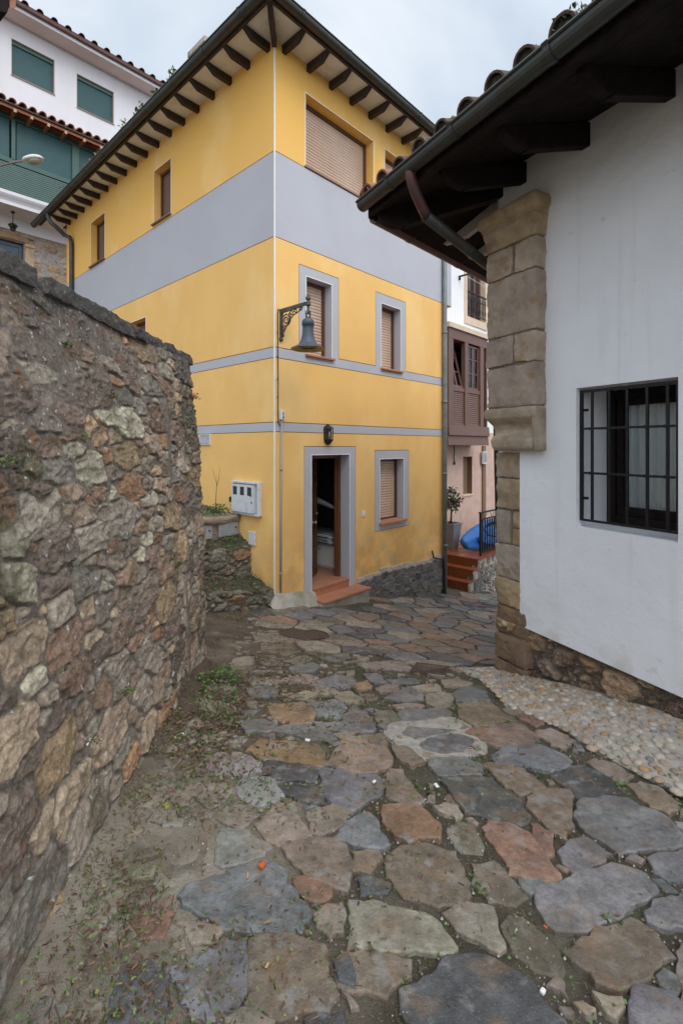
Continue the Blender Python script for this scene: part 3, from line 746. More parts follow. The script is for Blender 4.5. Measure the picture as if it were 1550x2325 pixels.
def rock_box(mb, cols, fr, t0, t1, o0, o1, z0, z1, col, res=.03, rnd=.02, amp=.008, seed=0, hf=.35, mi=0):
    # one dressed block: all six faces, rounded arrises, uneven surface
    a = (t0, o0, z0); b = (t1, o1, z1); base_cols = np.array(col)
    for ax in range(3):
        u_, v_ = [i for i in range(3) if i != ax]
        nu = max(3, int((b[u_] - a[u_]) / res) + 2); nv = max(3, int((b[v_] - a[v_]) / res) + 2)
        for side in (0, 1):
            vs = []
            for i in range(nu):
                for j in range(nv):
                    p = [0, 0, 0]; p[ax] = (a, b)[side][ax]
                    p[u_] = a[u_] + (b[u_] - a[u_]) * i / (nu - 1); p[v_] = a[v_] + (b[v_] - a[v_]) * j / (nv - 1)
                    c = [min(max(p[q], a[q] + min(rnd, (b[q] - a[q]) * .49)), b[q] - min(rnd, (b[q] - a[q]) * .49)) for q in range(3)]
                    d = V([p[q] - c[q] for q in range(3)])
                    if d.length > 1e-9: d = d.normalized() * rnd
                    w = fr.P(c[0] + d.x, c[1] + d.y, c[2] + d.z)
                    q_ = w * 7 + V((seed * 3.1, seed, seed * 1.7))
                    nz = V((mn.noise(q_), mn.noise(q_ + V((9, 2, 4))), mn.noise(q_ + V((3, 8, 1)))))
                    q2 = w * 28 + V((seed, 0, 0)); nz += hf * V((mn.noise(q2), mn.noise(q2 + V((5, 1, 2))), mn.noise(q2 + V((1, 7, 3)))))
                    vs.append(w + nz * amp)
            cols += [(*(base_cols * (1 + .10 * mn.noise(V(x) * 5))), 1) for x in vs]
            mb.add(vs, [(i * nv + j, (i + 1) * nv + j, (i + 1) * nv + j + 1, i * nv + j + 1) for i in range(nu - 1) for j in range(nv - 1)], mi)
# ---------------------------------------------------------------- the old rubble wall on the left
ow = thing('rubble_wall', 'tall old rubble stone wall with lichen and dark stains, bulging beside the lane', 'wall', (-1.2, 2.4, -1.7))
rsw = np.random.RandomState(5)
S_END, RAD = 4.40, .14
su = np.arange(.25, S_END + RAD * 1.57 + .9, .0055); nv = 480
WT = np.linspace(0, 1, nv)
def topx(s): return -1.50 + .10 * float(sst(s, 3.2, 4.4))
def wall_base(s):
    if s <= S_END: return s, 0.0
    a = (s - S_END) / RAD
    if a < math.pi / 2: return S_END + RAD * math.sin(a), a
    return S_END + RAD, math.pi / 2
Pw = np.zeros((len(su), nv, 3)); Dw = np.zeros((len(su), nv, 3)); Zl = np.zeros((len(su), nv))
ztop = .765
footx = -.79 - .107 * np.minimum(su, S_END)
zb = gz(footx, su) - .06
zb[su > S_END] = zb[su <= S_END][-1] - .1
for i, s in enumerate(su):
    y, a = wall_base(s)
    z = zb[i] + (ztop - zb[i]) * WT
    p = 1.25 + 1.6 * float(sst(s, 1.8, 4.2))
    x = footx[i] + (topx(s) - footx[i]) * WT ** p
    back = RAD * (1 - math.cos(min(a, math.pi / 2))) + max(0, s - S_END - RAD * 1.5708)
    Pw[i, :, 0] = x - back; Pw[i, :, 1] = y; Pw[i, :, 2] = z
    Dw[i, :, 0] = math.cos(a); Dw[i, :, 1] = math.sin(a)
    Zl[i] = z
SU = np.repeat(su[:, None], nv, 1)
Pp, Rp = seeds(su[-1], 2.75, [(.10, 50), (.075, 260), (.055, 900), (.036, 2200), (.022, 3000)], 2.05, rsw, .92)
h, c, mk = stone_field(SU, Zl + 2.1, Pp, Rp, 2.0, rsw, edge=.006, joint=.0040, relief=.024, rough=.007, wob=.018, tone=.34, facet=.024, tilt=.5, mh=.012, ex=5.0, mortar=(.25, .215, .18), pal=WAL)
# remains of an old render coat near the top, dark weathering under the coping
cover = sst(fbm(SU * 1.6, Zl * 1.9, 5, 12) + .42 * (Zl - .12) - .16 * (SU - 2.0), .52, .64)
h2 = .022 + (fbm(SU * 14, Zl * 14, 5, 21) - .5) * .022
h = h * (1 - cover) + np.maximum(h2 * .8, h) * cover
rc = np.array([.26, .215, .19])[None, None] * (.65 + .7 * fbm(SU * 6, Zl * 6, 5, 15))[..., None]
c = c * (1 - .60 * cover[..., None]) + rc * .60 * cover[..., None]
stain = sst(fbm(SU * 2.2, Zl * 1.4, 5, 31) - .5 + .50 * (Zl - .30) + .34 * np.clip(2.45 - SU, -.6, 1) * (SU < 4), -.02, .30)
c = c * (1 - .66 * stain[..., None]) + np.array([.06, .057, .057])[None, None] * .66 * stain[..., None]
moss = sst(fbm(SU * 3, Zl * 3, 5, 44) + .25 * np.exp(-((SU - 4.2) / .5) ** 2 - ((Zl - .25) / .35) ** 2) + .14 * np.exp(-((Zl + 1.55) / .25) ** 2), .64, .76)
c = c * (1 - .6 * moss[..., None]) + np.array([.085, .085, .025])[None, None] * .6 * moss[..., None]
# a run of smooth mortar down the face
run = np.exp(-((SU - 3.62 - .06 * np.sin(Zl * 3)) / .055) ** 2) * sst(fbm(SU * 3, Zl * 2.2, 3, 51), .35, .5)
h = h * (1 - run) + (.030 + (fbm(SU * 20, Zl * 20, 3, 3) - .5) * .008) * run
c = c * (1 - run[..., None]) + np.array([.24, .20, .175])[None, None] * run[..., None]
h += (fbm(SU * 1.3, Zl * 1.3, 2, 61) - .5) * .07
grid_mesh('wall_face', Pw + Dw * h[..., None], rgba(c), m_stone, ow)
mb = MB()                                   # core behind the face
for y0, y1 in ((.25, 1.5), (1.5, 3.0), (3.0, 4.40)):
    mb.hexa([V((-2.0, y0, -3)), V((-1.18 - .05 * y0, y0, -3)), V((-1.18 - .05 * y1, y1, -3)), V((-2.0, y1, -3)), V((-2.0, y0, .755)), V((-1.56, y0, .755)), V((-1.56, y1, .755)), V((-2.0, y1, .755))])
mb.build('wall_core', m_mortar, ow)
m_coping = mat('lichened_coping', (.105, .093, .082), .95, [dict(s=9, d=8, lo=.4, hi=.65, c=(.06, .055, .052), f=.8), dict(s=60, d=5, lo=.62, hi=.70, c=(.36, .33, .29), f=.7), dict(s=12, d=8, lo=.6, hi=.68, c=(.26, .235, .20), f=.6)],
               [dict(s=40, d=9, k=.9, h=.02), dict(s=150, d=5, k=.6, h=.006)])
yc = .2
for k, (y1, x0, zt, zb_) in enumerate(((2.33, -1.445, .845, .745), (2.42, -1.49, .815, .745), (3.42, -1.445, .842, .752), (3.9, -1.425, .838, .762), (4.22, -1.40, .834, .764), (4.57, -1.385, .825, .75))):
    mb = MB(); cc_ = []
    rock_box(mb, cc_, WX, -2.05, x0, -y1 + .004, -yc - .004, zb_, zt, (1, 1, 1), res=.016, rnd=.007, amp=.009 if k < 3 else .014, seed=k + 3, hf=.8)
    mb.build('coping_stone', m_coping, ow)
    yc = y1
# plants rooted in its joints
def leafset(n, cen, rad, hgt, size, cols, rs_, upright=.5, mbc=None, stem=None):
    mb_, cl = mbc
    for _ in range(n):
        a = rs_.uniform(0, 6.283); r = rad * math.sqrt(rs_.uniform(0, 1)); zz = hgt * rs_.uniform(0, 1) * (1 - .6 * (r / max(rad, 1e-6)) ** 2)
        p = V(cen) + V((r * math.cos(a), r * math.sin(a), zz))
        s = size * rs_.uniform(.5, 1.3)
        d = V((rs_.normal(), rs_.normal(), rs_.normal() * upright + .25)).normalized(); sd = d.orthogonal().normalized()
        sd = (Matrix.Rotation(rs_.uniform(0, 6.28), 3, d) @ sd); nn = d.cross(sd)
        b = len(mb_.v)
        mb_.add([p, p + d * s * .5 + sd * s * .32 + nn * s * .08, p + d * s, p + d * s * .5 - sd * s * .32 + nn * s * .08, p + d * s * .5 - nn * s * .04],
                [(0, 1, 4), (1, 2, 4), (2, 3, 4), (3, 0, 4)])
        k = cols[rs_.randint(len(cols))]; f = rs_.uniform(.65, 1.3)
        cl += [(k[0] * f, k[1] * f, k[2] * f, 1)] * 5
        if stem is not None and rs_.rand() < stem:
            mb_.add([V(cen) + (p - V(cen)) * .2, V(cen) + (p - V(cen)) * .2 + V((.0012, 0, 0)), p + V((.0012, 0, 0)), p], [(0, 1, 2, 3)]); cl += [(.09, .05, .025, 1)] * 4
GRN = [(.075, .135, .030), (.105, .165, .045), (.060, .105, .026), (.13, .16, .06)]
DRY = [(.13, .075, .04), (.09, .05, .028), (.16, .11, .06), (.07, .045, .03)]
RED = [(.22, .03, .03), (.15, .03, .04)]
def plant(name, label, cat, group, cen, n, rad, hgt, size, cols, seed, upright=.5, stem=.5):
    mb_, cl = MB(), []
    leafset(n, cen, rad, hgt, size, cols, np.random.RandomState(seed), upright, (mb_, cl), stem)
    o = mb_.build(name, m_leaf, col=cl, recalc=False)
    return tag(o, label, cat, group)
def wall_x(y, z, off=.06):
    s = min(y, S_END); fx = -.79 - .107 * s; zb0 = g1(fx, s) - .06
    w_ = min(max((z - zb0) / (ztop - zb0), 0), 1); p = 1.25 + 1.6 * float(sst(s, 1.8, 4.2))
    return fx + (topx(s) - fx) * w_ ** p + off
def on_wall(u, v):                          # where a ray of the photograph meets the wall
    r = ray(u, v); y = 1.0
    for _ in range(400):
        if r.x * y < wall_x(y, r.z * y, .045): break
        y += .012
    return V((wall_x(y, r.z * y, .05), y, r.z * y))
for k, (u, v, lab, n, r, cols) in enumerate((
        (150, 785, 'small green tuft in a hollow high on the rubble wall', 34, .03, GRN),
        (250, 905, 'dry brown weed rooted midway along the rubble wall', 60, .05, DRY + GRN[:1]),
        (130, 1530, 'tiny clover sprig in a low joint of the rubble wall', 16, .022, GRN),
        (284, 1575, 'green sprig growing from the lower middle of the rubble wall', 40, .035, GRN),
        (212, 1685, 'white flowered seedling low on the rubble wall', 24, .026, GRN + [(.6, .6, .55)]),
        (10, 1055, 'mossy weed at the left edge of the rubble wall', 50, .04, GRN[:3] + [(.11, .12, .03)]),
        (438, 905, 'reddish dry stems on the far corner of the rubble wall', 80, .06, DRY + RED),
        (190, 990, 'scrap of green in a joint below the stained render', 20, .02, GRN))):
    p = on_wall(u, v)
    plant('wall_weed', lab, 'weed', 'weeds rooted in the rubble wall', p, n, r, r * .9, .018, cols, 100 + k)
# ---------------------------------------------------------------- facade builder: painted rectangles with their own depth
def facade(mb, fr, rects, reveal_mi=None, bounds=None):
    # rects: (t0, t1, z0, z1, material index or None for an opening, o); later ones win
    T = sorted({round(x, 4) for r in rects for x in r[:2]}); Z = sorted({round(x, 4) for r in rects for x in r[2:4]})
    if bounds: T = [t for t in T if bounds[0] <= t <= bounds[1]]; Z = [z for z in Z if bounds[2] <= z <= bounds[3]]
    g = {}
    for i in range(len(T) - 1):
        for j in range(len(Z) - 1):
            tc_, zc = (T[i] + T[i + 1]) / 2, (Z[j] + Z[j + 1]) / 2; c = None
            for r in rects:
                if r[0] < tc_ < r[1] and r[2] < zc < r[3]: c = (r[4], r[5], r[6] if len(r) > 6 else None)
            if c: g[i, j] = c
    for (i, j), (mi, o, rv) in g.items():
        t0, t1, z0, z1 = T[i], T[i + 1], Z[j], Z[j + 1]
        if mi is not None: mb.quad(fr.P(t0, o, z0), fr.P(t1, o, z0), fr.P(t1, o, z1), fr.P(t0, o, z1), mi)
        for di, dj in ((1, 0), (0, 1)):
            q = g.get((i + di, j + dj))
            if q is None or abs(q[1] - o) < 1e-6: continue
            hi_, lo_ = ((mi, o, rv), q) if o > q[1] else (q, (mi, o, rv))
            m_ = lo_[2] if lo_[2] is not None else hi_[0]
            if m_ is None: continue
            a, b = (T[i + 1], T[i + 1]) if di else (t0, t1)
            c, d = (z0, z1) if di else (Z[j + 1], Z[j + 1])
            if di: mb.quad(fr.P(a, o, c), fr.P(a, q[1], c), fr.P(a, q[1], d), fr.P(a, o, d), m_)
            else: mb.quad(fr.P(a, o, c), fr.P(b, o, c), fr.P(b, q[1], c), fr.P(a, q[1], c), m_)
def band(rects, t0, t1, z0, z1, mi, gi=2, gw=.012, top=True, bot=True):
    rects.append((t0, t1, z0, z1, mi, 0))
    if top: rects.append((t0, t1, z1 - gw, z1, gi, -.008))
    if bot: rects.append((t0, t1, z0, z0 + gw, gi, -.008))
def surround(rects, t0, t1, z0, z1, gi=2, gw=.011):
    rects += [(t0 - gw, t1 + gw, z0 - gw, z1 + gw, gi, -.008), (t0, t1, z0, z1, 1, 0)]
def opening(rects, t0, t1, z0, z1, depth, rv, be=.013):
    rects += [(t0 - be, t1 + be, z0, z1 + be, 3, .002), (t0, t1, z0, z1, None, -depth, rv)]

YH = thing('yellow_house', 'three storey yellow and grey rendered house with dark rafters under its eaves', 'house', HR.P(0, 0, -2.3))
YZT = 5.83
TE, TEU, TL = 4.64, 4.86, 8.50              # front length (lower / upper), side length
zGT, zGB, zMT, zMB, zLT, zLB = 4.236, 2.996, 1.429, 1.265, .352, .201
# front
rf = [(0, TE, -3.6, zGB, 0, 0), (0, TEU, zGB, YZT, 0, 0)]
band(rf, 0, TEU, zGB, zGT, 1); band(rf, 0, TE, zMB, zMT, 1); band(rf, 0, TE, zLB, zLT, 1)
# upper windows
opening(rf, .605, 2.22, 4.262, 5.368, .20, 0); opening(rf, 2.551, 4.05, 4.262, 5.38, .20, 0)
# middle windows: surrounds run down into the band
rf += [(.477 - .011, 1.328 + .011, zMT - .02, 2.727 + .011, 2, -.008), (.477, 1.328, zMB + .012, 2.727, 1, 0)]
opening(rf, .62, 1.173, 1.406, 2.584, .19, 1)
rf += [(2.292 - .011, 3.182 + .011, zMT - .02, 2.733 + .011, 2, -.008), (2.292, 3.182, zMB + .012, 2.733, 1, 0)]
opening(rf, 2.451, 3.027, 1.412, 2.566, .19, 1)
surround(rf, 2.268, 3.283, -1.51, -.081)
opening(rf, 2.412, 3.125, -1.37, -.235, .19, 1)
rf += [(.584 - .011, 1.744 + .011, -3.6, -.011 + .011, 2, -.008), (.584, 1.744, -3.6, -.011, 1, 0)]
opening(rf, .734, 1.595, -2.34, -.14, .20, 1)
mb = MB(); facade(mb, HR, rf)
# long side
rl = [(0, TL, -3.4, YZT, 0, 0)]
band(rl, 0, TL, zGB, zGT, 1); band(rl, 0, TL, zMB, zMT, 1); band(rl, 0, TL, zLB, zLT, 1)
opening(rl, 2.999, 3.657, 4.30, 5.318, .17, 0); opening(rl, 6.039, 6.85, 4.27, 5.305, .17, 0)
opening(rl, 4.011, 4.7, 1.45, 2.565, .17, 0)
facade(mb, HL, rl)
# end and rear walls
fe = Fr(HR.P(TEU, 0, 0), dL, dR)
mb.quad(fe.P(.0, -.22, -4.2), fe.P(TL, -.22, -4.2), fe.P(TL, -.22, YZT), fe.P(0, -.22, YZT), 0)
mb.quad(fe.P(0, -.22, zGB), fe.P(2.0, -.22, zGB), fe.P(2.0, 0, zGB), fe.P(0, 0, zGB), 0)
mb.quad(fe.P(0, 0, zGB), fe.P(2.0, 0, zGB), fe.P(2.0, 0, YZT), fe.P(0, 0, YZT), 1)
mb.quad(HL.P(TL, 0, -3.4), HL.P(TL, -TE, -3.4), HL.P(TL, -TE, YZT), HL.P(TL, 0, YZT), 0)
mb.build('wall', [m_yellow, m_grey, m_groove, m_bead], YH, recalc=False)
mb = MB(); mb.hexa([CO + dR * a + dL * b + V((0, 0, z)) for z in (-2.27, 5.72) for a, b in ((-.004, -.004), (.013, -.004), (.013, .013), (-.004, .013))])
mb.build('corner_bead', m_bead, YH)
# shutters and frames set back in the openings
def shutter(fr, t0, t1, z0, z1, o, mats, parent, pitch=.048, name='shutter', am=1.0):
    mb_ = MB(); n = max(2, int((z1 - z0) / pitch)); p = (z1 - z0) / n
    prof = []
    for i in range(n):
        z = z0 + i * p; prof += [(o, z), (o + .011 * am, z + p * .2), (o + .013 * am, z + p * .55), (o + .009 * am, z + p * .88), (o, z + p * .96)]
    prof.append((o, z1)); m = len(prof)
    mb_.add([fr.P(t0, a, z) for a, z in prof] + [fr.P(t1, a, z) for a, z in prof], [(i, i + 1, m + i + 1, m + i) for i in range(m - 1)])
    return mb_.build(name, mats, parent, recalc=False)
def sill(fr, t0, t1, z, proud, back, mats, parent, th=.035, seg=1):
    mb_ = MB(); w_ = (t1 - t0) / seg
    for k in range(seg): mb_.prism_t(fr, [(-back, z + .012), (proud, z - .008), (proud, z - th), (-back, z - th)], t0 + k * w_ + (.003 if k else 0), t0 + (k + 1) * w_)
    return mb_.build('sill', mats, parent, bevel=.004)
def roller_window(fr, t0, t1, z0, z1, dep, smat, fmat=m_frame, sillm=m_terra, sk=dict(proud=.05), parent=YH, fw=.045, label=None, seg=2, topf=.05):
    mb_ = MB(); e = .002
    mb_.box(fr, t0 + e, t0 + fw, -dep - .05, -dep + .035, z0 + e, z1 - e)
    mb_.box(fr, t1 - fw, t1 - e, -dep - .05, -dep + .035, z0 + e, z1 - e)
    mb_.box(fr, t0 + fw, t1 - fw, -dep - .05, -dep + .03, z1 - topf, z1 - e)
    mb_.box(fr, t0 + fw, t1 - fw, -dep - .05, -dep + .02, z0 + e, z0 + .03)
    w = mb_.build('window', fmat, parent)
    if label: w['label'] = label
    shutter(fr, t0 + fw - .004, t1 - fw + .004, z0 + .03, z1 - topf + .005, -dep - .012, smat, w)
    if sillm: sill(fr, t0 - .025, t1 + .045, z0 + .004, sk['proud'], dep - .04, sillm, w, th=sk.get('th', .04), seg=seg)
    return w
m_sillbrown = mat('brown_sill', (.22, .12, .075), .6, [dict(s=9, c=(.30, .19, .13), f=.5)])
roller_window(HR, .605, 2.22, 4.262, 5.368, .20, m_shutter, sillm=m_sillbrown, sk=dict(proud=.02, th=.03))
roller_window(HR, 2.551, 4.05, 4.262, 5.38, .20, m_shutter, sillm=m_sillbrown, sk=dict(proud=.02, th=.03))
roller_window(HR, .62, 1.173, 1.406, 2.584, .19, m_shutter)
roller_window(HR, 2.451, 3.027, 1.412, 2.566, .19, m_shutter)
roller_window(HR, 2.412, 3.125, -1.37, -.235, .19, m_shutter, sk=dict(proud=.06, th=.05))
for a in ((2.999, 3.657, 4.30, 5.318), (6.039, 6.85, 4.27, 5.305), (4.011, 4.7, 1.45, 2.565)):
    roller_window(HL, *a, .17, m_shutdark, sillm=m_sillbrown, sk=dict(proud=.05, th=.035), seg=1)
# eaves
EO, PT, ZS = .45, .40, 5.82                # overhang, pitch, soffit height at the wall
def zs(o): return ZS
mb = MB()
K = [CO + (nL + nR) * EO + V((0, 0, zs(EO))), HR.P(TEU + .5, EO, zs(EO)), HR.P(TEU + .5, -.02, ZS), CO + V((0, 0, ZS)), HL.P(TL, -.02, ZS), HL.P(TL + .70, EO, zs(EO)), HL.P(TL + .7, -.02, ZS)]
mb.quad(K[0], K[1], K[2], K[3]); mb.quad(K[0], K[3], K[6], K[5])
mb.build('soffit', m_soffit, YH, recalc=False)
def rafter(fr, t, parent=YH, w=.075, h=.118, o1=.43, cut=.13):
    mb_ = MB()
    mb_.prism_t(fr, [(-.01, ZS - .002), (-.01, ZS - h), (o1 - cut, zs(o1 - cut) - h), (o1, zs(o1) - .03), (o1, zs(o1) - .002)], t - w / 2, t + w / 2)
    return mb_.build('rafter', m_rafter, parent, bevel=.006, seg=1)
for k in range(10): rafter(HR, .175 + k * .485)
for k in range(18): rafter(HL, .13 + k * .477)
mb = MB()                                   # hip rafter at the corner
dh = (nL + nR).normalized(); fh = Fr(CO, dh.cross(V((0, 0, 1))), dh)
mb.prism_t(fh, [(0, ZS - .004), (0, ZS - .125), (.46, ZS - .12), (.61, ZS - .03), (.61, ZS - .004)], -.035, .035)
mb.build('hip_rafter', m_rafter, YH, bevel=.006, seg=1)
mb = MB()                                   # fascia board, mitred at the corner
o0, o1 = .565, .59
for o0_, o1_, za, zb_ in ((.432, .475, ZS - .028, ZS + .08),):
    c0, c1 = CO + (nL + nR) * o0_, CO + (nL + nR) * o1_
    for far0, far1 in ((HR.P(TEU + .5, o0_, 0), HR.P(TEU + .5, o1_, 0)), (HL.P(TL + .6, o0_, 0), HL.P(TL + .6, o1_, 0))):
        mb.hexa([p + V((0, 0, z)) for z in (za, zb_) for p in (c0, c1, far1, far0)])
mb.build('fascia', m_rafter, YH)
def gutter(name, pts, r, mats, parent, nrm, n=10, rings=None):
    # half-round gutter along a polyline, open to the sky, with a rolled lip and joint straps
    mb_ = MB(); prof = [(-r, .01)] + [(-r * math.cos(a), -r * math.sin(a)) for a in np.linspace(0, math.pi, n)] + [(r, .02), (r + .012, .025), (r + .016, .012), (r + .006, .004)]
    prof2 = [(-r + .006, .008)] + [(-(r - .007) * math.cos(a), -(r - .007) * math.sin(a)) for a in np.linspace(0, math.pi, n)] + [(r - .004, .018)]
    for pr in (prof, prof2):
        rr = [[p + un * a + V((0, 0, z)) for a, z in pr] for p, un in zip(pts, nrm)]
        m = len(pr); vs_ = [q for r_ in rr for q in r_]
        mb_.add(vs_, [(i * m + k, i * m + k + 1, (i + 1) * m + k + 1, (i + 1) * m + k) for i in range(len(pts) - 1) for k in range(m - 1)])
    for e in (0, -1):
        mb_.add([pts[e] + nrm[e] * a + V((0, 0, z)) for a, z in prof[:n + 1]], [tuple(range(n + 1))])
    for a, b, un, L in (rings or []):
        d = (b - a).normalized(); tot = (b - a).length; k = L * .6
        while k < tot:
            c = a + d * k; pr = [(-(r + .006) * math.cos(x), -(r + .006) * math.sin(x)) for x in np.linspace(0, math.pi, n)] + [(r + .02, .022)]
            m = len(pr)
            mb_.add([c + d * s_ + un * x + V((0, 0, z)) for s_ in (-.022, .022) for x, z in pr], [(i, i + 1, m + i + 1, m + i) for i in range(m - 1)])
            k += L
    return mb_.build(name, mats, parent, smooth=False, recalc=False)
GO, GZ = .548, 5.845
gc = CO + (nL + nR) * GO + V((0, 0, GZ)); gr = HR.P(TEU + .55, GO, GZ + .0); gl = HL.P(TL + .80, GO, GZ - .01)
gutter('gutter', [gr, gc, gl], .066, m_gutter, YH, [nR, nR + nL, nL], rings=[(gc, gr, nR, .93), (gc, gl, nL, .93)])
# downpipes
mb = MB()
tq_ = HL.t(163, .06); ta_ = HL.t(113, .5)
a = HL.P(ta_, GO - .02, GZ + .03)
mb.tube([a, a + V((0, 0, -.20)), HL.P(ta_ - .02, .46, 5.56), HL.P(ta_ - .10, .38, 5.47), HL.P(tq_ + .18, .17, 5.36), HL.P(tq_ + .05, .09, 5.29), HL.P(tq_, .062, 5.14), HL.P(tq_, .062, 1.0)], .05, 12)
mb.build('downpipe', m_gutter, YH, smooth=True)
mb = MB(); tp = HR.t(1009, .06)
mb.tube([HR.P(tp, .06, 5.5), HR.P(tp, .06, 3.0), HR.P(tp, .06, 1.0), HR.P(tp, .06, -3.14)], .048, 12)
for z in (2.35, .9, -.6, -2.1): mb.tube([HR.P(tp, .06, z), HR.P(tp, .06, z + .05)], .054, 12)
mb.build('downpipe', m_pipe, YH, smooth=True)
# roof: four tiled slopes and a chimney
mb = MB(); zr = ZS + .10
def tiled(mb_, fr, t0, t1, o0, zst, run, pitch, hipa=0.0, hipb=0.0, lam=.24, amp=.045, mi=0):
    n = int((t1 - t0) / (lam / 6)); A, B = [], []
    for i in range(n + 1):
        t = t0 + (t1 - t0) * i / n; hgt = amp * max(0, math.cos(2 * math.pi * i / 6))
        ru = run
        if hipa: ru = min(ru, (t - t0) * hipa)
        if hipb: ru = min(ru, (t1 - t) * hipb)
        A.append(fr.P(t, o0, zst + hgt)); B.append(fr.P(t, o0 - ru, zst + ru * pitch + hgt))
    m = n + 1; mb_.add(A + B, [(i, i + 1, m + i + 1, m + i) for i in range(n)], mi)
half = (TEU + .5 + EO) / 2
tiled(mb, HL, -EO, TL + .65, EO - .03, zr, half, PT, 1, 1); tiled(mb, HR, -EO, TEU + .5, EO - .03, zr, 3.0, PT, 1, 1)
fr_ = Fr(HR.P(TEU + .5, 0, 0), dL, dR); tiled(mb, fr_, -EO, TL + .65, -.03, zr, half, PT, 1, 1)
fr_ = Fr(HL.P(TL + .65, 0, 0), dR, dL); tiled(mb, fr_, -EO, TEU + .5, -.03, zr, 3.0, PT, 1, 1)
rf_ = mb.build('roof', m_rooft, YH, recalc=False)
p = hit(428, 142, HL.O - nL * 1.0, nL); q = hit(466, 110, HL.O - nL * 1.0, nL)
mb = MB(); t0, t1 = (q - CO).dot(dL), (p - CO).dot(dL)
mb.box(HL, t0 + .05, t1 - .05, -1.55, -1.02, 5.8, p.z + .10); mb.box(HL, t0, t1, -1.62, -.98, p.z + .09, p.z + .20)
mb.build('chimney', m_concrete, rf_)
# plinth of small grey stones along the front, cement bed above it
def pl_top(t): return float(np.interp(t, [0, 1.75, 1.80, 2.4, 3.2, 4.0, 4.46, 4.64], [-2.6, -2.45, -2.36, -2.28, -2.285, -2.20, -2.20, -2.2])) + .02 * math.sin(t * 21) * (t > 1.8)
PLT = np.array([(.115, .12, .135), (.10, .105, .118), (.14, .145, .155), (.125, .115, .105), (.16, .155, .15), (.095, .098, .105)])
tz = [(HR.at(u, v)[0], HR.at(u, v)[1]) for u, v in ((812, 1322), (840, 1312), (870, 1298), (905, 1290), (940, 1283), (975, 1274), (1004, 1265))]
def pl_top(t): return float(np.interp(t, [a for a, b in tz], [b for a, b in tz])) + .012 * math.sin(t * 23) + .008 * math.sin(t * 57)
def pl_bot(t): p = HR.P(t, .05, 0); return g1(p.x, p.y) - .08
field_panel('plinth', HR, 1.79, TE - .02, pl_bot, pl_top, .03, .016, [(.085, 80), (.06, 500), (.035, 1500), (.02, 1500)], 1.3, 21, YH,
            edge=.008, joint=.004, relief=.010, pal=PLT * 1.25, mortar=(.17, .165, .155), rough=.004, wob=.012, material=m_ashlar)
rs2 = np.random.RandomState(2); mb = MB(); cl = []
prev = 1.78
while prev < TE - .05:
    w_ = rs2.uniform(.12, .3); t1 = min(prev + w_, TE - .02); zt = min(pl_top(prev), pl_top(t1))
    rock_box(mb, cl, HR, prev, t1, -.02, .022, zt - .03, max(pl_top(prev), pl_top(t1)) + rs2.uniform(.05, .075), (1, 1, 1), res=.03, rnd=.008, amp=.008, seed=int(prev * 50)); prev = t1
m_cembed = mat('pale_cement', (.52, .43, .36), .95, [dict(s=9, d=8, lo=.4, hi=.65, c=(.38, .32, .26), f=.7)], [dict(s=60, k=.6, h=.01)])
mb.build('cement_ledge', m_cembed, YH, smooth=True)
# rough concrete foot at the corner
P_ = np.zeros((40, 16, 3)); TT = np.linspace(-.12, .74, 40)
for i, t in enumerate(TT):
    for j in range(16):
        f = j / 15; o = -.03 + .26 * f; q = HR.P(t, o, 0); zg = g1(q.x, q.y)
        e = sst(t, -.12, .02) * (1 - sst(t, .70, .74) * .0)
        P_[i, j] = (q.x, q.y, zg - .03 + (.22 * (1 - sst(f, .25, 1)) + (fbm(t * 8, f * 4, 3, 3) - .5) * .05) * (.3 + .7 * e))
grid_mesh('concrete_foot', P_, None, m_concrete, YH)
# doorway: frame, open leaf with panels, threshold
T0, T1, DT, DB = .734, 1.595, -.14, -2.2
mb = MB()
mb.box(HR, T0 + .002, T0 + .062, -.29, -.20, DB, DT - .002); mb.box(HR, T1 - .062, T1 - .002, -.29, -.20, DB, DT - .002)
mb.box(HR, T0 + .062, T1 - .062, -.29, -.20, DT - .06, DT - .002)
for s_, t in ((1, T1 - .062), (-1, T0 + .062)): mb.box(HR, min(t, t - .014 * s_), max(t, t - .014 * s_), -.275, -.24, DB, DT - .06)
mb.box(HR, T1 - .05, T1 - .02, -.20, -.192, DB, DT - .02)
mb.build('door_frame', m_doorfr, YH, bevel=.004)
th = R(30); hinge = HR.P(T0 + .07, -.265, 0)
LF = Fr(hinge, dR * math.cos(th) - nR * math.sin(th), nR * math.cos(th) + dR * math.sin(th))
LW = .735; LZ0, LZ1 = DB + .01, DT - .07
mb = MB()
panels = [(-2.06, -1.42), (-1.18, -.72 + .12), (-.50, -.26)]
cells = [(0, LW, LZ0, LZ1, 0, .02)]
for z0, z1 in panels:
    for a, b in ((.10, .335), (.40, .635)):
        cells += [(a, b, z0, z1, 0, .030), (a + .022, b - .022, z0 + .022, z1 - .022, 0, .010), (a + .05, b - .05, z0 + .05, z1 - .05, 0, .018)]
facade(mb, LF, cells)
mb.quad(LF.P(0, -.022, LZ0), LF.P(LW, -.022, LZ0), LF.P(LW, -.022, LZ1), LF.P(0, -.022, LZ1))
mb.quad(LF.P(LW, -.022, LZ0), LF.P(LW, .02, LZ0), LF.P(LW, .02, LZ1), LF.P(LW, -.022, LZ1))
mb.quad(LF.P(0, -.022, LZ0), LF.P(LW, -.022, LZ0), LF.P(LW, .02, LZ0), LF.P(0, .02, LZ0))
leaf = mb.build('door', m_door, YH, recalc=False)
mb = MB(); c = LF.P(.46, .05, -1.28)
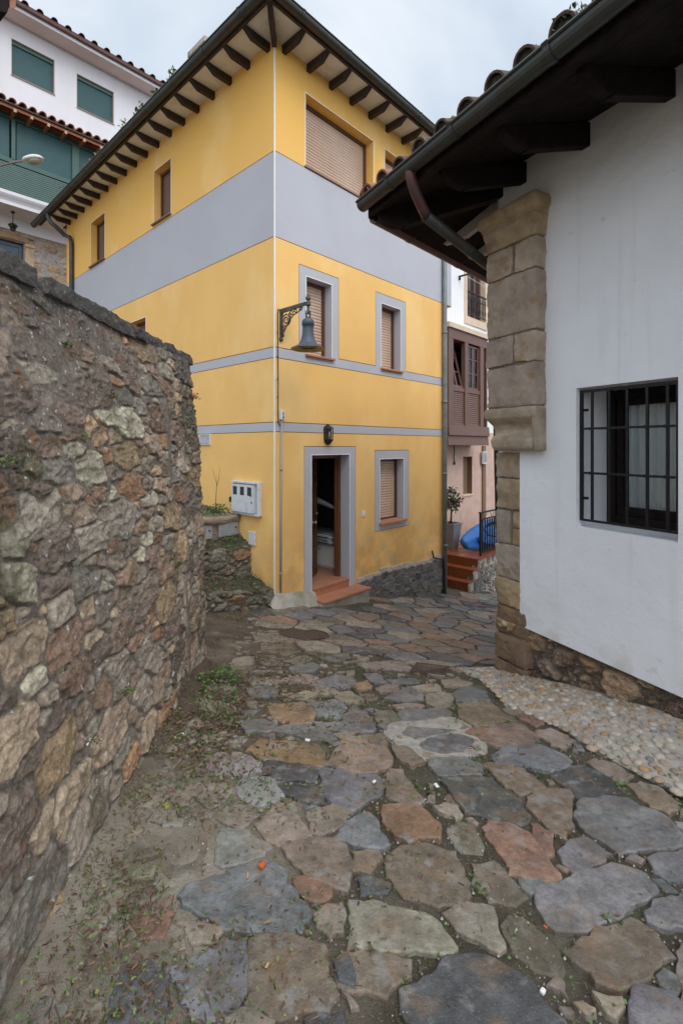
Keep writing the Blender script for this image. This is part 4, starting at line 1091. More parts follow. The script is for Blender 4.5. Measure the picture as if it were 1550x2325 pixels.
mb.loft([[LF.P(.46 + r * math.cos(a), o, -1.28 + r * math.sin(a)) for a in np.linspace(0, 6.283, 17)[:-1]] for r, o in ((.034, .021), (.034, .028), (.014, .032), (.012, .05), (.030, .056), (.036, .07), (.030, .084), (.012, .09))])
mb.build('door_knob', m_brass, leaf, smooth=True)
mb = MB(); mb.loft([[LF.P(LW - .06 + r * math.cos(a), o, -1.155 + r * math.sin(a)) for a in np.linspace(0, 6.283, 13)[:-1]] for r, o in ((.026, .021), (.026, .03), (.022, .04), (.008, .042))])
mb.build('lock', m_brass, leaf, smooth=True)
# threshold tiles and the step in front of it
mb = MB(); tiles = np.linspace(T0, T1, 5)
for a, b in zip(tiles[:-1], tiles[1:]):
    mb.box(HR, a + .003, b - .003, -.30, .012, DB - .03, DB, 0)
    mb.box(HR, a + .003, b - .003, -.012, -.002, DB - .135, DB - .033, 0)
mb.box(HR, T0, T1, -.31, -.013, DB - .4, DB - .031, 1)
mb.build('threshold', [m_terra, m_grout], YH, bevel=.003)
ZST = -2.335
mb = MB(); ts_ = np.linspace(.70, 1.80, 5)
for a, b in zip(ts_[:-1], ts_[1:]): mb.box(HR, a + .003, b - .003, -.01, .31, ZST - .032, ZST, 0)
st_ = mb.build('door_step', m_terra, YH, bevel=.004)
mb = MB(); cl = []
rock_box(mb, cl, HR, .70, 1.78, -.05, .275, ZST - .6, ZST - .034, (1, 1, 1), res=.05, rnd=.012, amp=.008, seed=4)
mb.build('step_base', m_concrete, st_, smooth=True)
# dim hallway behind the door
mb = MB(); za, zb_ = DB, .15
q = lambda t, o, z: HR.P(t, o, z)
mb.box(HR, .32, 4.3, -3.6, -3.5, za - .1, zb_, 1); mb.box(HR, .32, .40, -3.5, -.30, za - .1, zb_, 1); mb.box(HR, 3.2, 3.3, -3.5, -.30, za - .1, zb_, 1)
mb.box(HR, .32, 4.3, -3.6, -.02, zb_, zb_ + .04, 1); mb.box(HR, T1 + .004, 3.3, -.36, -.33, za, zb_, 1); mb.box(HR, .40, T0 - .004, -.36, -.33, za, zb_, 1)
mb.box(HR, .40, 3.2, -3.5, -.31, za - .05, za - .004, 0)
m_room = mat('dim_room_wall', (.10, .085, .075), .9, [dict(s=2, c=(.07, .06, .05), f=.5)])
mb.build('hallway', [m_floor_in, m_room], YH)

# ---- things inside the hall
cb = thing('storage_bench', 'low white bench cabinet just inside the open front door', 'cabinet', HR.P(2.0, -.9, DB))
t_c = 1.80
mb = MB(); mb.box(HR, t_c + .02, t_c + .5, -1.5, -.42, DB, DB + .42); mb.build('carcass', m_cabinet, cb, bevel=.004)
for k, (a, b) in enumerate(((-1.48, -.97), (-.955, -.44))):
    mb = MB(); mb.box(HR, t_c, t_c + .018, a, b, DB + .04, DB + .40); dd = mb.build('cabinet_door', m_cabinet, cb, bevel=.003)
    mb = MB(); oo = b - .05 if k == 0 else a + .05
    mb.lathe(HR.P(t_c - .012, oo, DB + .33), [(0, -.012), (.012, -.008), (.014, 0), (.012, .008), (0, .012)], 10); mb.build('knob', m_iron, dd, smooth=True)
def plaid():
    m = bpy.data.materials.new('dark_plaid_cloth'); m.use_nodes = True; t = m.node_tree; N = t.nodes; L = t.links; bs = N['Principled BSDF']; bs.inputs['Roughness'].default_value = .95
    g = N.new('ShaderNodeTexCoord'); mp = N.new('ShaderNodeMapping'); mp.inputs['Rotation'].default_value = (0, 0, A_); L.new(g.outputs['Object'], mp.inputs[0])
    sx = N.new('ShaderNodeSeparateXYZ'); L.new(mp.outputs[0], sx.inputs[0]); cur = None
    for ax in ('X', 'Y', 'Z'):
        w1 = N.new('ShaderNodeMath'); w1.operation = 'MULTIPLY'; w1.inputs[1].default_value = 21.0; L.new(sx.outputs[ax], w1.inputs[0])
        w2 = N.new('ShaderNodeMath'); w2.operation = 'FRACT'; L.new(w1.outputs[0], w2.inputs[0])
        w3 = N.new('ShaderNodeMath'); w3.operation = 'LESS_THAN'; w3.inputs[1].default_value = .28; L.new(w2.outputs[0], w3.inputs[0])
        if cur is None: cur = w3.outputs[0]
        else:
            ad = N.new('ShaderNodeMath'); ad.operation = 'ADD'; L.new(cur, ad.inputs[0]); L.new(w3.outputs[0], ad.inputs[1]); cur = ad.outputs[0]
    rp = N.new('ShaderNodeValToRGB'); rp.color_ramp.elements[0].color = (.02, .02, .025, 1); rp.color_ramp.elements[1].color = (.8, .8, .8, 1); rp.color_ramp.elements[0].position = .1
    dv = N.new('ShaderNodeMath'); dv.operation = 'MULTIPLY'; dv.inputs[1].default_value = .45; L.new(cur, dv.inputs[0]); L.new(dv.outputs[0], rp.inputs[0]); L.new(rp.outputs[0], bs.inputs['Base Color'])
    return m
mb = MB(); rings = []
for f, sh in ((0, .86), (.12, .99), (.3, 1.0), (.48, .985), (.52, .95), (.56, .985), (.75, 1.0), (.92, .95), (1.0, .78)):
    rings.append([HR.P(t_c + .22 + .30 * sh * math.copysign(abs(math.cos(a)) ** .5, math.cos(a)), -.93 + .55 * sh * math.copysign(abs(math.sin(a)) ** .5, math.sin(a)), DB + .424 + .20 * f + .012 * math.sin(5 * a)) for a in np.linspace(0, 6.283, 33)[:-1]])
mb.loft(rings)
tag(mb.build('cushion', plaid(), smooth=True), 'black and white checked cushion on the white bench inside the door', 'cushion')
# ---------------------------------------------------------------- someone just behind the door, an arm reaching for the jamb
def skin_body(name, verts, edges, radii, mats, parent, sub=2):
    me = bpy.data.meshes.new(name); me.from_pydata(verts, edges, []); me.materials.append(mats)
    o = bpy.data.objects.new(name, me); link(o)
    sk = o.modifiers.new('skin', 'SKIN'); sk.use_smooth_shade = True
    for i, r in enumerate(radii): me.skin_vertices[0].data[i].radius = r if isinstance(r, tuple) else (r, r)
    me.skin_vertices[0].data[0].use_root = True
    ss = o.modifiers.new('sub', 'SUBSURF'); ss.levels = sub; ss.render_levels = sub
    if parent is not None: setparent(o, parent)
    return o
def to_mesh(o):
    dg = bpy.context.evaluated_depsgraph_get(); dg.update()
    me = bpy.data.meshes.new_from_object(o.evaluated_get(dg)); mats_ = [m for m in o.data.materials]
    o.modifiers.clear(); o.data = me
    return o
hand = hit(756, 1152, HR.P(1.5, -.42, 0), nR)              # wrist, just inside the jamb
elb = hit(728, 1139, HR.P(1.2, -.62, 0), nR)
pc = hit(694, 1013, HR.P(1.05, -.98, 0), nR); pc.z = DB      # where they stand, hidden by the leaf
per = thing('person', 'person in a grey sweater behind the open door, one hand on the jamb', 'person', pc)
fw = (hand - pc); fw.z = 0; fw.normalize(); sdv = V((fw.y, -fw.x, 0))
Hh = 1.70
def B(s, f, z): return pc + sdv * s + fw * f + V((0, 0, z))
sh_r = B(.16, .03, 1.38)
vs_ = [B(0, 0, .92), B(0, 0, 1.10), B(0, .01, 1.30), B(0, .0, 1.44), B(0, .01, 1.52), B(0, .03, 1.60), B(0, .02, 1.67),
       B(-.10, 0, .86), B(-.10, .01, .48), B(-.10, -.02, .08), B(-.10, .12, .035), B(.10, 0, .86), B(.10, .03, .48), B(.10, .02, .08), B(.10, .15, .035),
       B(-.17, 0, 1.39), B(-.20, -.02, 1.12), B(-.19, .08, .90), sh_r, sh_r.lerp(elb, .55) - V((0, 0, .02)), elb, hand]
ed = [(0, 1), (1, 2), (2, 3), (3, 4), (4, 5), (5, 6), (0, 7), (7, 8), (8, 9), (9, 10), (0, 11), (11, 12), (12, 13), (13, 14), (3, 15), (15, 16), (16, 17), (3, 18), (18, 19), (19, 20), (20, 21)]
ra = [(.15, .11), (.135, .10), (.15, .11), (.07, .06), (.055, .055), (.085, .095), (.06, .07), .085, .06, .045, .035, .085, .06, .045, .035, .06, .045, .03, .06, .055, .054, .034]
body = to_mesh(skin_body('body', vs_, ed, ra, m_skin, per))
body.data.materials.append(m_sleeve); body.data.materials.append(m_trouser); body.data.materials.append(m_hair)
wr = hand
for p in body.data.polygons:
    c_ = p.center; z = c_.z - DB
    if z < .95: p.material_index = 2
    elif z < 1.49 and (c_ - wr).length > .035 and (c_ - B(-.19, .08, .90)).length > .06: p.material_index = 1
    elif z > 1.60: p.material_index = 3
    p.use_smooth = True
# the hand: palm, four unequal bent fingers, thumb from the side of the palm
d = (hand - elb).normalized(); d = (d + V((.15, 0, -.25))).normalized()
sd_ = d.cross(V((0, 0, 1))).normalized(); up_ = sd_.cross(d).normalized()
hb_v, hb_e, hb_r = [hand, hand + d * .045, hand + d * .085], [(0, 1), (1, 2)], [(.022, .018), (.034, .015), (.036, .013)]
for k, (off, L) in enumerate(((.027, .070), (.009, .080), (-.009, .075), (-.026, .058))):
    b = len(hb_v); root = hand + d * .088 + up_ * off
    c1 = (d * .9 + sd_ * .35).normalized(); c2 = (d * .55 + sd_ * .8).normalized()
    hb_v += [root, root + d * L * .4, root + d * L * .4 + c1 * L * .35, root + d * L * .4 + c1 * L * .35 + c2 * L * .25]
    hb_e += [(2, b), (b, b + 1), (b + 1, b + 2), (b + 2, b + 3)]; hb_r += [.0095, .009, .008, .0068]
b = len(hb_v); tdir = (d * .6 + up_ * .75 + sd_ * .2).normalized()
hb_v += [hand + d * .03 + up_ * .03, hand + d * .03 + up_ * .03 + tdir * .032, hand + d * .04 + up_ * .03 + tdir * .06]
hb_e += [(1, b), (b, b + 1), (b + 1, b + 2)]; hb_r += [.013, .0105, .008]
to_mesh(skin_body('hand', hb_v, hb_e, hb_r, m_skin, per))
# ---------------------------------------------------------------- street lamp on the house corner
tb, zb0 = HR.at(637, 706)
SL = thing('street_lamp', 'slate grey bell shaped street lamp hanging from a scrolled iron bracket on the yellow corner', 'street lamp', HR.P(tb, 0, zb0 - .3))
FB = Fr(HR.P(tb, 0, 0), nR, dR)             # bracket plane: t out of the wall
ZA = zb0 + .01; AL = .56; zbot = HR.at(637, 768)[1]
mb = MB()
mb.box(FB, .0, .035, -.02, .02, zbot, ZA); mb.prism(FB, [(0, ZA - .05), (AL, ZA - .03), (AL, ZA + .012), (0, ZA + .012)], -.015, .015)
mb.tube([FB.P(-.0, 0, zbot + .01), FB.P(.012, 0, zbot - .03), FB.P(.02, 0, zbot - .05)], [.026, .032, .012], 10)
def spiral(c, r0, r1, a0, a1, n=16, tr=.008, z=0): mb.tube([FB.P(c[0] + (r0 + (r1 - r0) * k / n) * math.cos(a0 + (a1 - a0) * k / n), z, c[1] + (r0 + (r1 - r0) * k / n) * math.sin(a0 + (a1 - a0) * k / n)) for k in range(n + 1)], tr, 6)
cx_, cz_ = .125, ZA - .155
spiral((cx_, cz_), .078, .02, 2.4, 2.4 - 9.5, 26, .010); spiral((cx_, cz_ - .0), .092, .092, -1.9, .95, 14, .010)
spiral((.24, ZA - .088), .045, .012, 3.5, -3.5, 18, .0085); spiral((.325, ZA - .075), .036, .01, 3.3, -3.2, 16, .008); spiral((.43, ZA - .066), .032, .01, 3.3, -3.0, 16, .008)
spiral((.07, ZA - .275), .036, .01, 1.4, 8, 16, .009); spiral((.058, ZA - .37), .030, .008, 1.6, 8, 16, .009)
mb.tube([FB.P(.035, 0, zbot + .07), FB.P(.07, 0, ZA - .33), FB.P(.13, 0, ZA - .25), FB.P(.21, 0, ZA - .17), FB.P(.28, 0, ZA - .12), FB.P(.38, 0, ZA - .095), FB.P(.47, 0, ZA - .05)], .009, 6)
ax_ = FB.P(AL + .02, 0, 0); bx = V((ax_.x, ax_.y, 0))
mb.lathe(bx + V((0, 0, ZA - .06)), [(0, 0), (.020, .004), (.038, .02), (.036, .055), (.024, .07), (.022, .085), (.036, .10), (.037, .12), (.022, .148), (.006, .165), (.007, .18), (0, .19)], 16)
mb.build('bracket', m_bracket, SL, smooth=False)
mb = MB()
zc = 1.62 - 0.0
ztop_l = ray(690, 722).z * ax_.y / 1.0; zrim = ray(690, 791).z * ax_.y
mb.tube([bx + V((0, 0, ZA - .06)), bx + V((.006, 0, ZA - .12)), bx + V((0, 0, ztop_l + .05))], .017, 8)
for s_ in (-1, 1): mb.tube([bx + V((.028 * s_, 0, ztop_l + .10)), bx + V((.03 * s_, .0, ztop_l + .06)), bx + V((.02 * s_, 0, ztop_l))], .011, 6)
mb.build('hanger', m_lamp, SL, smooth=True)
Hb = ztop_l - zrim
mb = MB(); k = Hb / .46
pr = [(0, .46), (.045, .455), (.078, .425), (.084, .395), (.084, .345), (.076, .340), (.076, .29), (.079, .24), (.086, .18), (.10, .12), (.125, .07), (.15, .045), (.165, .035), (.235, -.005), (.236, -.012), (.16, .022), (.0, .03)]
mb.lathe(bx + V((0, 0, zrim)), [(r, z * k) for r, z in pr[:15]], 32); bell = mb.build('shade', m_lamp, SL, smooth=True)
mb = MB(); mb.lathe(bx + V((0, 0, zrim)), [(.233, -.013), (.16, .020), (.125, .026), (.12, .018), (.09, .018), (.085, .028), (0, .03)], 32)
mb.build('reflector', m_lampin, SL, smooth=False)
mb = MB(); mb.lathe(bx + V((0, 0, zrim)), [(.125, .030), (.125, .008), (.095, .008), (.095, .03)], 24); mb.build('lamp_ring', m_black, SL)
# its cable, the junction box and the conduit below
tcab = HR.t(629.5); tbx = HR.t(637.5); zbx1, zbx0 = HR.at(637, 932)[1], HR.at(637, 953)[1]
mb = MB(); mb.tube([HR.P(tb - .0, .012, ZA - .01), HR.P(tcab + .005, .012, ZA + .005), HR.P(tcab, .012, ZA - .06), HR.P(tcab + .002, .012, 1.3), HR.P(tcab + .006, .012, .9), HR.P(tcab + .003, .012, zbx0 + .05), HR.P(tcab + .01, .014, zbx0 - .06), HR.P(tbx - .02, .014, zbx0 - .09), HR.P(tbx, .014, zbx0 - .05), HR.P(tbx, .014, zbx0)], .007, 6)
for z in (1.62, 1.28, .95, .7): mb.tube([HR.P(tcab, .012, z), HR.P(tcab, .012, z + .02)], .011, 6)
tag(mb.build('cable', m_black, smooth=True), 'thin black cable clipped down the yellow house corner from the street lamp', 'cable')
jb = thing('junction_box', 'small white electric box on the grey band beside the house corner', 'electric box', HR.P(tbx, 0, zbx0))
mb = MB(); mb.box(HR, tbx - .035, tbx + .035, .001, .05, zbx0, zbx1); mb.build('box', m_plasticw, jb, bevel=.006)
mb = MB(); mb.box(HR, tbx - .008, tbx + .016, .05, .054, zbx0 + .02, zbx0 + .045); mb.box(HR, tbx - .004, tbx + .008, .05, .055, zbx0 + .06, zbx0 + .11); mb.build('switch', m_iron, jb)
mb = MB(); mb.tube([HR.P(tbx, .02, zbx0), HR.P(tbx - .012, .02, -1.0), HR.P(tbx - .02, .02, -2.15)], .016, 10)
for z in (-.35, -1.85): mb.tube([HR.P(tbx - .01 - .008 * (z < -1), .02, z), HR.P(tbx - .01 - .008 * (z < -1), .02, z + .03)], .022, 10)
tag(mb.build('conduit', m_conduit, smooth=True), 'grey conduit running down the yellow corner from the white electric box', 'pipe')
# wall lantern over the door
tl, z1 = HR.at(752, 963, .09); z0 = HR.at(752, 1010, .09)[1]
WL = thing('wall_lantern', 'black half lantern with glass panes above the front door', 'lantern', HR.P(tl, 0, z0))
h_ = z1 - z0; wl = .085
oc = [(math.cos(a) * .085, abs(math.sin(a)) * .11) for a in np.linspace(0, math.pi, 6)]
def hring(s_, z, extra=0): return [HR.P(tl + a * s_, .004 + b * s_ + extra, z) for a, b in oc]
mb = MB()
for rr in ([(1.0, z0 + h_ * .80), (1.04, z0 + h_ * .80), (.95, z0 + h_ * .84), (.45, z0 + h_ * .93), (.30, z0 + h_ * .95), (.28, z0 + h_)], [(.25, z0), (.45, z0 + h_ * .05), (.6, z0 + h_ * .1), (.95, z0 + h_ * .22), (.95, z0 + h_ * .27), (.8, z0 + h_ * .27)]):
    mb.loft([hring(s_, z) for s_, z in rr])
mb.box(HR, tl - .07, tl + .07, .002, .012, z0 + h_ * .1, z0 + h_ * .9)
body = mb.build('body', m_iron, WL)
mb = MB()
for (a, b), (c, d) in zip(hring and [(x, y) for x, y in oc], [(x, y) for x, y in oc]): mb.tube([HR.P(tl + a * .88, .004 + b * .88, z0 + h_ * .26), HR.P(tl + a * .97, .004 + b * .97, z0 + h_ * .81)], .006, 6)
mb.build('glazing_bars', m_iron, WL)
mb = MB(); A1, A2 = hring(.86, z0 + h_ * .27), hring(.95, z0 + h_ * .80)
for i in range(5): mb.quad(A1[i], A1[i + 1], A2[i + 1], A2[i])
mb.build('pane', m_glass, WL)
mb = MB(); mb.lathe(HR.P(tl, .05, z0 + h_ * .3), [(0, 0), (.016, 0), (.016, h_ * .2), (.012, h_ * .33), (0, h_ * .36)], 10); mb.build('bulb', m_plasticw, WL, smooth=True)
# doorbell
tq, zq = HR.at(824, 1167)
db = thing('doorbell', 'small white doorbell switch between the door and the ground floor window', 'doorbell', HR.P(tq, 0, zq - .06))
mb = MB(); mb.box(HR, tq - .04, tq + .04, .001, .014, zq - .055, zq + .055); mb.build('plate', m_plasticw, db, bevel=.006)
mb = MB(); mb.box(HR, tq - .025, tq + .02, .0145, .022, zq - .04, zq + .02); mb.build('button', m_plasticw, db, bevel=.004)
# black hose stub at the foot of the front
h0 = HR.at(978, 1250); h1 = HR.at(984, 1268); h2 = HR.at(1000, 1270)
mb = MB(); mb.tube([HR.P(h0[0], .03, h0[1]), HR.P(h0[0] + .02, .05, h1[1] + .04), HR.P(h1[0] + .03, .06, h1[1]), HR.P(h2[0] - .08, .07, h2[1] + .03), HR.P(h2[0] - .01, .07, h2[1] - .02), HR.P(h2[0] + .02, .075, h2[1] - .25), HR.P(h2[0] + .0, .08, -3.05)], .016, 8)
tag(mb.build('hose', m_black, smooth=True), 'black hose curling over the grey plinth to the ground by the downpipe', 'hose')

# ---------------------------------------------------------------- fixtures on the long side
def HLp(u, v, o=0): t, z = HL.at(u, v, o); return t, z
t1, za = HLp(534.4, 1090); t0, zb_ = HLp(595, 1172.6)
mt = thing('meter_cabinet', 'grey electricity meter cabinet with three dark windows on the yellow side wall', 'meter box', HL.P((t0 + t1) / 2, 0, zb_))
e = .03
mb = MB()
mb.box(HL, t0, t0 + e, .001, .075, zb_, za); mb.box(HL, t1 - e, t1, .001, .075, zb_, za); mb.box(HL, t0 + e, t1 - e, .001, .075, za - e, za); mb.box(HL, t0 + e, t1 - e, .001, .075, zb_, zb_ + e)
mb.box(HL, t0 + e, t1 - e, .001, .02, zb_ + e, za - e); mb.build('case', m_meter, mt, bevel=.005)
mb = MB(); rr = [(t0 + .09, t1 - .04, zb_ + .04, za - .05, 0, .10)]
cw = (t1 - t0 - .13) / 3; wins = []
for k in range(3):
    a = t0 + .09 + cw * k + cw * .2; rr.append((a, a + cw * .62, za - .21, za - .08, None, .09, 0)); wins.append((a, a + cw * .62))
facade(mb, HL, rr)
a, b, c_, d = t0 + .09, t1 - .04, zb_ + .04, za - .05
for p, q in (((a, c_), (b, c_)), ((b, c_), (b, d)), ((b, d), (a, d)), ((a, d), (a, c_))): mb.quad(HL.P(p[0], .02, p[1]), HL.P(q[0], .02, q[1]), HL.P(q[0], .10, q[1]), HL.P(p[0], .10, p[1]))
dr_ = mb.build('cabinet_door', m_meter, mt, recalc=False)
for a, b in wins:
    mb = MB(); mb.box(HL, a + .004, b - .004, .085, .094, za - .206, za - .084); mb.build('window', m_smoke, dr_)
mb = MB(); cxm = t0 + .125; zm = zb_ + .20
mb.prism(HL, [(cxm - .018, zm), (cxm, zm - .022), (cxm + .018, zm), (cxm, zm + .022)], .1005, .103); m_bl = mat('blue_mark', (.02, .06, .22), .5); mb.build('emblem', m_bl, dr_)
mb = MB(); mb.tube([HL.P(t0 + .13, .11, zb_ + .30), HL.P(t0 + .13, .118, zb_ + .30)], .012, 8); mb.build('lock', m_iron, dr_)
ta, z1_ = HLp(581, 1208); tb_, z0_ = HLp(570, 1236)
pb = thing('cover_plate', 'small blank grey service box low on the yellow side wall', 'service box', HL.P(ta, 0, z0_))
mb = MB(); mb.box(HL, min(ta, tb_) - .005, max(ta, tb_) + .03, .001, .028, z0_, z1_); mb.build('lid', m_meter, pb, bevel=.005)
ta, z1_ = HLp(479, 985); tb_, z0_ = HLp(455, 1010)
vg = thing('vent_grille', 'grey slatted vent grille under the grey band beside the old wall', 'vent', HL.P(ta, 0, z0_))
mb = MB()
for k in range(7):
    z = z0_ + .02 + k * (z1_ - z0_ - .04) / 7; mb.prism_t(HL, [(.004, z + .02), (.018, z + .004), (.02, z + .008), (.006, z + .024)], ta + .012, tb_ - .012)
mb.build('slats', m_meter, vg)
mb = MB(); mb.box(HL, ta, ta + .014, .001, .024, z0_, z1_); mb.box(HL, tb_ - .014, tb_, .001, .024, z0_, z1_); mb.box(HL, ta + .014, tb_ - .014, .001, .024, z1_ - .014, z1_); mb.box(HL, ta + .014, tb_ - .014, .001, .024, z0_, z0_ + .014)
mb.build('frame', m_meter, vg)
ta, z1_ = HLp(529, 1127); z0_ = HLp(529, 1140)[1]
tp_ = thing('outdoor_socket', 'small black weatherproof socket with open lid left of the meter cabinet', 'socket', HL.P(ta, 0, z0_))
mb = MB(); mb.box(HL, ta - .03, ta + .03, .001, .06, z0_, z1_); mb.build('box', m_black, tp_, bevel=.012)
mb = MB(); mb.prism_t(HL, [(.02, z0_ - .004), (.13, z0_ + .012), (.13, z0_ + .022), (.02, z0_ + .006)], ta - .035, ta + .035); m_teal = mat('pale_teal', (.30, .48, .46), .5); mb.build('lid', m_teal, tp_)
# ---------------------------------------------------------------- overgrown stone steps beside the house
ST = thing('stone_steps', 'overgrown rough stone steps climbing between the old wall and the yellow house', 'steps', HL.P(.4, .5, -2.3))
STG = np.array([(.15, .125, .095), (.19, .145, .10), (.13, .12, .10), (.20, .12, .075), (.16, .15, .125), (.11, .105, .085)])
FS = Fr(HL.P(.03, 0, 0), nL, nR)            # riser faces: t runs away from the house wall, out = back toward the lane
def step(name, off, width, zbot, ztop, seed, sizes, sl=0.0):
    f = Fr(HL.P(off, 0, 0), nL, nR)
    return field_panel(name, f, 0.005, width, lambda t: zbot - .05 * t, lambda t: ztop + sl * t - .02 * math.sin(t * 6) + .015 * math.sin(t * 17), .0, .012, sizes, 1.7, seed, ST, pal=STG * 1.6, mortar=(.16, .145, .10), edge=.012, relief=.035, rough=.015, wob=.03, fold=.12)
m_mossy = mat('mossy_earth', (.095, .08, .058), .95, [dict(s=5, d=9, lo=.4, hi=.6, c=(.055, .07, .022), f=.85), dict(s=9, d=8, lo=.52, hi=.64, c=(.15, .115, .08), f=.7), dict(s=90, lo=.6, hi=.7, c=(.30, .27, .22), f=.5)], [dict(s=40, d=9, k=.9, h=.03), dict(s=160, k=.7, h=.008)])
def tread(off0, off1, width, z0, z1, seed, sl=0.0):
    n, m = 40, 50; P_ = np.zeros((n, m, 3))
    for i in range(n):
        for j in range(m):
            a = off0 + (off1 - off0) * i / (n - 1); o = width * j / (m - 1); q = HL.P(a, o, 0)
            z = z0 + (z1 - z0) * sst(i / (n - 1), 0, 1) + (fbm(a * 11, o * 11, 5, seed, .6) - .5) * .10 + .04 * math.exp(-o / .1) + sl * o - .03
            P_[i, j] = (q.x, q.y, z)
    return grid_mesh('tread', P_, None, m_mossy, ST)
step('riser', .03, 1.35, -2.46, -2.05, 31, [(.10, 8), (.075, 30), (.045, 120), (.025, 300)], .13)
tread(.015, .60, 1.4, -2.05, -1.94, 3, .13)
step('riser', .56, 1.5, -2.02, -1.49, 32, [(.12, 8), (.08, 30), (.045, 120), (.022, 300)])
tread(.55, .90, 1.6, -1.49, -1.36, 4)
zl = -1.055
f2 = Fr(HL.P(.84, 0, 0), nL, nR)
mb = MB(); cl = []
rock_box(mb, cl, f2, .0, .62, -.35, .03, zl - .10, zl, (.30, .26, .19), res=.025, rnd=.03, amp=.02, seed=3)
rock_box(mb, cl, f2, .60, 1.6, -.35, .02, zl - .12, zl - .03, (.26, .23, .17), res=.03, rnd=.03, amp=.02, seed=5)
rock_box(mb, cl, f2, -.0, 1.6, -.35, -.03, -1.6, zl - .09, (.30, .27, .23), res=.05, rnd=.01, amp=.008, seed=6)
mb.build('ledge', m_ashlar, ST, smooth=True, col=cl)
tread(.80, 2.3, 1.7, zl - .03, zl + .10, 5)
u1 = hit(543, 1213, f2.P(0, 0, 0), nR); u2 = hit(497, 1222, f2.P(0, 0, 0), nR); v1 = hit(543, 1180, f2.P(0, 0, 0), nR)
ta_, tb_ = (u1 - f2.O).dot(nL), (u2 - f2.O).dot(nL)
for lab, (a, b) in (('grey metal service hatch with chalky scrawls under the planted ledge', (ta_ + .01, tb_)), ('narrow grey metal service hatch half hidden by the old wall', (tb_ + .11, tb_ + .55))):
    d_ = thing('service_hatch', lab, 'hatch', f2.P(a, 0, u1.z), 'grey service hatches beside the steps')
    mb = MB(); mb.box(f2, a, b, -.02, -.003, u1.z, v1.z); mb.build('panel', m_util, d_, bevel=.004)
    mb = MB(); mb.tube([f2.P(a + .05, -.002, u1.z + .12), f2.P(a + .05, .012, u1.z + .12)], .012, 8); mb.build('lock', m_iron, d_)
for k_, (o0_, o1_, z0_, z1_, n_) in enumerate(((.0, .60, -2.03, -1.92, 330), (.56, .86, -1.47, -1.36, 200))):
    mb, cl = MB(), []; r5 = np.random.RandomState(60 + k_)
    for _ in range(n_):
        a_, b_ = r5.uniform(o0_, o1_), r5.uniform(0, 1.3); f_ = (a_ - o0_) / (o1_ - o0_)
        leafset(1, HL.P(a_, b_, z0_ + (z1_ - z0_) * f_ + (.13 * b_ if k_ == 0 else 0)), .02, .05, .04, [GRN, DRY, DRY][r5.randint(3)], r5, .5, (mb, cl))
    tag(mb.build('leaf_debris', m_leaf, ST, col=cl, recalc=False), kind='stuff')
# low rendered kerb at the wall's end
mb = MB(); cl = []
fk = Fr(V((-1.62, 4.75, 0)), (dL * .9 + V((0, .25, 0))), V((1, .3, 0)))
rock_box(mb, cl, fk, -.1, .35, -.25, .10, -2.3, -1.74, (.30, .26, .21), res=.03, rnd=.05, amp=.03, seed=8)
rock_box(mb, cl, fk, .1, 1.2, -.25, .06, -2.3, -1.50, (.32, .29, .25), res=.03, rnd=.04, amp=.02, seed=9)
mb.build('side_kerb', m_concrete, ST, smooth=True)
# plants on and above the steps
for k, (a, o, z, n, r, h, lab, cols) in enumerate((
        (1.0, .32, zl + .02, 190, .20, .17, 'clump of green leaves on the ledge left of the meter cabinet', GRN),
        (1.1, .75, zl + .02, 130, .20, .15, 'leafy weeds on the ledge close to the old wall', GRN),
        (.80, .22, -1.40, 90, .14, .05, 'creeping green weed below the larger grey hatch', GRN[:3]),
        (.76, .70, -1.42, 70, .15, .05, 'small weeds under the narrow grey hatch', GRN[:3]),
        (.30, .62, -2.06, 90, .16, .06, 'green weed on the lowest step, its left half', GRN),
        (.42, .15, -2.00, 60, .12, .05, 'brownish weed on the lowest step against the yellow wall', DRY + GRN[:1]),
        (-.02, .10, -2.26, 22, .05, .07, 'yellowing broad leaves at the foot of the steps by the house corner', [(.22, .20, .03), (.12, .16, .03)]))):
    plant('weed_clump', lab, 'weed', 'weeds on the overgrown steps', HL.P(a, o, z), n, r, h, .05 if k < 2 else .03, cols, 200 + k)
tw, zt_ = HL.at(504, 1125)
bs_ = HL.P(tw, .12, zl + .03)
mb = MB(); top = HL.at(487, 1035)[1]
mb.tube([bs_, bs_ + V((.01, 0, .25)), bs_ + V((.02, .01, .42)), bs_ + dL * .12 + V((0, 0, .70))], [.007, .005, .004, .0015], 6)
mb.tube([bs_ + V((.02, .01, .40)), bs_ - dL * .10 + V((0, 0, .52)), bs_ - dL * .13 + V((0, 0, .70))], [.004, .003, .0015], 6)
mb.tube([bs_ + V((.015, 0, .30)), bs_ + V((.02, .0, .58))], [.003, .0012], 5)
m_twig = mat('brown_twig', (.10, .055, .03), .8)
tag(mb.build('bare_sapling', m_twig, smooth=True), 'thin leafless sapling against the yellow side wall above the ledge', 'sapling')
# climbing green at the wall's end
plant('wall_weed', 'dark green creeper peeping out behind the old wall below the vent', 'weed', 'weeds rooted in the rubble wall', V((-1.75, 5.6, -.75)), 150, .10, .75, .05, GRN[:3], 230)
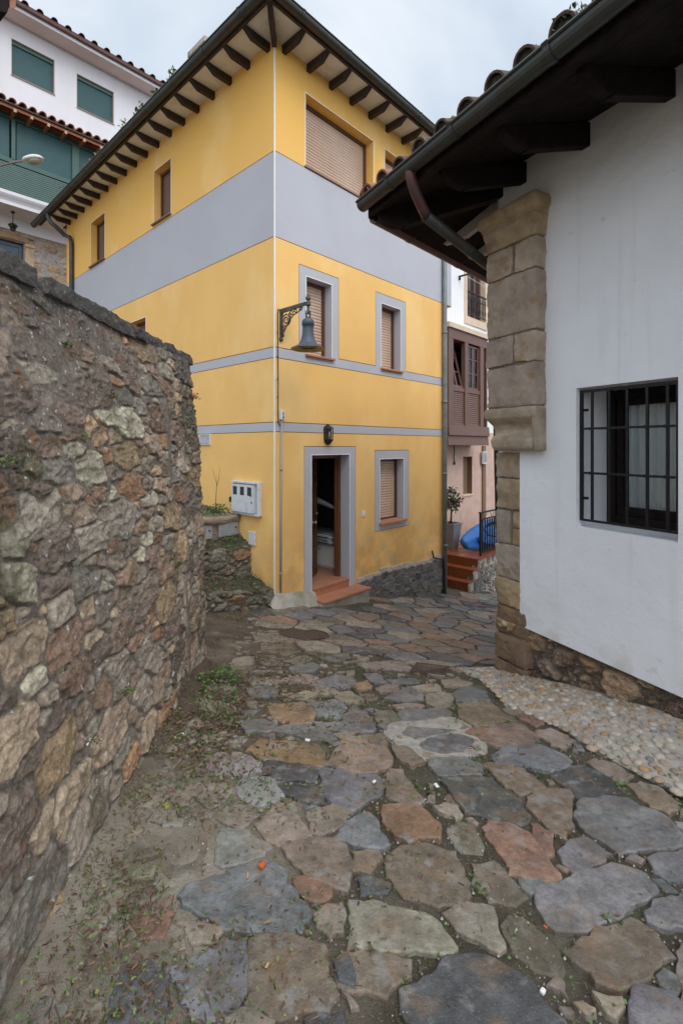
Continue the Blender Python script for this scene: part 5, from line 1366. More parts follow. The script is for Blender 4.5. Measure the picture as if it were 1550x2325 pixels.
# leaves along the gutter of the yellow house
for k, (u, v, lab, n) in enumerate(((388, 186, 'tall tuft of leaves in the side gutter, nearest the chimney', 60), (353, 215, 'pale yellow green tuft in the side gutter below the tall one', 40), (313, 256, 'spiky tuft in the side gutter before the right green window', 40), (278, 291, 'ragged tuft in the side gutter over the tiled lean-to', 40), (223, 352, 'little orange and green sprout in the lower side gutter', 16), (200, 376, 'small sprout in the side gutter over the green shutters', 18), (141, 440, 'reddish sprout low in the side gutter', 12))):
    p = hit(u + 4, v + 8, HL.P(0, GO - .02, 0), nL)
    plant('gutter_weed', lab, 'weed', 'weeds sprouting from the side gutter', V((p.x, p.y, GZ + .03)), n, .07, .30 if n > 20 else .18, .07, GRN + ([(.30, .12, .02)] if n < 20 else []), 250 + k, 1.2)
# ---------------------------------------------------------------- white cottage on the right
WC = thing('white_cottage', 'white plastered cottage with a barred window, stone corner and deep dark eaves', 'cottage', RW.P(0, 0, -1.95))
TQ0, TQ1 = .565, .848
WZ = 2.55
plz = lambda t: -1.63 + (t - .565) * .04
mb = MB()
rw = [(-4.5, TQ0, -1.6, WZ + .3, 0, 0)]
rw.append((-.757, 0.0, -.655, .468, None, -.46, 0))
facade(mb, RW, rw)
# lower edge of the plaster follows the lane and stands proud of the stone base
n = 30
for i in range(n):
    a, b = -4.5 + (TQ0 + 4.5) * i / n, -4.5 + (TQ0 + 4.5) * (i + 1) / n
    mb.quad(RW.P(a, 0, plz(a)), RW.P(b, 0, plz(b)), RW.P(b, 0, -1.6), RW.P(a, 0, -1.6)); mb.quad(RW.P(a, 0, plz(a)), RW.P(b, 0, plz(b)), RW.P(b, -.06, plz(b)), RW.P(a, -.06, plz(a)))
mb.quad(RW.P(TQ0, 0, plz(TQ0)), RW.P(TQ0, -.06, plz(TQ0)), RW.P(TQ0, -.06, WZ), RW.P(TQ0, 0, WZ))
mb.quad(RW.P(TQ0, -.02, -.9), RW.P(TQ1 - .01, -.02, -.9), RW.P(TQ1 - .01, -.02, WZ + .2), RW.P(TQ0, -.02, WZ + .2))
mb.quad(RE.P(0, -.02, -4.5), RE.P(6, -.02, -4.5), RE.P(6, -.02, WZ + .2), RE.P(0, -.02, WZ + .2))
bk = RE.P(6, 0, 0); b2 = RW.P(-4.5, 0, 0)
mb.quad(V((bk.x, bk.y, -4.5)), V((bk.x + 3, bk.y - 5, -4.5)), V((bk.x + 3, bk.y - 5, WZ)), V((bk.x, bk.y, WZ)))
mb.quad(V((b2.x, b2.y, -4.5)), V((bk.x + 3, bk.y - 5, -4.5)), V((bk.x + 3, bk.y - 5, WZ)), V((b2.x, b2.y, WZ)))
wall_c = mb.build('wall', m_white, WC, recalc=False)
# window: deep reveal, sill, dark frame, panes, curtain
mb = MB(); mb.prism_t(RW, [(-.46, -.640), (-.02, -.652), (-.02, -.70), (-.46, -.70)], -.755, -.002); 
sl_ = mb.build('sill', m_white, wall_c)
a, b, z0, z1 = -.755, -.002, -.652, .466
mb = MB(); fo, fi = -.46, -.40
mb.box(RW, b - .07, b, fo, fi, z0, z1); mb.box(RW, a, a + .07, fo, fi, z0, z1); mb.box(RW, a + .07, b - .07, fo, fi, z1 - .07, z1); mb.box(RW, a + .07, b - .07, fo, fi, z0, z0 + .08)
cw_ = mb.build('window', m_eavewood, WC, bevel=.006)
mb = MB(); s0, s1 = a + .07, b - .07; y0, y1 = z0 + .08, z1 - .07
mb.box(RW, s1 - .06, s1 - .006, fo - .01, fi - .016, y0, y1); mb.box(RW, s0 + .006, s0 + .06, fo - .01, fi - .016, y0, y1); mb.box(RW, s0 + .06, s1 - .06, fo - .01, fi - .016, y1 - .06, y1); mb.box(RW, s0 + .06, s1 - .06, fo - .01, fi - .016, y0, y0 + .07)
mb.build('sash', m_eavewood, cw_, bevel=.006)
mb = MB(); mb.box(RW, s0 + .06, s1 - .06, fo + .008, fo + .012, y0 + .07, y1 - .06); mb.build('pane', m_glass, cw_)
mb = MB(); nn_ = 90; zs_ = (y0, y1)
vs_ = [RW.P(s0 + (s1 - s0) * i / nn_, -.50 + .014 * math.sin(i * .9) + .012 * math.sin(i * .37), z) for z in zs_ for i in range(nn_ + 1)]
mb.add(vs_, [(i, i + 1, nn_ + 2 + i, nn_ + 1 + i) for i in range(nn_)]); mb.build('curtain', m_curtain, cw_, smooth=True, recalc=False)
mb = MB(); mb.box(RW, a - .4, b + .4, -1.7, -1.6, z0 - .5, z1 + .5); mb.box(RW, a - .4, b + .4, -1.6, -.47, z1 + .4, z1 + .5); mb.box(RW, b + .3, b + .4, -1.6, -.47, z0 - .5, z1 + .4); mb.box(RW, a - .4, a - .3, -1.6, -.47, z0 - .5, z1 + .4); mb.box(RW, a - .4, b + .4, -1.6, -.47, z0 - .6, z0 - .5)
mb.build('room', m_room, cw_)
# iron bars
gr = thing('window_grille', 'black iron bars across the recessed cottage window', 'window bars', RW.P(-.38, -.05, -.62))
gb = [RW.t(u, -.05) for u in (1319.7, 1343.4, 1382.3, 1422.9, 1468.3, 1514.8)]
mb = MB()
for a_ in (gb[0], -.735): mb.box(RW, a_ - .011, a_ + .011, -.062, -.038, -.602, .452)
mb.box(RW, -.724, gb[0] - .011, -.062, -.038, .430, .452); mb.box(RW, -.724, gb[0] - .011, -.062, -.038, -.602, -.585)
mb.build('frame', m_iron, gr, bevel=.002)
for t in gb[1:]:
    mb = MB(); mb.box(RW, t - .009, t + .009, -.059, -.041, -.585, .43); mb.build('bar', m_iron, gr, bevel=.002)
for v in (974, 1073):
    z = RW.at(1320, v, -.05)[1]; mb = MB(); mb.box(RW, -.724, gb[0] - .011, -.0385, -.0295, z - .009, z + .009)
    for t in gb[1:]: mb.box(RW, t - .016, t + .016, -.0405, -.0275, z - .012, z + .012)
    mb.build('crossbar', m_iron, gr, bevel=.002)
for v in (931, 1131):
    z = RW.at(1327, v, -.07)[1]; mb = MB(); mb.tube([RW.P(gb[0] + .01, -.08, z), RW.P(gb[0] - .035, -.08, z)], .011, 8); mb.tube([RW.P(-.002, -.08, z), RW.P(gb[0] + .012, -.08, z)], .008, 8); mb.build('fixing_bolt', m_iron, gr)
# stone base under the plaster
BSP = np.array([(.26, .165, .085), (.34, .225, .11), (.20, .13, .085), (.12, .065, .045), (.30, .20, .12), (.24, .18, .13), (.38, .27, .14)])
BSP = np.minimum(BSP * 1.45, .6)
def base_b(t): p = RW.P(t, 0, 0); return g1(p.x, p.y) - .06
field_panel('stone_base', RW, -3.0, TQ1 - .0, base_b, lambda t: plz(t) - .004, -.060, .010, [(.115, 40), (.085, 120), (.055, 300), (.03, 500), (.02, 600)], 1.35, 44, WC,
            edge=.02, joint=.012, relief=.06, pal=BSP, mortar=(.20, .155, .115), rough=.02, wob=.02, fold=.2)
# corner of dressed stone, flush below and corbelled out above
def cz(v, u=1150, o=0): return RW.at(u, v, o)[1]
SB = [(.40, .31, .22), (.44, .33, .20), (.36, .30, .24), (.40, .33, .26), (.46, .33, .18), (.35, .28, .21)]
mb = MB(); mb.box(RW, TQ0 + .003, TQ1 - .012, -.3, -.018, -2.6, cz(1028)); mb.box(RW, .30, TQ1 - .012, -.2, .112, cz(935, 1214, .13), cz(440, 1214, .13) - .03)
mb.build('mortar_core', m_mortar, WC)
ys = (1026, 1086, 1157, 1236, 1312, 1376, 1440, 1500, 1575)
for k in range(len(ys) - 1):
    z1_, z0_ = cz(ys[k]), cz(ys[k + 1]); mb = MB(); cl = []
    if k == 2:
        m_ = TQ0 + .10
        rock_box(mb, cl, RW, m_ + .012, TQ1, -.28, .006, z0_ + .006, z1_ - .006, SB[2], .028, .022, .011, k)
        rock_box(mb, cl, RW, TQ0, m_ - .006, -.28, -.002, z0_ + .006, (z0_ + z1_) / 2 - .006, SB[4], .028, .02, .011, k + 20)
        rock_box(mb, cl, RW, TQ0, m_ - .006, -.28, -.002, (z0_ + z1_) / 2 + .006, z1_ - .006, SB[1], .028, .02, .011, k + 40)
    else:
        if ys[k + 1] > 1420: cc_ = (.22, .135, .08)
        else: cc_ = SB[k % 6]
        rock_box(mb, cl, RW, TQ0 - (.0 if ys[k + 1] < 1430 else .1), TQ1 + rs.uniform(-.008, .006), -.28, .004 + rs.uniform(-.006, .006) + (.02 if ys[k + 1] > 1480 else 0), z0_ + .006, z1_ - .006, cc_, .02, .013, .015, k, .7)
    mb.build('corner_stone', m_ashlar, WC, smooth=True, col=cl)
PO = .13; tp0, tp1 = .285, TQ1
def pz(v): return RW.at(1214, v, PO)[1]
courses = [(530, 604, [(tp0, .53), (.53, tp1)]), (604, 746, [(tp0, tp1)]), (746, 818, [(tp0, .52), (.52, tp1)]), (818, 920, [(tp0, tp1)])]
for k, (v1, v0, cells_) in enumerate(courses):
    for j, (a, b) in enumerate(cells_):
        mb = MB(); cl = []; g = .008
        rock_box(mb, cl, RW, a + (g if j else 0), b - (g if j + 1 < len(cells_) else 0) + rs.uniform(-.01, .005), -.22, PO + rs.uniform(-.006, .006), pz(v0) + g, pz(v1) - g, np.array(((.54, .42, .315), (.50, .395, .305))[(k + j) % 2]) * rs.uniform(.84, 1.14), .02, .012, .013, k * 3 + j + 50, .7)
        mb.build('pillar_stone', m_ashlar, WC, smooth=True, col=cl)
def stack(name, lv, col, seed):             # moulded stone: rectangles (z, t0, t1, o) lofted with a little unevenness
    mb_ = MB(); cl_ = []; n = 9
    rings = []
    for z, a, b, o in lv:
        r_ = 0.018; pts_ = []
        for i in range(24): pts_.append((a + r_ + (b - a - 2 * r_) * i / 23, o))
        path = [(a, -.22)] + [(a, -.22 + (o - r_ + .22) * i / 7) for i in range(1, 8)] + pts_ + [(b, o - r_ - (o - r_ + .22) * i / 7) for i in range(0, 8)]
        ring_ = []
        for t, oo in path:
            w = RW.P(t, oo, z); q_ = w * 8 + V((seed, 0, 0)); ring_.append(w + V((mn.noise(q_), mn.noise(q_ + V((4, 2, 1))), mn.noise(q_ + V((1, 6, 2))))) * .008)
        rings.append(ring_)
    fine = []
    for r0, r1 in zip(rings, rings[1:]): fine += [[p.lerp(q_, f) for p, q_ in zip(r0, r1)] for f in (0, .34, .67)]
    fine.append(rings[-1]); mb_.loft(fine)
    cl_ = [(*(np.array(col) * (1 + .1 * mn.noise(V(v) * 5))), 1) for v in mb_.v]
    return mb_.build(name, m_ashlar, WC, smooth=True, col=cl_)
z_ = lambda v: pz(v)
stack('capital', [(z_(529), tp0, tp1, PO), (z_(505), tp0 - .01, tp1 + .01, PO + .012), (z_(480), tp0 - .022, tp1 + .03, PO + .03), (z_(478), tp0 - .018, tp1 + .026, PO + .018), (z_(474), tp0 - .028, tp1 + .036, PO + .04), (z_(470), tp0 - .025, tp1 + .033, PO + .03), (z_(466), tp0 - .04, tp1 + .05, PO + .05), (z_(460), tp0 - .046, tp1 + .056, PO + .062), (z_(448), tp0 - .05, tp1 + .06, PO + .066), (z_(438), tp0 - .04, tp1 + .05, PO + .055), (z_(434), tp0 - .02, tp1 + .02, PO + .03)], (.52, .38, .22), 3)
stack('corbel', [(z_(1023), tp0 + .03, tp1 - .06, PO - .03), (z_(1016), tp0 + .02, tp1 - .05, PO - .008), (z_(1000), tp0 + .02, tp1 - .035, PO - .004), (z_(990), tp0 + .02, tp1 - .035, PO - .03), (z_(985), tp0 + .02, tp1 - .03, PO - .07), (z_(972), tp0 + .02, tp1 - .015, PO - .085), (z_(960), tp0 + .015, tp1 - .005, PO - .06), (z_(951), tp0 + .01, tp1 + .006, PO - .015), (z_(944), tp0 + .004, tp1 + .02, PO + .014), (z_(930), tp0, tp1 + .022, PO + .020), (z_(921), tp0, tp1 + .01, PO + .006)], (.54, .43, .31), 4)
stack('corbel_cheek', [(z_(1022), tp0 - .004, tp0 + .05, PO + .004), (z_(960), tp0 - .004, tp0 + .055, PO + .006), (z_(924), tp0 - .002, tp0 + .06, PO + .004)], (.42, .34, .25), 6)

# ---- eaves
SP = .34
def zc_(o): return WZ - SP * o
EW, EE = 1.06, .87                           # overhang on the front and on the end
Kc = RW.P(1.44, 1.10, 0)                     # outer corner of the gutters
Kin = QC + (Kc - QC) * (EW / 1.10)
mb = MB()
def boards(A0, A1, B0, B1, n):               # A: wall line, B: eave line, boards parallel to the wall
    for i in range(n):
        f0, f1 = i / n, (i + 1) / n - .004
        p = [A0.lerp(B0, f0), A1.lerp(B1, f0), A1.lerp(B1, f1), A0.lerp(B0, f1)]
        mb.hexa([x + V((0, 0, 0)) for x in p] + [x + V((0, 0, .02)) for x in p])
zK = zc_(EW)
boards(RW.P(-4.5, -.05, WZ + .017), QC + V((0, 0, WZ + .017)), RW.P(-4.5, EW, zK), V((Kin.x, Kin.y, zK)), 9)
boards(QC + V((0, 0, WZ + .017)), RE.P(6.0, -.05, WZ + .017), V((Kin.x, Kin.y, zK)), RE.P(6.0, EE * EW / 1.10, zK), 8)
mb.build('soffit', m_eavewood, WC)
def beam(fr, t, o1, pit, zw, mats, w=.075, h=.19, name='rafter'):
    zz_ = lambda o: zw - pit * o
    pr = [(-.12, zz_(-.12)), (-.12, zz_(-.12) - h), (o1 - .26, zz_(o1 - .26) - h), (o1 - .255, zz_(o1 - .255) - h + .018), (o1 - .21, zz_(o1 - .21) - h + .012)]
    for a in np.linspace(0, 1, 7)[1:]: pr.append((o1 - .21 + .21 * math.sin(a * 1.5708), zz_(o1 - .21) - h + .012 + (h - .02 - .21 * pit) * (1 - math.cos(a * 1.5708))))
    pr.append((o1, zz_(o1)))
    mb_ = MB(); mb_.prism_t(fr, pr, t - w / 2, t + w / 2); return mb_.build(name, mats, WC, bevel=.006, seg=1)
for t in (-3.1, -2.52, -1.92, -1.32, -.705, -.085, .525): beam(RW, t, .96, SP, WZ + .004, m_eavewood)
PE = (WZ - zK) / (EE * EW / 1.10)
for k, t in enumerate((.30, .85, 1.40, 1.95, 2.5, 3.2)): beam(RE, t, .74, PE, WZ + .004, m_litwood if k < 2 else m_eavewood, w=.07, h=.12 if k < 2 else .17)  # first two joists paler, painted as if lit
fhh = Fr(QC, (Kin - QC).normalized().cross(V((0, 0, 1))), Kin - QC); Lk = (Kin - QC).length
beam(fhh, 0, Lk - .07, (WZ - zK) / Lk, WZ + .004, m_eavewood, w=.11, h=.20, name='hip_rafter')
mb = MB()
for (p, q, un) in ((RW.P(-4.5, EW, zK), V((Kin.x, Kin.y, zK)), wN), (V((Kin.x, Kin.y, zK)), RE.P(6.0, EE * EW / 1.10, zK), dL)):
    mb.hexa([p - V((0, 0, .005)), q - V((0, 0, .005)), q + un * .025 - V((0, 0, .005)), p + un * .025 - V((0, 0, .005)), p + V((0, 0, .10)), q + V((0, 0, .10)), q + un * .025 + V((0, 0, .10)), p + un * .025 + V((0, 0, .10))])
mb.build('fascia', m_eavewood, WC)
GZc = zK + .085; gR = .062
k0 = Kc + wN * .05 - wD * .02; k0.z = GZc
gutter('gutter', [RW.P(-4.5, 1.15, GZc), k0], gR, m_gutter, WC, [wN, wN], rings=[(k0, RW.P(-4.5, 1.15, GZc), wN, .80)])
k1 = Kc + dL * .0 + dR * .13; k1.z = GZc - .045
ge = k1 + dR * 4.2
gutter('gutter', [k1, ge], gR, m_gutter_red, WC, [dL, dL], rings=[(k1, ge, dL, 1.0)])
pa = hit(931, 440, RW.P(0, 1.15, 0), wN); pa.z = GZc - .05
t_p = (pa - RW.O).dot(wD)
pend = RE.P(.42, .03, RW.at(1108, 612, 0)[1])
pe = hit(1109, 604, RE.P(0, .12, 0), dL)
pb_ = hit(950, 478, RW.P(0, 1.05, 0), wN)
def bez(a, b, c, n=7): return [(a.lerp(b, f)).lerp(b.lerp(c, f), f) for f in np.linspace(0, 1, n)]
mb = MB(); mid_ = pb_ + (pe - pb_).normalized() * .12
mb.tube([pa + V((0, 0, .03))] + bez(pa, pa + V((0, 0, -.10)), mid_), .044, 14); 
mb.build('pipe_elbow', m_gutter_red, WC, smooth=True)
mb = MB(); e2 = pe + (pe - mid_).normalized() * .10
mb.tube([mid_ - (pe - mid_).normalized() * .02, pe, e2, e2 + V((.02, .02, -.12)), RE.P((e2 - QC).dot(dR) + .05, .07, e2.z - 2.6)], .0475, 14)
c = mid_.lerp(pe, .62); mb.tube([c, c + (pe - mid_).normalized() * .05], .051, 14)
mb.build('downpipe', m_gutter, WC, smooth=True)
m_mortdark = mat('dark_tile_mortar', (.045, .036, .028), .95, [dict(s=40, d=6, c=(.10, .085, .06), f=.6)], [dict(s=60, k=.8, h=.01)])
# ---- roof of barrel tiles
mb = MB(); zr0 = zK + .10
def barrel(mb_, p, d, un, up, r0, r1, L, th, mi, over=True, n=9, cols_=None):
    # one half-round tile: p mouth centre, d uphill, un sideways, convex up (over) or down
    for rr, side in ((0, 1),):
        A, Bq, C_, D_ = [], [], [], []
        for k in range(n + 1):
            a = math.pi * k / n; s_ = 1 if over else -1
            for lst, q, r in ((A, p, r0), (Bq, p + d * L, r1), (C_, p, r0 - th), (D_, p + d * L, r1 - th)): lst.append(q + un * (r * math.cos(a)) + up * (s_ * r * math.sin(a)))
        vs_ = A + Bq + C_ + D_; m = n + 1
        fs_ = [(k, k + 1, m + k + 1, m + k) for k in range(n)] + [(2 * m + k, 2 * m + k + 1, 3 * m + k + 1, 3 * m + k) for k in range(n)] + [(k, k + 1, 2 * m + k + 1, 2 * m + k) for k in range(n)] + [(0, m, 3 * m, 2 * m), (n, m + n, 3 * m + n, 2 * m + n)]
        mb_.add(vs_, fs_, mi)
upf = (V((0, 0, 1)) + wN * SP).normalized(); dnf = (-wN + V((0, 0, SP))).normalized()
rs4 = np.random.RandomState(8)
t = 1.36; k = 0
while t > -4.4:
    for row in range(9):
        o_ = 1.13 - row * .36; lim = RW.P(t, o_, 0)
        if (lim - QC).dot(dL) > .86 + .05 - row * .30: 
            continue
        p = RW.P(t, o_, zr0 + (1.13 - o_) * SP + .068 + row * .004 + rs4.normal(0, .008)); mi = 1 if (t > 1.05 and row < 2) else 0
        barrel(mb, p + V((0, 0, rs4.normal(0, .006))), (dnf + wD * rs4.normal(0, .02)).normalized(), wD, upf, .088 + rs4.uniform(-.006, .006), .072, .44, .016, mi)
        if row == 0: mb.loft([[p + dnf * dd_ + wD * (.074 * math.cos(x)) + upf * (.074 * math.sin(x)) for x in np.linspace(0, math.pi, 8)] for dd_ in (.03, .06)], 2)
        barrel(mb, RW.P(t - .135, o_ - .02, zr0 + (1.13 - o_) * SP + .08), dnf, wD, upf, .085, .095, .44, .014, mi, over=False)
    t -= .262 + rs4.normal(0, .012)
upe = (V((0, 0, 1)) + dL * PE).normalized(); dne = (-dL + V((0, 0, PE))).normalized()
for j in range(17):
    tt = (Kin - QC).dot(dR) + .12 + j * .262
    for row in range(3):
        o_ = EE + .03 - row * .36; p = RE.P(tt + row * .1, o_, zr0 + row * .36 * PE + .045)
        barrel(mb, p, dne, dR, upe, .095, .075, .44, .014, 0)
rlen = 3.2
A0, A1 = RW.P(-4.5, 1.05, zr0 + .0), V((Kin.x, Kin.y, zr0)); B0 = RW.P(-4.5, 1.05 - rlen, zr0 + rlen * SP); B1 = A1 + (-wN * rlen + V((0, 0, rlen * SP))) - wD * .2
mb.hexa([A0, A1, B1, B0, A0 + V((0, 0, .03)), A1 + V((0, 0, .03)), B1 + V((0, 0, .03)), B0 + V((0, 0, .03))])
A2 = RE.P(6.0, EE, zr0); mb.add([A1 + V((0, 0, .01)), A2, A2 - dL * 3 + V((0, 0, 1.1)), B1], [(0, 1, 2, 3)])
# hip ridge
hd = (B1 - A1).normalized()
for j in range(7): barrel(mb, A1 + hd * (j * .36 - .08) + V((0, 0, .085)), hd, hd.cross(V((0, 0, 1))).normalized(), V((0, 0, 1)), .11, .09, .44, .015, 1 if j < 2 else 0)
mb.build('roof', [m_rooft, m_rooft2, m_mortdark], WC, recalc=False)
for k, (u, v, lab, n, h) in enumerate(((924, 392, 'bright green weed on the lowest tiles by the cottage roof corner', 46, .10), (1004, 318, 'lime green tuft among the cottage roof tiles before the yellow eave', 50, .10), (1030, 298, 'thin dark stalks on the cottage gutter beside the lime green tuft', 24, .12), (1150, 228, 'small moss tuft midway along the cottage gutter', 20, .06), (1214, 148, 'upright sprig on the cottage tiles against the sky', 30, .14), (1300, 78, 'thick mossy growth on the upper cottage tiles', 140, .14), (1095, 236, 'tiny sprig on a dark tile of the cottage roof', 16, .06))):
    p = hit(u, v + 6, RW.P(0, 1.05, 0), wN)
    plant('roof_weed', lab, 'weed', 'weeds growing on the cottage roof', p + V((0, 0, .0)), n, .05 if n < 100 else .11, h + .03, .042, GRN[:2] + ([(.10, .05, .03)] if k in (2, 5) else [(.14, .22, .04)]), 300 + k, 1.4)
# ---------------------------------------------------------------- white house up the slope on the left
WB = Fr(hit(75, V0, V((0, 15.6, 0)), V((0, 1, 0))), dR, nR)
BH = thing('white_house', 'large white house up the slope with green shutters and a stone ground floor', 'house', WB.P(0, 0, 1.0))
tA, tB = -6.0, 9.0
zwall = WB.at(200, 136)[1]                   # foot of the soffit cornice
zst = WB.at(0, 514)[1]
VO = 1.0
zceil = WB.at(0, 455.7, VO)[1]
wa = [(tA, tB, zst, zwall + .5, 0, 0)]
td1, ztd = WB.at(57, 552); td0 = td1 - 1.35
wa += [(td1 - .02, tB, 2.0, zst, 4, -.03), (tA, td0 + .02, 2.0, zst, 4, -.03), (td0 + .02, td1 - .02, ztd - .02, zst, 4, -.03)]
wins = []
for (u0, v0_, u1, v1_) in ((28, 88, 123, 214.5), (176, 168, 257.5, 282)):
    t0, zt = WB.at(u0, v0_); t1, zb_ = WB.at(u1, v1_); wins.append((t0, t1, zb_, zt)); opening(wa, t0, t1, zb_, zt, .16, 4, be=.02)
mb = MB(); facade(mb, WB, wa)
mb.quad(WB.P(tA, -8, 0), WB.P(tA, 0, 0), WB.P(tA, 0, zwall + .4), WB.P(tA, -8, zwall + .4)); mb.quad(WB.P(tB, -8, 0), WB.P(tB, 0, 0), WB.P(tB, 0, zwall + .4), WB.P(tB, -8, zwall + .4))
m_edge = mat('brown_window_edge', (.36, .25, .20), .7); m_rev = mat('pale_brown_reveal', (.34, .25, .20), .8)
mb.build('wall', [m_bgwhite, m_bgwhite, m_bgwhite, m_edge, m_rev], BH, recalc=False)
for t0, t1, z0, z1 in wins:
    mb = MB(); mb.box(WB, t0 + .002, t1 - .002, -.15, -.06, z1 - .11, z1 - .002); w = mb.build('window', m_greenp, BH)
    shutter(WB, t0 + .003, t1 - .003, z0 + .01, z1 - .11, -.11, m_green, w, .042, am=.35)
    sill(WB, t0 - .03, t1 + .03, z0 + .004, .04, .1, m_edge, w, th=.03)
# soffit, white fascia, dark red gutter and tile edge
so = .62; zso = WB.at(200, 113, so)[1]
pz0 = [WB.at(u, v, so)[1] for u, v in ((40.6, 20), (365, 208))]; zso = sum(pz0) / 2
mb = MB(); mb.prism_t(WB, [(0, zwall), (.09, zwall + .02), (.12, zso - .03), (.12, zso), (so, zso), (so, zso + .10), (0, zso + .1)], tA, tB); 
sf = mb.build('soffit', m_bgsoff, BH, recalc=True)
mb = MB(); mb.box(WB, tA, tB, so + .003, so + .035, zso - .012, zso + .10); mb.build('fascia', m_bgwhite, BH)
mb = MB(); mb.box(WB, tA, tB, so + .036, so + .14, zso + .075, zso + .19); mb.build('gutter', m_rooft3, BH, bevel=.03)
mb = MB(); zt = zso + .21; t = tA
while t < tB:
    for row in range(3): barrel(mb, WB.P(t, so + .14 - row * .38, zt + row * .14), (-nR + V((0, 0, .36))).normalized(), dR, (V((0, 0, 1)) + nR * .36).normalized(), .10, .085, .45, .015, 0)
    t += .40
mb.hexa([WB.P(tA, so + .1, zt), WB.P(tB, so + .1, zt), WB.P(tB, -3.4, zt + 1.45), WB.P(tA, -3.4, zt + 1.45)] + [WB.P(tA, so + .1, zt + .04), WB.P(tB, so + .1, zt + .04), WB.P(tB, -3.4, zt + 1.49), WB.P(tA, -3.4, zt + 1.49)])
mb.build('roof', m_rooft3, BH, recalc=False)
# glazed veranda in green louvres on a white slab, under its own lean-to of tiles
tV0, tV1 = -6.0, WB.t(262, VO)
zsl = WB.at(0, 428, VO)[1]
mb = MB()
mb.prism_t(WB, [(.0, zceil), (VO - .06, zceil), (VO - .06, zceil + .10), (VO - .02, zceil + .16), (VO + .02, zceil + .20), (VO + .06, zceil + .26), (VO + .06, zsl), (0, zsl)], tV0, tV1 + .2)
mb.build('balcony_slab', m_bgwhite, BH)
zr1 = WB.at(0, 362, VO)[1]; zr2 = WB.at(0, 258, VO)[1]
mb = MB(); n = 14
for i in range(n): mb.prism_t(WB, [(VO - .06, zsl + (zr1 - zsl) * i / n), (VO - .005, zsl + (zr1 - zsl) * i / n + .004), (VO - .012, zsl + (zr1 - zsl) * (i + 1) / n - .003), (VO - .06, zsl + (zr1 - zsl) * (i + 1) / n - .003)], tV0, tV1)
ver = mb.build('veranda', m_greenp, BH)
mb = MB(); mb.box(WB, tV0, tV1, VO - .08, VO + .01, zr1 + .02, zr1 + .15); mb.box(WB, tV0, tV1, VO - .08, VO + .01, zr2 - .02, zr2 + .35)
tm = [WB.t(u, VO) for u in (31, 172, 262)]
for t, hw_ in zip(tm, (.05, .10, .09)): mb.box(WB, t - hw_, t + hw_, VO - .075, VO + .02, zr1 + .15, zr2 - .02)
mb.build('veranda_frame', m_greenp, ver)
prev = tV0
for t in tm:
    shutter(WB, prev + (.09 if prev > tV0 else 0), t - .09, zr1 + .15, zr2 - .02, VO - .05, m_green, ver, .05, am=.35); prev = t
mb = MB(); mb.box(WB, tV0, tV1, 0, .1, zsl, zr2 + .3); mb.box(WB, tV1 - .05, tV1, 0, VO - .06, zsl, zr2 + .3); mb.build('veranda_back', m_greenp, ver)
ze = WB.at(0, 236, VO + .35)[1]
mb = MB(); mb.prism_t(WB, [(VO - .1, zr2 + .3), (VO + .05, zr2 + .28), (VO + .40, ze - .02), (VO + .40, ze + .07), (0, ze + .50), (0, ze + .40)], tV0, tV1 + .25); mb.build('lean_to_boards', m_orange, BH)
mb = MB(); mb.box(WB, tV0, tV1, VO - .04, VO + .035, zr2 + .12, zr2 + .32); mb.build('wall_plate', m_orange, BH)
k = 0
for u in (-5, 33, 71, 109, 148, 190, 228):
    t = WB.t(u, VO + .35); mb = MB(); mb.box(WB, t - .035, t + .035, VO - .2, VO + .44, ze - .10, ze - .01, 0); mb.box(WB, t - .035, t + .035, VO + .441, VO + .452, ze - .10, ze - .01, 1); mb.build('rafter', [m_orange, m_paleend], BH)
mb = MB(); t = tV0; zt = ze + .12
m_edget = mat('dark_mortar_edge', (.09, .06, .05), .9)
mb.hexa([WB.P(tV0, VO + .46, zt - .05), WB.P(tV1 + .3, VO + .46, zt - .05), WB.P(tV1 + .3, 0, zt + .45), WB.P(tV0, 0, zt + .45), WB.P(tV0, VO + .46, zt), WB.P(tV1 + .3, VO + .46, zt), WB.P(tV1 + .3, 0, zt + .50), WB.P(tV0, 0, zt + .50)], 1)
while t < tV1 + .3:
    for row in range(4): barrel(mb, WB.P(t, VO + .52 - row * .38, zt + row * .13), (-nR + V((0, 0, .33))).normalized(), dR, (V((0, 0, 1)) + nR * .33).normalized(), .105, .085, .45, .02, 0)
    t += .255
mb.build('lean_to_roof', [m_rooft2, m_edget], BH, recalc=False)
# stone ground floor and its grey blue door
td1, ztd = WB.at(57, 552); td0 = td1 - 1.35
SBP = np.array([(.50, .31, .17), (.55, .36, .21), (.44, .28, .17), (.52, .38, .25), (.60, .42, .25)])
kw = dict(edge=.02, joint=.018, relief=.03, pal=SBP, mortar=(.42, .38, .35), rough=.012, wob=.02)
field_panel('stone_wall', WB, td1 + .22, tB, lambda t: 3.5, lambda t: zst, .02, .03, [(.20, 16), (.14, 60), (.09, 300), (.05, 600)], 1.9, 71, BH, **kw)
field_panel('stone_wall', WB, tA, td1 + .28, lambda t: ztd + .15, lambda t: zst, .02, .03, [(.16, 40), (.09, 200), (.05, 400)], 1.7, 72, BH, **kw)
mb = MB(); cl = []; prev = 3.0
for k in range(5): rock_box(mb, cl, WB, td1, td1 + .28 - .02 * (k % 2), -.25, .035, prev + .008, min(prev + .82, ztd), SBP[k % 5], .06, .02, .006, k); prev += .82
rock_box(mb, cl, WB, td0 - .3, td1 + .12, -.25, .035, ztd + .006, ztd + .17, (.40, .25, .14), .06, .02, .006, 9)
mb.build('door_surround', m_ashlar, BH, smooth=True, col=cl)
m_bdoor = mat('grey_blue_door', (.055, .080, .105), .4)
mb = MB()
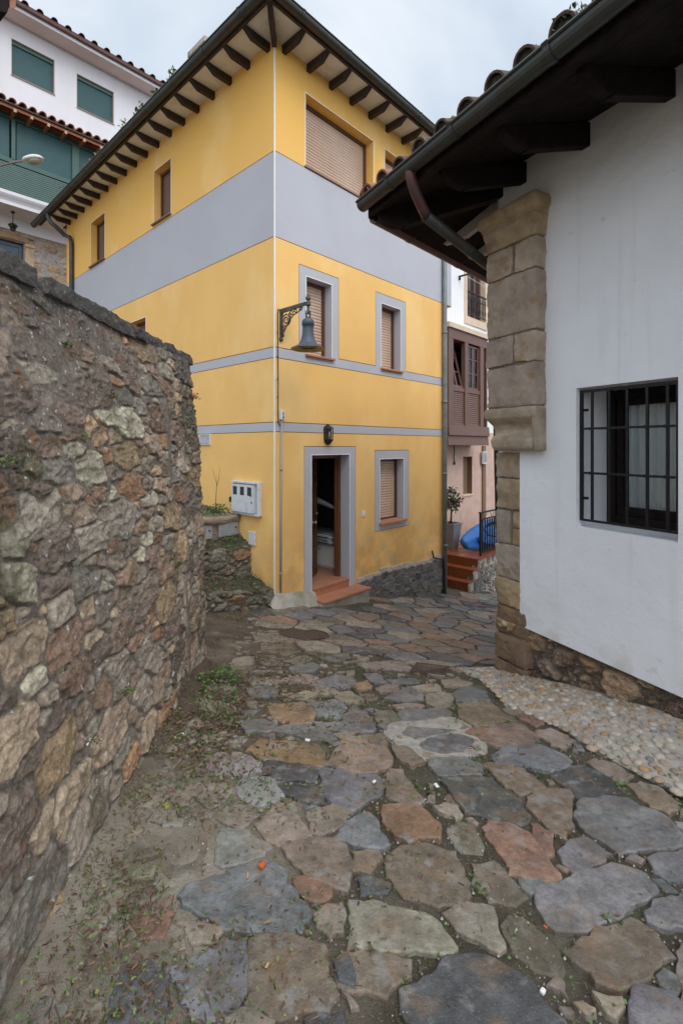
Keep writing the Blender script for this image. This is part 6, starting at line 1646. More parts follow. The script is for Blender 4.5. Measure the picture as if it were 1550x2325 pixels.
rr = [(td0, td1, 2.5, ztd, 0, -.16), (td0 + .12, td1 - .12, 2.6, ztd - .14, 0, -.19), (td0 + .22, td1 - .22, 2.7, ztd - .26, 0, -.16), (td0 + .30, td1 - .30, 2.8, ztd - .34, 0, -.18)]
facade(mb, WB, rr); mb.prism(WB, [(td0 + .26 + (td1 - td0 - .52) * i / 12, ztd - .42 + .12 * math.sin(math.pi * i / 12)) for i in range(13)] + [(td1 - .26, ztd - .50), (td0 + .26, ztd - .50)], -.18, -.15)
mb.build('door', m_bdoor, BH, recalc=False)
tlm = WB.at(30, 477, .5)[0]
HLn = thing('hanging_lantern', 'small black lantern hanging on a rod under the white balcony slab', 'lantern', WB.P(tlm, .5, zceil - .9))
b = WB.P(tlm, .5, 0); zl0 = hit(30, 524, b, nR).z; zl1 = hit(30, 509, b, nR).z
mb = MB(); mb.lathe(b + V((0, 0, zceil)), [(.06, 0), (.05, -.03), (.012, -.07), (.010, zl1 - zceil)], 8); mb.lathe(b + V((0, 0, zl1)), [(.01, .05), (.05, .03), (.13, -.03), (.125, -.05), (.0, -.05)], 8); mb.lathe(b + V((0, 0, zl0)), [(0, 0), (.06, 0), (.07, .04), (0, .05)], 8)
for i in range(6): a = i * math.pi / 3; mb.tube([b + V((.065 * math.cos(a), .065 * math.sin(a), zl0 + .03)), b + V((.105 * math.cos(a), .105 * math.sin(a), zl1 - .05))], .008, 5)
mb.build('frame', m_iron, HLn)
mb = MB(); mb.lathe(b, [(.058, zl0 + .045), (.096, zl1 - .05)], 8); mb.build('pane', m_glass, HLn)
# bracketed street light reaching in from the left
cy = 9.6
hp = hit(78, 362, V((0, cy, 0)), V((0, 1, 0))); hl = hit(36, 368, V((0, cy, 0)), V((0, 1, 0))); hx = hit(-40, 386, V((0, cy - .2, 0)), V((0, 1, 0)))
RL = thing('road_light', 'white oval street light head on a rusty arm at the left edge', 'street light', hx)
mb = MB(); mb.tube([V((hx.x, hx.y, hx.z - .6)), hx, hl, hl.lerp(hp, .3)], .018, 8); mb.tube([V((hx.x, hx.y, hx.z - 6)), V((hx.x, hx.y, hx.z + .05))], .05, 10)
mb.build('arm', mat('rusty_arm', (.16, .10, .085), .6), RL, smooth=True)
def egg(c, ax_, L, w_, h, z0=-1, z1=1, n=12):
    ax_ = ax_.normalized(); sd = ax_.cross(V((0, 0, 1))).normalized(); up = sd.cross(ax_)
    return [[c + ax_ * (L * x) + sd * (w_ * math.sqrt(max(.02, 1 - x * x)) * math.cos(a)) + up * (h * math.sqrt(max(.02, 1 - x * x)) * min(max(math.sin(a), z0), z1)) for a in np.linspace(0, 6.283, n + 1)[:-1]] for x in np.linspace(-1, 1, 10)]
dx_ = (hp - hl); cN = hl.lerp(hp, .93)
mb = MB(); mb.loft(egg(cN, dx_, .21, .11, .085, -.25, 1)); mb.build('head', m_meter, RL, smooth=True)
mb = MB(); mb.loft(egg(cN - V((0, 0, .02)) + dx_ * .08, dx_, .13, .085, .075, -1, .2)); mb.build('lamp_bowl', mat('dull_bowl', (.30, .26, .20), .3), RL, smooth=True)
# corner of a tiled eave above the photographer's left
NE = thing('tiled_eave', 'red brown tiled eave corner at the top left with a dark board under it', 'eave', (-3.2, 4.4, 4.4))
y_ = 4.4
P2 = lambda u, v, y: V(((u - U0) / F * y, y, (V0 - v) / F * y))
mb = MB(); a = [P2(0 - 60, -60, y_), P2(22, -60, y_), P2(22, 14, y_), P2(17, 29, y_), P2(-60, 10, y_)]
mb.add(a + [p + V((-.75, .55, .0)) for p in a], [(0, 1, 2, 3, 4), (5, 6, 7, 8, 9)] + [(i, (i + 1) % 5, 5 + (i + 1) % 5, 5 + i) for i in range(5)]); mb.build('board', m_eavewood, NE)
mb = MB()
for k in range(3): barrel(mb, P2(29, -2, y_) + V((-.10 * k, .02 * k, .03 * k)), V((-.85, .35, .40)).normalized(), V((.35, .93, 0)).normalized(), V((.36, -.1, .92)).normalized(), .030, .028, .4, .008, 0)
mb.hexa([P2(23, 17, y_), P2(36, 19, y_), P2(36, 19, y_) + V((-.3, .3, .28)), P2(23, 17, y_) + V((-.3, .3, .28)), P2(20, -40, y_), P2(39, -40, y_), P2(39, -40, y_) + V((-.3, .3, .32)), P2(20, -40, y_) + V((-.3, .3, .32))])
mb.build('tiles', m_rooft2, NE, recalc=False)

# ---------------------------------------------------------------- neighbour with the wooden gallery, beyond the yellow house
OB = -1.5; NB = Fr(HR.P(0, OB, 0), dR, nR); tN0, tN1 = 5.0, 13.0
GH = thing('gallery_house', 'white and pink rendered house with a brown wooden gallery beyond the yellow one', 'house', NB.P(7, 0, -3.4))
zgl0 = NB.at(1040, 1012)[1]
zcor = NB.at(1040, 752)[1]
tw0, twt = NB.at(1058.5, 640); tw1, twb = NB.at(1098, 733)
tw1 = NB.t(1099); twt = twb + 2.1
tsm0, zsm1 = NB.at(1050.5, 1037); tsm1, zsm0 = NB.at(1071, 1121)
wa = [(tN0, tN1, -5, zgl0 + .4, 1, 0), (tN0, tN1, zgl0 + .4, 7.5, 0, 0)]
wa += [(tw0 - .14, tw1 + .14, twb - .22, twt + .14, 2, .03), (tw0, tw1, twb, twt, None, -.22, 2), (tsm0, tsm1, zsm0, zsm1, None, -.16, 3)]
mb = MB(); facade(mb, NB, wa); m_brownrec = mat('brown_recess', (.20, .12, .07), .8)
mb.quad(NB.P(tN1, -6, -5), NB.P(tN1, 0, -5), NB.P(tN1, 0, 7.5), NB.P(tN1, -6, 7.5), 0); mb.quad(NB.P(tN0, -6, 7.5), NB.P(tN1, -6, 7.5), NB.P(tN1, 0, 7.5), NB.P(tN0, 0, 7.5), 0)
mb.build('wall', [m_white, m_pink, m_beige, m_brownrec], GH, recalc=False)
mb = MB(); mb.box(NB, tsm0 + .002, tsm1 - .002, -.18, -.15, zsm0 + .002, zsm1 - .002); w = mb.build('window', m_brownrec, GH)
mb = MB(); mb.box(NB, tsm0 - .05, tsm1 + .05, -.14, .03, zsm0 - .04, zsm0); mb.build('sill', m_beige, w)
mb = MB()
for a_ in np.linspace(tw0 + .03, tw1 - .03, 4): mb.box(NB, a_ - .035, a_ + .035, -.21, -.13, twb + .002, twt - .002)
mb.box(NB, tw0 + .002, tw1 - .002, -.205, -.14, twt - .09, twt - .004)
w = mb.build('window', m_gallery, GH); mb = MB(); mb.box(NB, tw0 + .002, tw1 - .002, -.20, -.19, twb + .01, twt - .01); mb.build('pane', m_smoke, w)
br = thing('balcony_railing', 'black iron balcony railing across the beige framed window of the gallery house', 'railing', NB.P(tw0, .05, twb))
zr_ = NB.at(1066, 664)[1]
mb = MB(); mb.box(NB, tw0 - .0, tw1 + .0, .035, .075, zr_ - .03, zr_); mb.box(NB, tw0, tw1, .04, .07, zr_ - .22, zr_ - .20); mb.box(NB, tw0, tw1, .04, .07, twb + .06, twb + .08); mb.build('rails', m_iron, br)
for i in range(7):
    t = tw0 + .05 + (tw1 - tw0 - .1) * i / 6; mb = MB(); mb.lathe(NB.P(t, .055, twb + .07), [(.01, 0), (.010, .1), (.02, .14), (.022, .2), (.010, .26), (.010, .45), (.020, .5), (.010, .55), (.010, zr_ - twb - .1)], 6); mb.build('baluster', m_iron, br)
tcl, zcl = NB.at(1041, 633)
clt = thing('clothes_line', 'dark clothes line bracket with thin pale cords beside the balcony window', 'clothes line', NB.P(tcl, 0, zcl))
mb = MB(); mb.box(NB, tcl - .02, tcl + .02, 0, .45, zcl + .04, zcl + .08); mb.box(NB, tcl - .02, tcl + .02, 0, .05, zcl - .04, zcl + .04); mb.build('bracket', m_iron, clt)
mb = MB()
for o in (.15, .30, .42): mb.tube([NB.P(tcl, o, zcl + .09), NB.P((tcl + tw1) / 2 + .3, o, zcl + .05), NB.P(tw1 + 1, o, zcl + .09)], .006, 5)
mb.build('cords', m_plasticw, clt)
# gallery
OG = .55; GL = Fr(NB.P(0, OG, 0), dR, nR)
tp = [GL.t(u) for u in (1018.4, 1029, 1055.5, 1063, 1088.5, 1092, 1098, 1108)]
zz = {k: GL.at(1040, v)[1] for k, v in dict(top=749, head=772, win0=879, rail=888, lou=958, sill=963, b1=966, b2=989, b3=1011, bei=741).items()}
tg0 = tp[0] - .0; tg1 = GL.t(1106)
mb = MB()
mb.box(GL, tg0, tg1, -OG, .0, zz['head'], zz['top']); mb.prism_t(GL, [(-OG, zz['b1']), (.03, zz['b1']), (.05, zz['b2'] + .02), (.05, zz['b2']), (-OG, zz['b2'])], tg0 - .04, tg1 + .04); mb.prism_t(GL, [(-OG, zz['b2']), (.0, zz['b2']), (.02, zz['b3']), (-OG, zz['b3'])], tg0 - .05, tg1 + .05)
for a_, b_ in ((tp[0], tp[1]), (tp[2], tp[3]), (tp[5] - .05, tp[6])): mb.box(GL, a_, b_, -.12, .0, zz['b1'], zz['head'])
mb.box(GL, tg0, tg0 + .06, -OG, -.12, zz['b1'], zz['head']); mb.box(GL, tg1 - .06, tg1, -OG, -.001, zz['b1'], zz['head'])
mb.box(GL, tg0 + .06, tg1 - .06, -OG, -OG + .04, zz['b1'], zz['head'], 1)
gal = mb.build('gallery', [m_gallery, m_dark], GH, bevel=.008)
mb = MB(); mb.prism_t(GL, [(-OG, zz['top']), (.05, zz['top']), (.05, zz['bei'] + .03), (-OG, zz['bei'] + .10)], tg0 - .05, tg1 + .1); mb.build('cornice', m_beige, GH)
for k, (a_, b_) in enumerate(((tp[1], tp[2]), (tp[3], tp[5] - .05))):
    mb = MB(); n = 16
    for i in range(n): z = zz['sill'] + (zz['rail'] - zz['sill']) * i / n; p = (zz['rail'] - zz['sill']) / n; mb.prism_t(GL, [(-.06, z), (-.035, z + .004), (-.05, z + p), (-.06, z + p)], a_, b_)
    mb.box(GL, a_, b_, -.07, -.02, zz['rail'], zz['win0'], 0); mb.box(GL, a_, b_, -.07, -.02, zz['b1'], zz['sill'], 0)
    mb.build('louvre_panel', m_gallery, gal)
    tilt = .28 if k == 0 else 0.0
    fw_ = Fr(GL.P(0, -.06, 0), dR, nR); h0, h1 = zz['win0'] + .01, zz['head'] - .03
    def tl(t, o, z): q = (z - h0) / (h1 - h0); return GL.P(t, -.06 + o - tilt * q, z)
    mb = MB(); f_ = .05
    def bar(t0, t1, z0, z1): mb.hexa([tl(t, o, z) for z in (z0, z1) for t, o in ((t0, -.04), (t1, -.04), (t1, 0), (t0, 0))])
    bar(a_ + .01, a_ + .01 + f_, h0, h1); bar(b_ - .01 - f_, b_ - .01, h0, h1); bar(a_ + .06, b_ - .06, h1 - f_, h1); bar(a_ + .06, b_ - .06, h0, h0 + f_)
    m_ = (a_ + b_) / 2; bar(m_ - .03, m_ + .03, h0 + f_, h1 - f_)
    for q in (.36, .68): z = h0 + (h1 - h0) * q; bar(a_ + .06, m_ - .03, z - .012, z + .012); bar(m_ + .03, b_ - .06, z - .012, z + .012)
    if k == 0: w = mb.build('window', m_gallery, gal); w['label'] = 'gallery window tilted open at the top'
    else: w = mb.build('window', m_gallery, gal)
    mb = MB(); mb.hexa([tl(t, o, z) for z in (h0 + f_, h1 - f_) for t, o in ((a_ + .06, -.026), (b_ - .06, -.026), (b_ - .06, -.022), (a_ + .06, -.022))]); mb.build('pane', m_glass, w)
    mb = MB(); n = 24; vs_ = [tl(a_ + .04 + (b_ - a_ - .08) * i / n, -.045 + .008 * math.sin(i * 1.3), z) for z in (h0, h1) for i in range(n + 1)]
    mb.add(vs_, [(i, i + 1, n + 2 + i, n + 1 + i) for i in range(n)]); mb.build('curtain', mat('white_net_curtain', (.88, .90, .94), .9), w, recalc=False)
# pipe strip, meter box and cable on the pink wall
t, z1 = NB.at(1092, 1025); t1, z0 = NB.at(1098, 1053)
mb = MB(); mb.box(NB, NB.t(1092.5), NB.t(1099), .0, .05, -4.5, zgl0); mb.build('downpipe_channel', m_brownrec, GH)  # pipe column; its brown shadow stripe is put into the strip's colour
tb = thing('fuse_box', 'small grey box high on the pink wall under the gallery', 'electric box', NB.P(t, .05, z0)); mb = MB(); mb.box(NB, t - .1, t1 - .05, .052, .12, z0, z1); mb.build('box', m_meter, tb, bevel=.008)
mb = MB(); mb.box(NB, t - .08, t1 - .07, .121, .124, z0 + .05, z1 - .03); mb.build('lid', m_util, tb)
tc_, zc0 = NB.at(1028, 1014)
mb = MB(); mb.tube([NB.P(tc_, .03, zc0 + .05), NB.P(tc_ + .03, .03, zc0 - .15), NB.P(tc_ - .01, .03, zc0 - .3), NB.P(tc_ + .02, .03, zc0 - .42)], .012, 6); mb.tube([NB.P(tc_ + .02, .03, zc0 - .42), NB.P(tc_ + .02, .03, zc0 - .5)], .025, 6)
tag(mb.build('hanging_cable', m_black, smooth=True), 'short black cable dangling under the gallery beside the yellow house', 'cable')

# ---------------------------------------------------------------- raised terrace with red tiled steps
zT = HR.at(1084, 1269, 0)[1]; tt0 = HR.t(1083.5)
TR = thing('tiled_terrace', 'raised terrace with red clay tiles, three steps and a crazy stone front', 'terrace', HR.P(tt0, 0, -3.6))
tst = [tt0, tt0 - .22, tt0 - .45]; zst_ = [zT, HR.at(1083, 1290)[1], HR.at(1075.5, 1317)[1]]
mb = MB()
for i, (a_, z) in enumerate(zip(tst, zst_)):
    b_ = 12.0 if i == 0 else tst[i - 1] + .03
    nx_ = 8 if i == 0 else 1
    for j in range(5):
        for q in range(nx_ if i == 0 else 1):
            x0 = a_ - .025 + (.42 * q if i == 0 else 0); x1 = (x0 + .41) if i == 0 else b_
            mb.box(HR, x0 + .004, x1 - .004, -.30 * (j + 1) + .03 + .004, -.30 * j + .026, z - .03, z, 0)
    zn = (zst_ + [zst_[-1] - .26])[i + 1]
    for j in range(5): mb.box(HR, a_, a_ + .01, -.30 * (j + 1) + .004, -.30 * j - .004, zn + .002, z - .032, 1)
    mb.box(HR, a_ + .011, b_ + .02, -1.48, -.012, z - .26, z - .031, 2)
mb.box(HR, tst[0] + .2, 12, -1.49, -.02, zT - 1.2, zT - .031, 2)
m_riser = mat('dark_red_riser_tile', (.20, .062, .022), .35, [dict(s=6, c=(.15, .045, .018), f=.6)])
mb.build('tile_steps', [m_terra2, m_riser, m_grout], TR, bevel=.003)
def tp_top(t): return zT - .031 if t > tst[0] else (zst_[1] - .031 if t > tst[1] else (zst_[2] - .031 if t > tst[2] else zst_[2] - .26))
def tb_(t): p = HR.P(t, .05, 0); return g1(p.x, p.y) - .1
CRZ = np.array([(.20, .205, .21), (.26, .26, .26), (.15, .155, .165), (.30, .295, .28), (.22, .21, .19)])
field_panel('stone_front', HR, tst[2] + .0, 11.5, tb_, tp_top, -.02, .02, [(.17, 30), (.12, 100), (.07, 300), (.04, 300)], .72, 88, TR, edge=.012, joint=.007, relief=.016, pal=CRZ, mortar=(.10, .10, .10), rough=.006, wob=.02)
mb = MB(); cl = []
rs6 = np.random.RandomState(4); leafset(260, HR.P(tst[2] - .06, -.35, -3.42), .38, .07, .05, [(.05, .06, .02), (.08, .08, .03), (.09, .07, .03)], rs6, .6, (mb, cl))
tag(mb.build('moss_patch', m_leaf, col=cl, recalc=False), 'dark mossy growth at the foot of the red tiled steps', 'moss')
# iron railing on the terrace edge
RT = thing('terrace_railing', 'black wrought iron railing along the front edge of the tiled terrace', 'railing', HR.P(tt0 + .15, -.1, zT))
RA = Fr(HR.P(0, -.09, 0), dR, nR); tr0, zrt = RA.at(1089, 1166)
mb = MB(); mb.box(RA, tr0, tr0 + .045, -.022, .022, zT + .002, zrt); mb.box(RA, tr0 + 2.6, tr0 + 2.645, -.022, .022, zT + .002, zrt); mb.build('post', m_iron, RT)
mb = MB(); mb.box(RA, tr0 - .02, tr0 + 2.7, -.03, .03, zrt + .001, zrt + .03); mb.build('handrail', m_iron, RT)
mb = MB(); mb.box(RA, tr0 + .046, tr0 + 2.6, -.014, .014, zT + .06, zT + .085); mb.box(RA, tr0 + .046, tr0 + 2.6, -.014, .014, zrt - .16, zrt - .135); mb.build('rail', m_iron, RT)
for i in range(16):
    t = tr0 + .13 + i * .125; mb = MB(); mb.box(RA, t - .013, t + .013, -.013, .013, zT + .086, zrt - .161)
    if i % 3 == 1:
        for s_ in (-1, 1): mb.tube([RA.P(t + s_ * (.014 + .03 * math.sin(a)), 0, zT + .35 + .10 * a / 3.14) for a in np.linspace(0, 3.14, 7)], .007, 5)
    mb.build('baluster', m_iron, RT)
mb = MB()
for i in range(6): 
    c0_ = tr0 + .25 + i * .38
    for s_ in (-1, 1): mb.tube([RA.P(c0_ + s_ * (.02 + .07 * k / 10 + .02 * math.sin(k)), 0, zrt - .13 + .11 * k / 10) for k in range(11)], .007, 5)
mb.build('scrollwork', m_iron, RT)
# kayaks lying on the terrace
def kayak(label, a, b, roll, wid=.33, dep=.24):
    r_ = thing('kayak', label, 'kayak', a.lerp(b, .5), 'blue kayaks on the terrace')
    ax_ = (b - a).normalized(); sd = ax_.cross(V((0, 0, 1))).normalized(); up = sd.cross(ax_)
    sd, up = sd * math.cos(roll) + up * math.sin(roll), up * math.cos(roll) - sd * math.sin(roll)
    rings = []
    for x in np.linspace(0, 1, 26):
        w_ = wid * (.34 + .66 * math.sin(math.pi * (.02 + .96 * x)) ** .7); h_ = dep * (.40 + .60 * math.sin(math.pi * (.02 + .96 * x)) ** .6); c = a.lerp(b, x) + up * (.10 * (2 * x - 1) ** 4)
        rings.append([c + sd * (w_ * math.cos(t)) * (1 if math.sin(t) < .2 else .96) + up * (h_ * (.55 * math.sin(t) - (.12 if math.sin(t) < -.6 else 0) + (.16 if abs(math.cos(t)) < .15 and math.sin(t) > 0 else 0))) for t in np.linspace(0, 6.283, 25)[:-1]])
    mb_ = MB(); mb_.loft(rings); mb_.build('hull', m_blue, r_, smooth=True)
    mb_ = MB(); c = a.lerp(b, .52) + up * dep * .50
    mb_.loft([[c + ax_ * (.42 * s_ * math.cos(t)) + sd * (wid * .62 * s_ * math.sin(t)) + up * z for t in np.linspace(0, 6.283, 25)[:-1]] for s_, z in ((1.0, .0), (1.02, .045), (.95, .05), (.86, .03), (.8, -.02))]); mb_.build('cockpit', m_bluein, r_, smooth=True)
ka = hit(1047, 1211, HR.P(0, -.62, 0), nR); ka.z = zT + .16
kayak('blue kayak lying on its side, the upper one with its bow resting on the tiles', ka, ka + dR * 2.7 + V((0, 0, .34)) + nR * .12, -.9)
kb = hit(1086, 1222, HR.P(0, -.42, 0), nR); kb.z = zT + .17
kayak('second blue kayak lower and behind the black terrace railing', kb, kb + dR * 2.5 + V((0, 0, .03)) - nR * .05, -.35, .26, .22)
# potted flowering shrub
tpz = hit(1024, 1229, V((0, 0, zT)), V((0, 0, 1)))
tpz = HR.P(NB.t(1023, .42), OB + .42, zT)
PS = thing('potted_shrub', 'pink flowering shrub in a tall grey tapered pot on the terrace', 'potted plant', tpz)
fz = Fr(tpz, dR, nR); hpz = .66
mb = MB(); mb.loft([[fz.P(a_ * s_, b_ * s_, z) for a_, b_ in ((-1, -1), (1, -1), (1, 1), (-1, 1))] for s_, z in ((.13, 0.001), (.205, hpz - .03), (.215, hpz - .03), (.215, hpz), (.185, hpz), (.18, hpz - .07))]); mb.build('pot', m_pot, PS, bevel=.008)
mb = MB(); mb.quad(*[fz.P(a_ * .18, b_ * .18, hpz - .06) for a_, b_ in ((-1, -1), (1, -1), (1, 1), (-1, 1))]); mb.build('soil', m_mossy, PS, recalc=False)
mb = MB(); mb.tube([fz.P(0, 0, hpz - .1), fz.P(.02, 0, hpz + .22), fz.P(0, .01, hpz + .5)], [.03, .022, .015], 8); mb.build('stem', m_twig, PS, smooth=True)
mb = MB(); cl = []; rs7 = np.random.RandomState(9)
for (x, y, z, r) in ((0, 0, .42, .2), (.05, .08, .62, .2), (-.03, -.02, .82, .17), (.08, 0, .52, .18), (-.08, 0, .6, .18)): leafset(130, fz.P(x, y, hpz + z - .12), r, .26, .075, [(.03, .08, .03), (.05, .12, .05), (.07, .14, .07)], rs7, .8, (mb, cl))
mb.build('foliage', m_leaf, PS, col=cl, recalc=False)
mb = MB(); cl = []
for _ in range(26):
    a_ = rs7.uniform(0, 6.28); zq = rs7.uniform(.35, 1.0); rr_ = .2 * math.sin(math.pi * (zq - .2) / 1.0) + .04
    leafset(6, fz.P(rr_ * math.cos(a_), rr_ * math.sin(a_), hpz + zq - .1), .02, .03, .055, [(.40, .02, .10), (.30, .015, .08), (.5, .05, .15)], rs7, .8, (mb, cl))
mb.build('flowers', m_leaf, PS, col=cl, recalc=False)
# ---------------------------------------------------------------- covers, weeds and leaf litter on the lane
def cover_round(u, v, ru, lab):
    c = gpt(u, v); e = gpt(u + ru, v); r = (e - c).length
    t = thing('manhole_cover', lab, 'manhole cover', c)
    gx_ = (g1(c.x + .1, c.y) - g1(c.x - .1, c.y)) / .2; gy_ = (g1(c.x, c.y + .1) - g1(c.x, c.y - .1)) / .2
    nrm = V((-gx_, -gy_, 1)).normalized(); a = nrm.orthogonal().normalized(); b = nrm.cross(a)
    def ring(r_, h): return [c + nrm * h + (a * math.cos(x) + b * math.sin(x)) * r_ for x in np.linspace(0, 6.283, 49)[:-1]]
    mb = MB(); mb.loft([ring(r, -.02), ring(r, .019), ring(r * .93, .02), ring(r * .925, .012)], cap=False); mb.build('rim', m_cover, t, recalc=False)
    mb = MB(); mb.loft([ring(r * .915, -.02), ring(r * .915, .017), ring(r * .5, .018), ring(.01, .018)]); mb.build('lid', m_cover, t)
    return t
cover_round(690, 1442, 54, 'round rusty manhole cover half buried in leaf litter before the doorstep')
def cover_quad(name, lab, cat, pts, kind):
    q = [gpt(*p) for p in pts]; c = sum(q, V()) / 4
    t = thing(name, lab, cat, c); nrm = (q[1] - q[0]).cross(q[3] - q[0]).normalized()
    if nrm.z < 0: nrm = -nrm
    up = nrm * .019; mb = MB(); w = .08
    i = [p.lerp(c, w) for p in q]
    mb.add([p + up for p in q] + [p + up for p in i] + [p - nrm * .03 for p in q] + [p for p in i], [(k, (k + 1) % 4, 4 + (k + 1) % 4, 4 + k) for k in range(4)] + [(k, (k + 1) % 4, 8 + (k + 1) % 4, 8 + k) for k in range(4)] + [(4 + k, 4 + (k + 1) % 4, 12 + (k + 1) % 4, 12 + k) for k in range(4)]); mb.build('rim', m_cover, t)
    mb = MB(); n = 14
    for k in range(n):
        f0, f1 = k / n + .008, (k + 1) / n - .012
        a, b = i[0].lerp(i[1], f0), i[0].lerp(i[1], f1); d_, c_ = i[3].lerp(i[2], f0), i[3].lerp(i[2], f1)
        mb.hexa([a, b, c_, d_, a + up * .9, b + up * .9, c_ + up * .9, d_ + up * .9])
    mb.build('lid', m_cover, t)
cover_quad('drain_cover', 'rectangular rusty drain cover among the flagstones near the cottage corner', 'drain cover', ((945, 1508), (1020, 1517), (1012, 1537), (930, 1527)), 1)
cover_quad('drain_cover', 'dark narrow drain cover far down the lane before the terrace', 'drain cover', ((1096, 1368), (1124, 1374), (1124, 1380), (1090, 1374)), 1)
# weeds at the foot of the old wall
for k, (u, v, n, r, h, lab, cols) in enumerate((
        (497, 1552, 420, .17, .12, 'bushy green weed mound at the foot of the rubble wall, the farthest large one', GRN),
        (478, 1600, 260, .20, .07, 'low green weed patch just in front of the bushy mound', GRN + DRY[:1]),
        (470, 1645, 170, .17, .05, 'sparse green weeds beside the wall foot, nearest the large patch', GRN + DRY[:2]),
        (528, 1640, 70, .12, .03, 'thin creeping weed between the wall weeds and the flagstones', GRN + DRY[:2]),
        (345, 1800, 80, .10, .03, 'small green weed patch on the bare earth by the middle of the wall', GRN),
        (265, 2085, 40, .045, .03, 'little bright green rosette on the sandy ground near the camera', GRN[:2]),
        (500, 1415, 160, .28, .05, 'scattered low weeds below the overgrown steps', GRN + DRY[:2]),
        (560, 1395, 60, .16, .05, 'dull green weeds by the foot of the steps near the house corner', GRN[:3] + DRY[:1]),
        (1085, 2030, 18, .028, .03, 'grass sprig in the joint between two large brown flagstones', GRN[:2]),
        (942, 1790, 22, .04, .02, 'small green sprig in the joint left of the dark slate slab', GRN[:2]),
        (1385, 2100, 20, .03, .03, 'dry and green sprig beside the big blue grey slab', GRN[:2] + DRY[:1]))):
    plant('weed_clump', lab, 'weed', 'weeds on the lane', gpt(u, v, .005), n, r, h, .028 if v < 1700 else .02, cols, 400 + k)
# single bits of rubbish big enough to see
def chip(name, u, v, L, W_, H_, m_, lab, cat, seed):
    c = gpt(u, v, .018); mb_ = MB(); cl_ = []
    f = Fr(c, V((math.cos(seed), math.sin(seed), 0)), V((-math.sin(seed), math.cos(seed), 0)))
    rock_box(mb_, cl_, f, -L / 2, L / 2, -W_ / 2, W_ / 2, 0, H_, (1, 1, 1), res=.008, rnd=H_ * .35, amp=.004, seed=seed); return tag(mb_.build(name, m_, smooth=True), lab, cat)
m_chip = mat('orange_brick', (.50, .11, .03), .8, [dict(s=60, c=(.35, .07, .02), f=.6)]); m_paper = mat('white_scrap', (.75, .73, .70), .8); m_but = mat('cigarette_end', (.55, .32, .16), .8); m_yst = mat('yellow_leafy_stone', (.30, .26, .06), .8)
chip('brick_chip', 595, 1978, .030, .022, .014, m_chip, 'bright orange brick chip on the wide grey slab near the camera', 'brick chip', 1)
chip('stone', 380, 1841, .042, .022, .014, m_yst, 'yellowish pebble on the bare earth near the wall', 'stone', 2)
chip('paper_scrap', 698, 1689, .03, .02, .008, m_paper, 'white paper scrap on the ochre flagstone', 'paper scrap', 3)
chip('paper_scrap', 849, 1785, .022, .014, .006, m_paper, 'white scrap on the curved grey brown slab in mid lane', 'paper scrap', 4)
chip('paper_scrap', 990, 1791, .030, .018, .006, m_paper, 'crumpled white scrap in the earth left of the dark slate slab', 'paper scrap', 5)
chip('white_pebble', 417, 1676, .028, .022, .014, m_paper, 'white pebble in the weeds by the wall foot', 'pebble', 6)
chip('white_pebble', 1233, 2268, .018, .014, .010, m_paper, 'white pebble right of the great slate slab at the bottom', 'pebble', 7)
chip('cigarette_end', 563, 2000, .022, .007, .006, m_but, 'cigarette end beside the orange brick chip', 'cigarette end', 8)
chip('cigarette_end', 606, 2208, .022, .007, .006, m_but, 'cigarette end on the square brown slab near the camera', 'cigarette end', 1.2)
chip('brick_chip', 1237, 2118, .014, .010, .006, m_chip, 'small pinkish chip beside the olive brown slab', 'brick chip', 2.2)
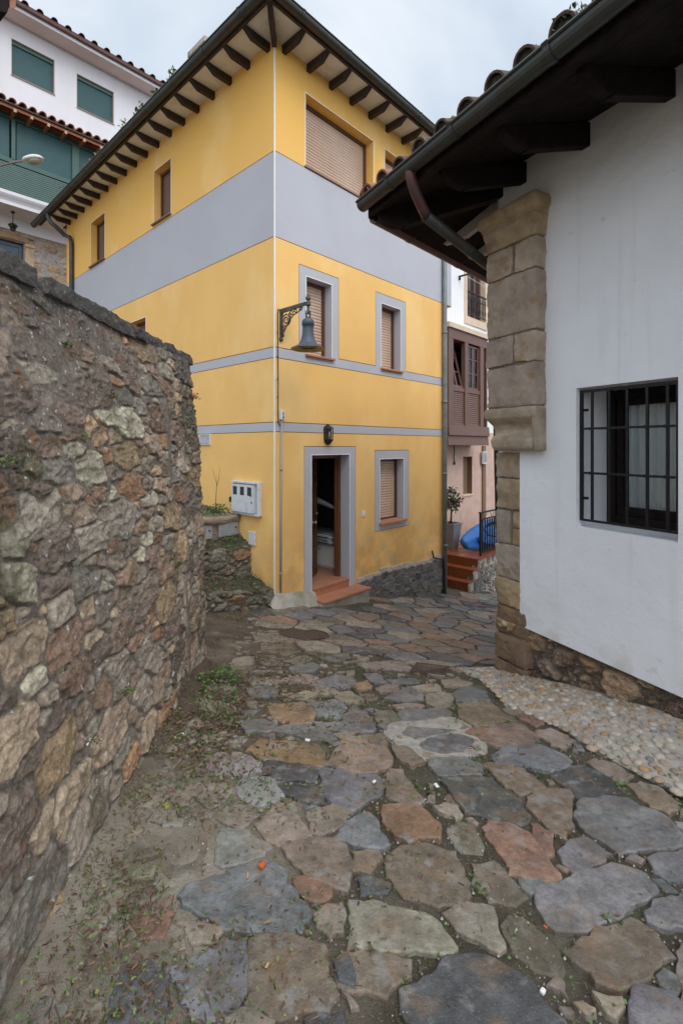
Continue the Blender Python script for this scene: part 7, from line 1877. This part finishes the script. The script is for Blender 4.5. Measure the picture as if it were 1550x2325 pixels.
# leaf litter: green clippings, dry stems and grit
mb = MB(); cl = []; rl_ = np.random.RandomState(77)
N_ = 11500; X = []
yy = np.exp(rl_.uniform(math.log(.95), math.log(7.2), N_ * 3)); xx = -.79 - .107 * yy + np.abs(rl_.normal(0, 1, N_ * 3)) * (.35 + .22 * yy * .5)
uni = rl_.rand(N_ * 3) < .14; xx[uni] = rl_.uniform(-1.2, 1.9, uni.sum()); yy[uni] = np.exp(rl_.uniform(math.log(1.0), math.log(5.5), uni.sum()))
den = fbm(xx * 2.2, yy * 2.2, 4, 3); keep = (rl_.rand(N_ * 3) < sst(den, .42, .62) + .07) & (xx > -.77 - .107 * yy)
xx, yy = xx[keep][:N_], yy[keep][:N_]
zz_ = gz(xx, yy)
dry_share = sst(yy, 2.4, 4.6)
for x, y, z, ds in zip(xx, yy, zz_, dry_share):
    q = V((x, y, 0)) - RW.O
    if q.dot(wN) < .05: continue
    if (V((x, y, 0)) - CO).dot(nR) < .05 and (V((x, y, 0)) - CO).dot(dR) > -.1: continue
    dry = rl_.rand() < .58 + .34 * ds
    a = rl_.uniform(0, 6.28); near = x < -.45 - .107 * y
    zb = z + rl_.uniform(.004, .022) + (.05 * math.exp(-max(0, x + .79 + .107 * y) / .22))
    if dry:
        L = rl_.uniform(.006, .026) * (1 + .5 * (y > 2.5)); w = rl_.uniform(.0008, .003) * (1 + .7 * (y > 2.5)); d = V((math.cos(a), math.sin(a), rl_.normal(0, .12))); s_ = V((-math.sin(a), math.cos(a), rl_.normal(0, .3))) * w; p = V((x, y, zb)); k = DRY[rl_.randint(4)]
        if rl_.rand() < .02: k = (.15, .05, .05)
        mb.add([p - s_, p + s_, p + d * L + s_ + V((0, 0, rl_.uniform(0, .008))), p + d * L - s_], [(0, 1, 2, 3)]); f = rl_.uniform(.7, 1.4); cl += [(k[0] * f, k[1] * f, k[2] * f, 1)] * 4
    else:
        L = rl_.uniform(.006, .017) * (1 + .4 * (y > 2.2)); p = V((x, y, zb)); d = V((math.cos(a), math.sin(a), rl_.normal(.1, .3))).normalized(); s_ = V((-math.sin(a), math.cos(a), rl_.normal(0, .4))).normalized(); k = GRN[rl_.randint(4)] if rl_.rand() < .94 else (.20, .20, .05)
        mb.add([p, p + d * L * .5 + s_ * L * .34, p + d * L, p + d * L * .5 - s_ * L * .34 + V((0, 0, .002))], [(0, 1, 2, 3)]); f = rl_.uniform(.7, 1.4); cl += [(k[0] * f, k[1] * f, k[2] * f, 1)] * 4
tag(mb.build('leaf_litter', m_leaf, col=cl, recalc=False), 'green clippings and dry stems strewn over the lane beside the wall', 'leaf litter', kind='stuff')
# grit: tiny pale stones in the joints
mb = MB(); cl = []
for _ in range(4200):
    y = math.exp(rl_.uniform(math.log(.95), math.log(4.5))); x = rl_.uniform(-1.3, 2.0)
    if x < -.75 - .107 * y: continue
    if (V((x, y, 0)) - RW.O).dot(wN) < .1: continue
    r = rl_.uniform(.0015, .0055); p = V((x, y, g1(x, y) + .010)); b = [p + V((r * rl_.uniform(.7, 1.3) * math.cos(t), r * math.sin(t), -r)) for t in (0, 1.57, 3.14, 4.71)]
    mb.add(b + [p + V((0, 0, r * .8))], [(0, 1, 4), (1, 2, 4), (2, 3, 4), (3, 0, 4)]); k = rl_.uniform(.15, .55); cl += [(k, k * .93, k * .84, 1)] * 5
tag(mb.build('grit', m_pebble, col=cl, recalc=False), 'loose pale grit scattered over the flagstones', 'grit', kind='stuff')

# rooted tufts along the joints and the foot of the wall
mb = MB(); cl = []; rt = np.random.RandomState(91); nt_ = 0
for _ in range(4000):
    y = math.exp(rt.uniform(math.log(1.05), math.log(6.4))); foot = rt.rand() < .35
    x = (-.79 - .107 * y + abs(rt.normal(0, .10))) if foot else rt.uniform(-1.3, 1.9)
    if x < -.77 - .107 * y: continue
    q = np.array([[x, y]])
    if not foot and any(np.hypot(c_[0] - x, c_[1] - y) < r_ and inpoly(q, pl)[0] for (pl, _k), c_, r_ in zip(stones, cen, rad_)): continue
    w3 = V((x, y, 0))
    if (w3 - RW.O).dot(wN) < .25 or ((w3 - CO).dot(nR) < .1 and (w3 - CO).dot(dR) > -.2) or inpoly(q, peb_poly)[0]: continue
    if vn(x * 1.6, y * 1.6, 71) < .45: continue
    leafset(rt.randint(3, 10), V((x, y, g1(x, y) + .004)), .022, .02, .016 + .004 * (y > 2), GRN if rt.rand() < .8 else DRY, rt, 1.0, (mb, cl), .3); nt_ += 1
    if nt_ > 520: break
tag(mb.build('ground_cover', m_leaf, col=cl, recalc=False), 'tiny green tufts rooted in the joints of the paving', 'ground cover', kind='stuff')
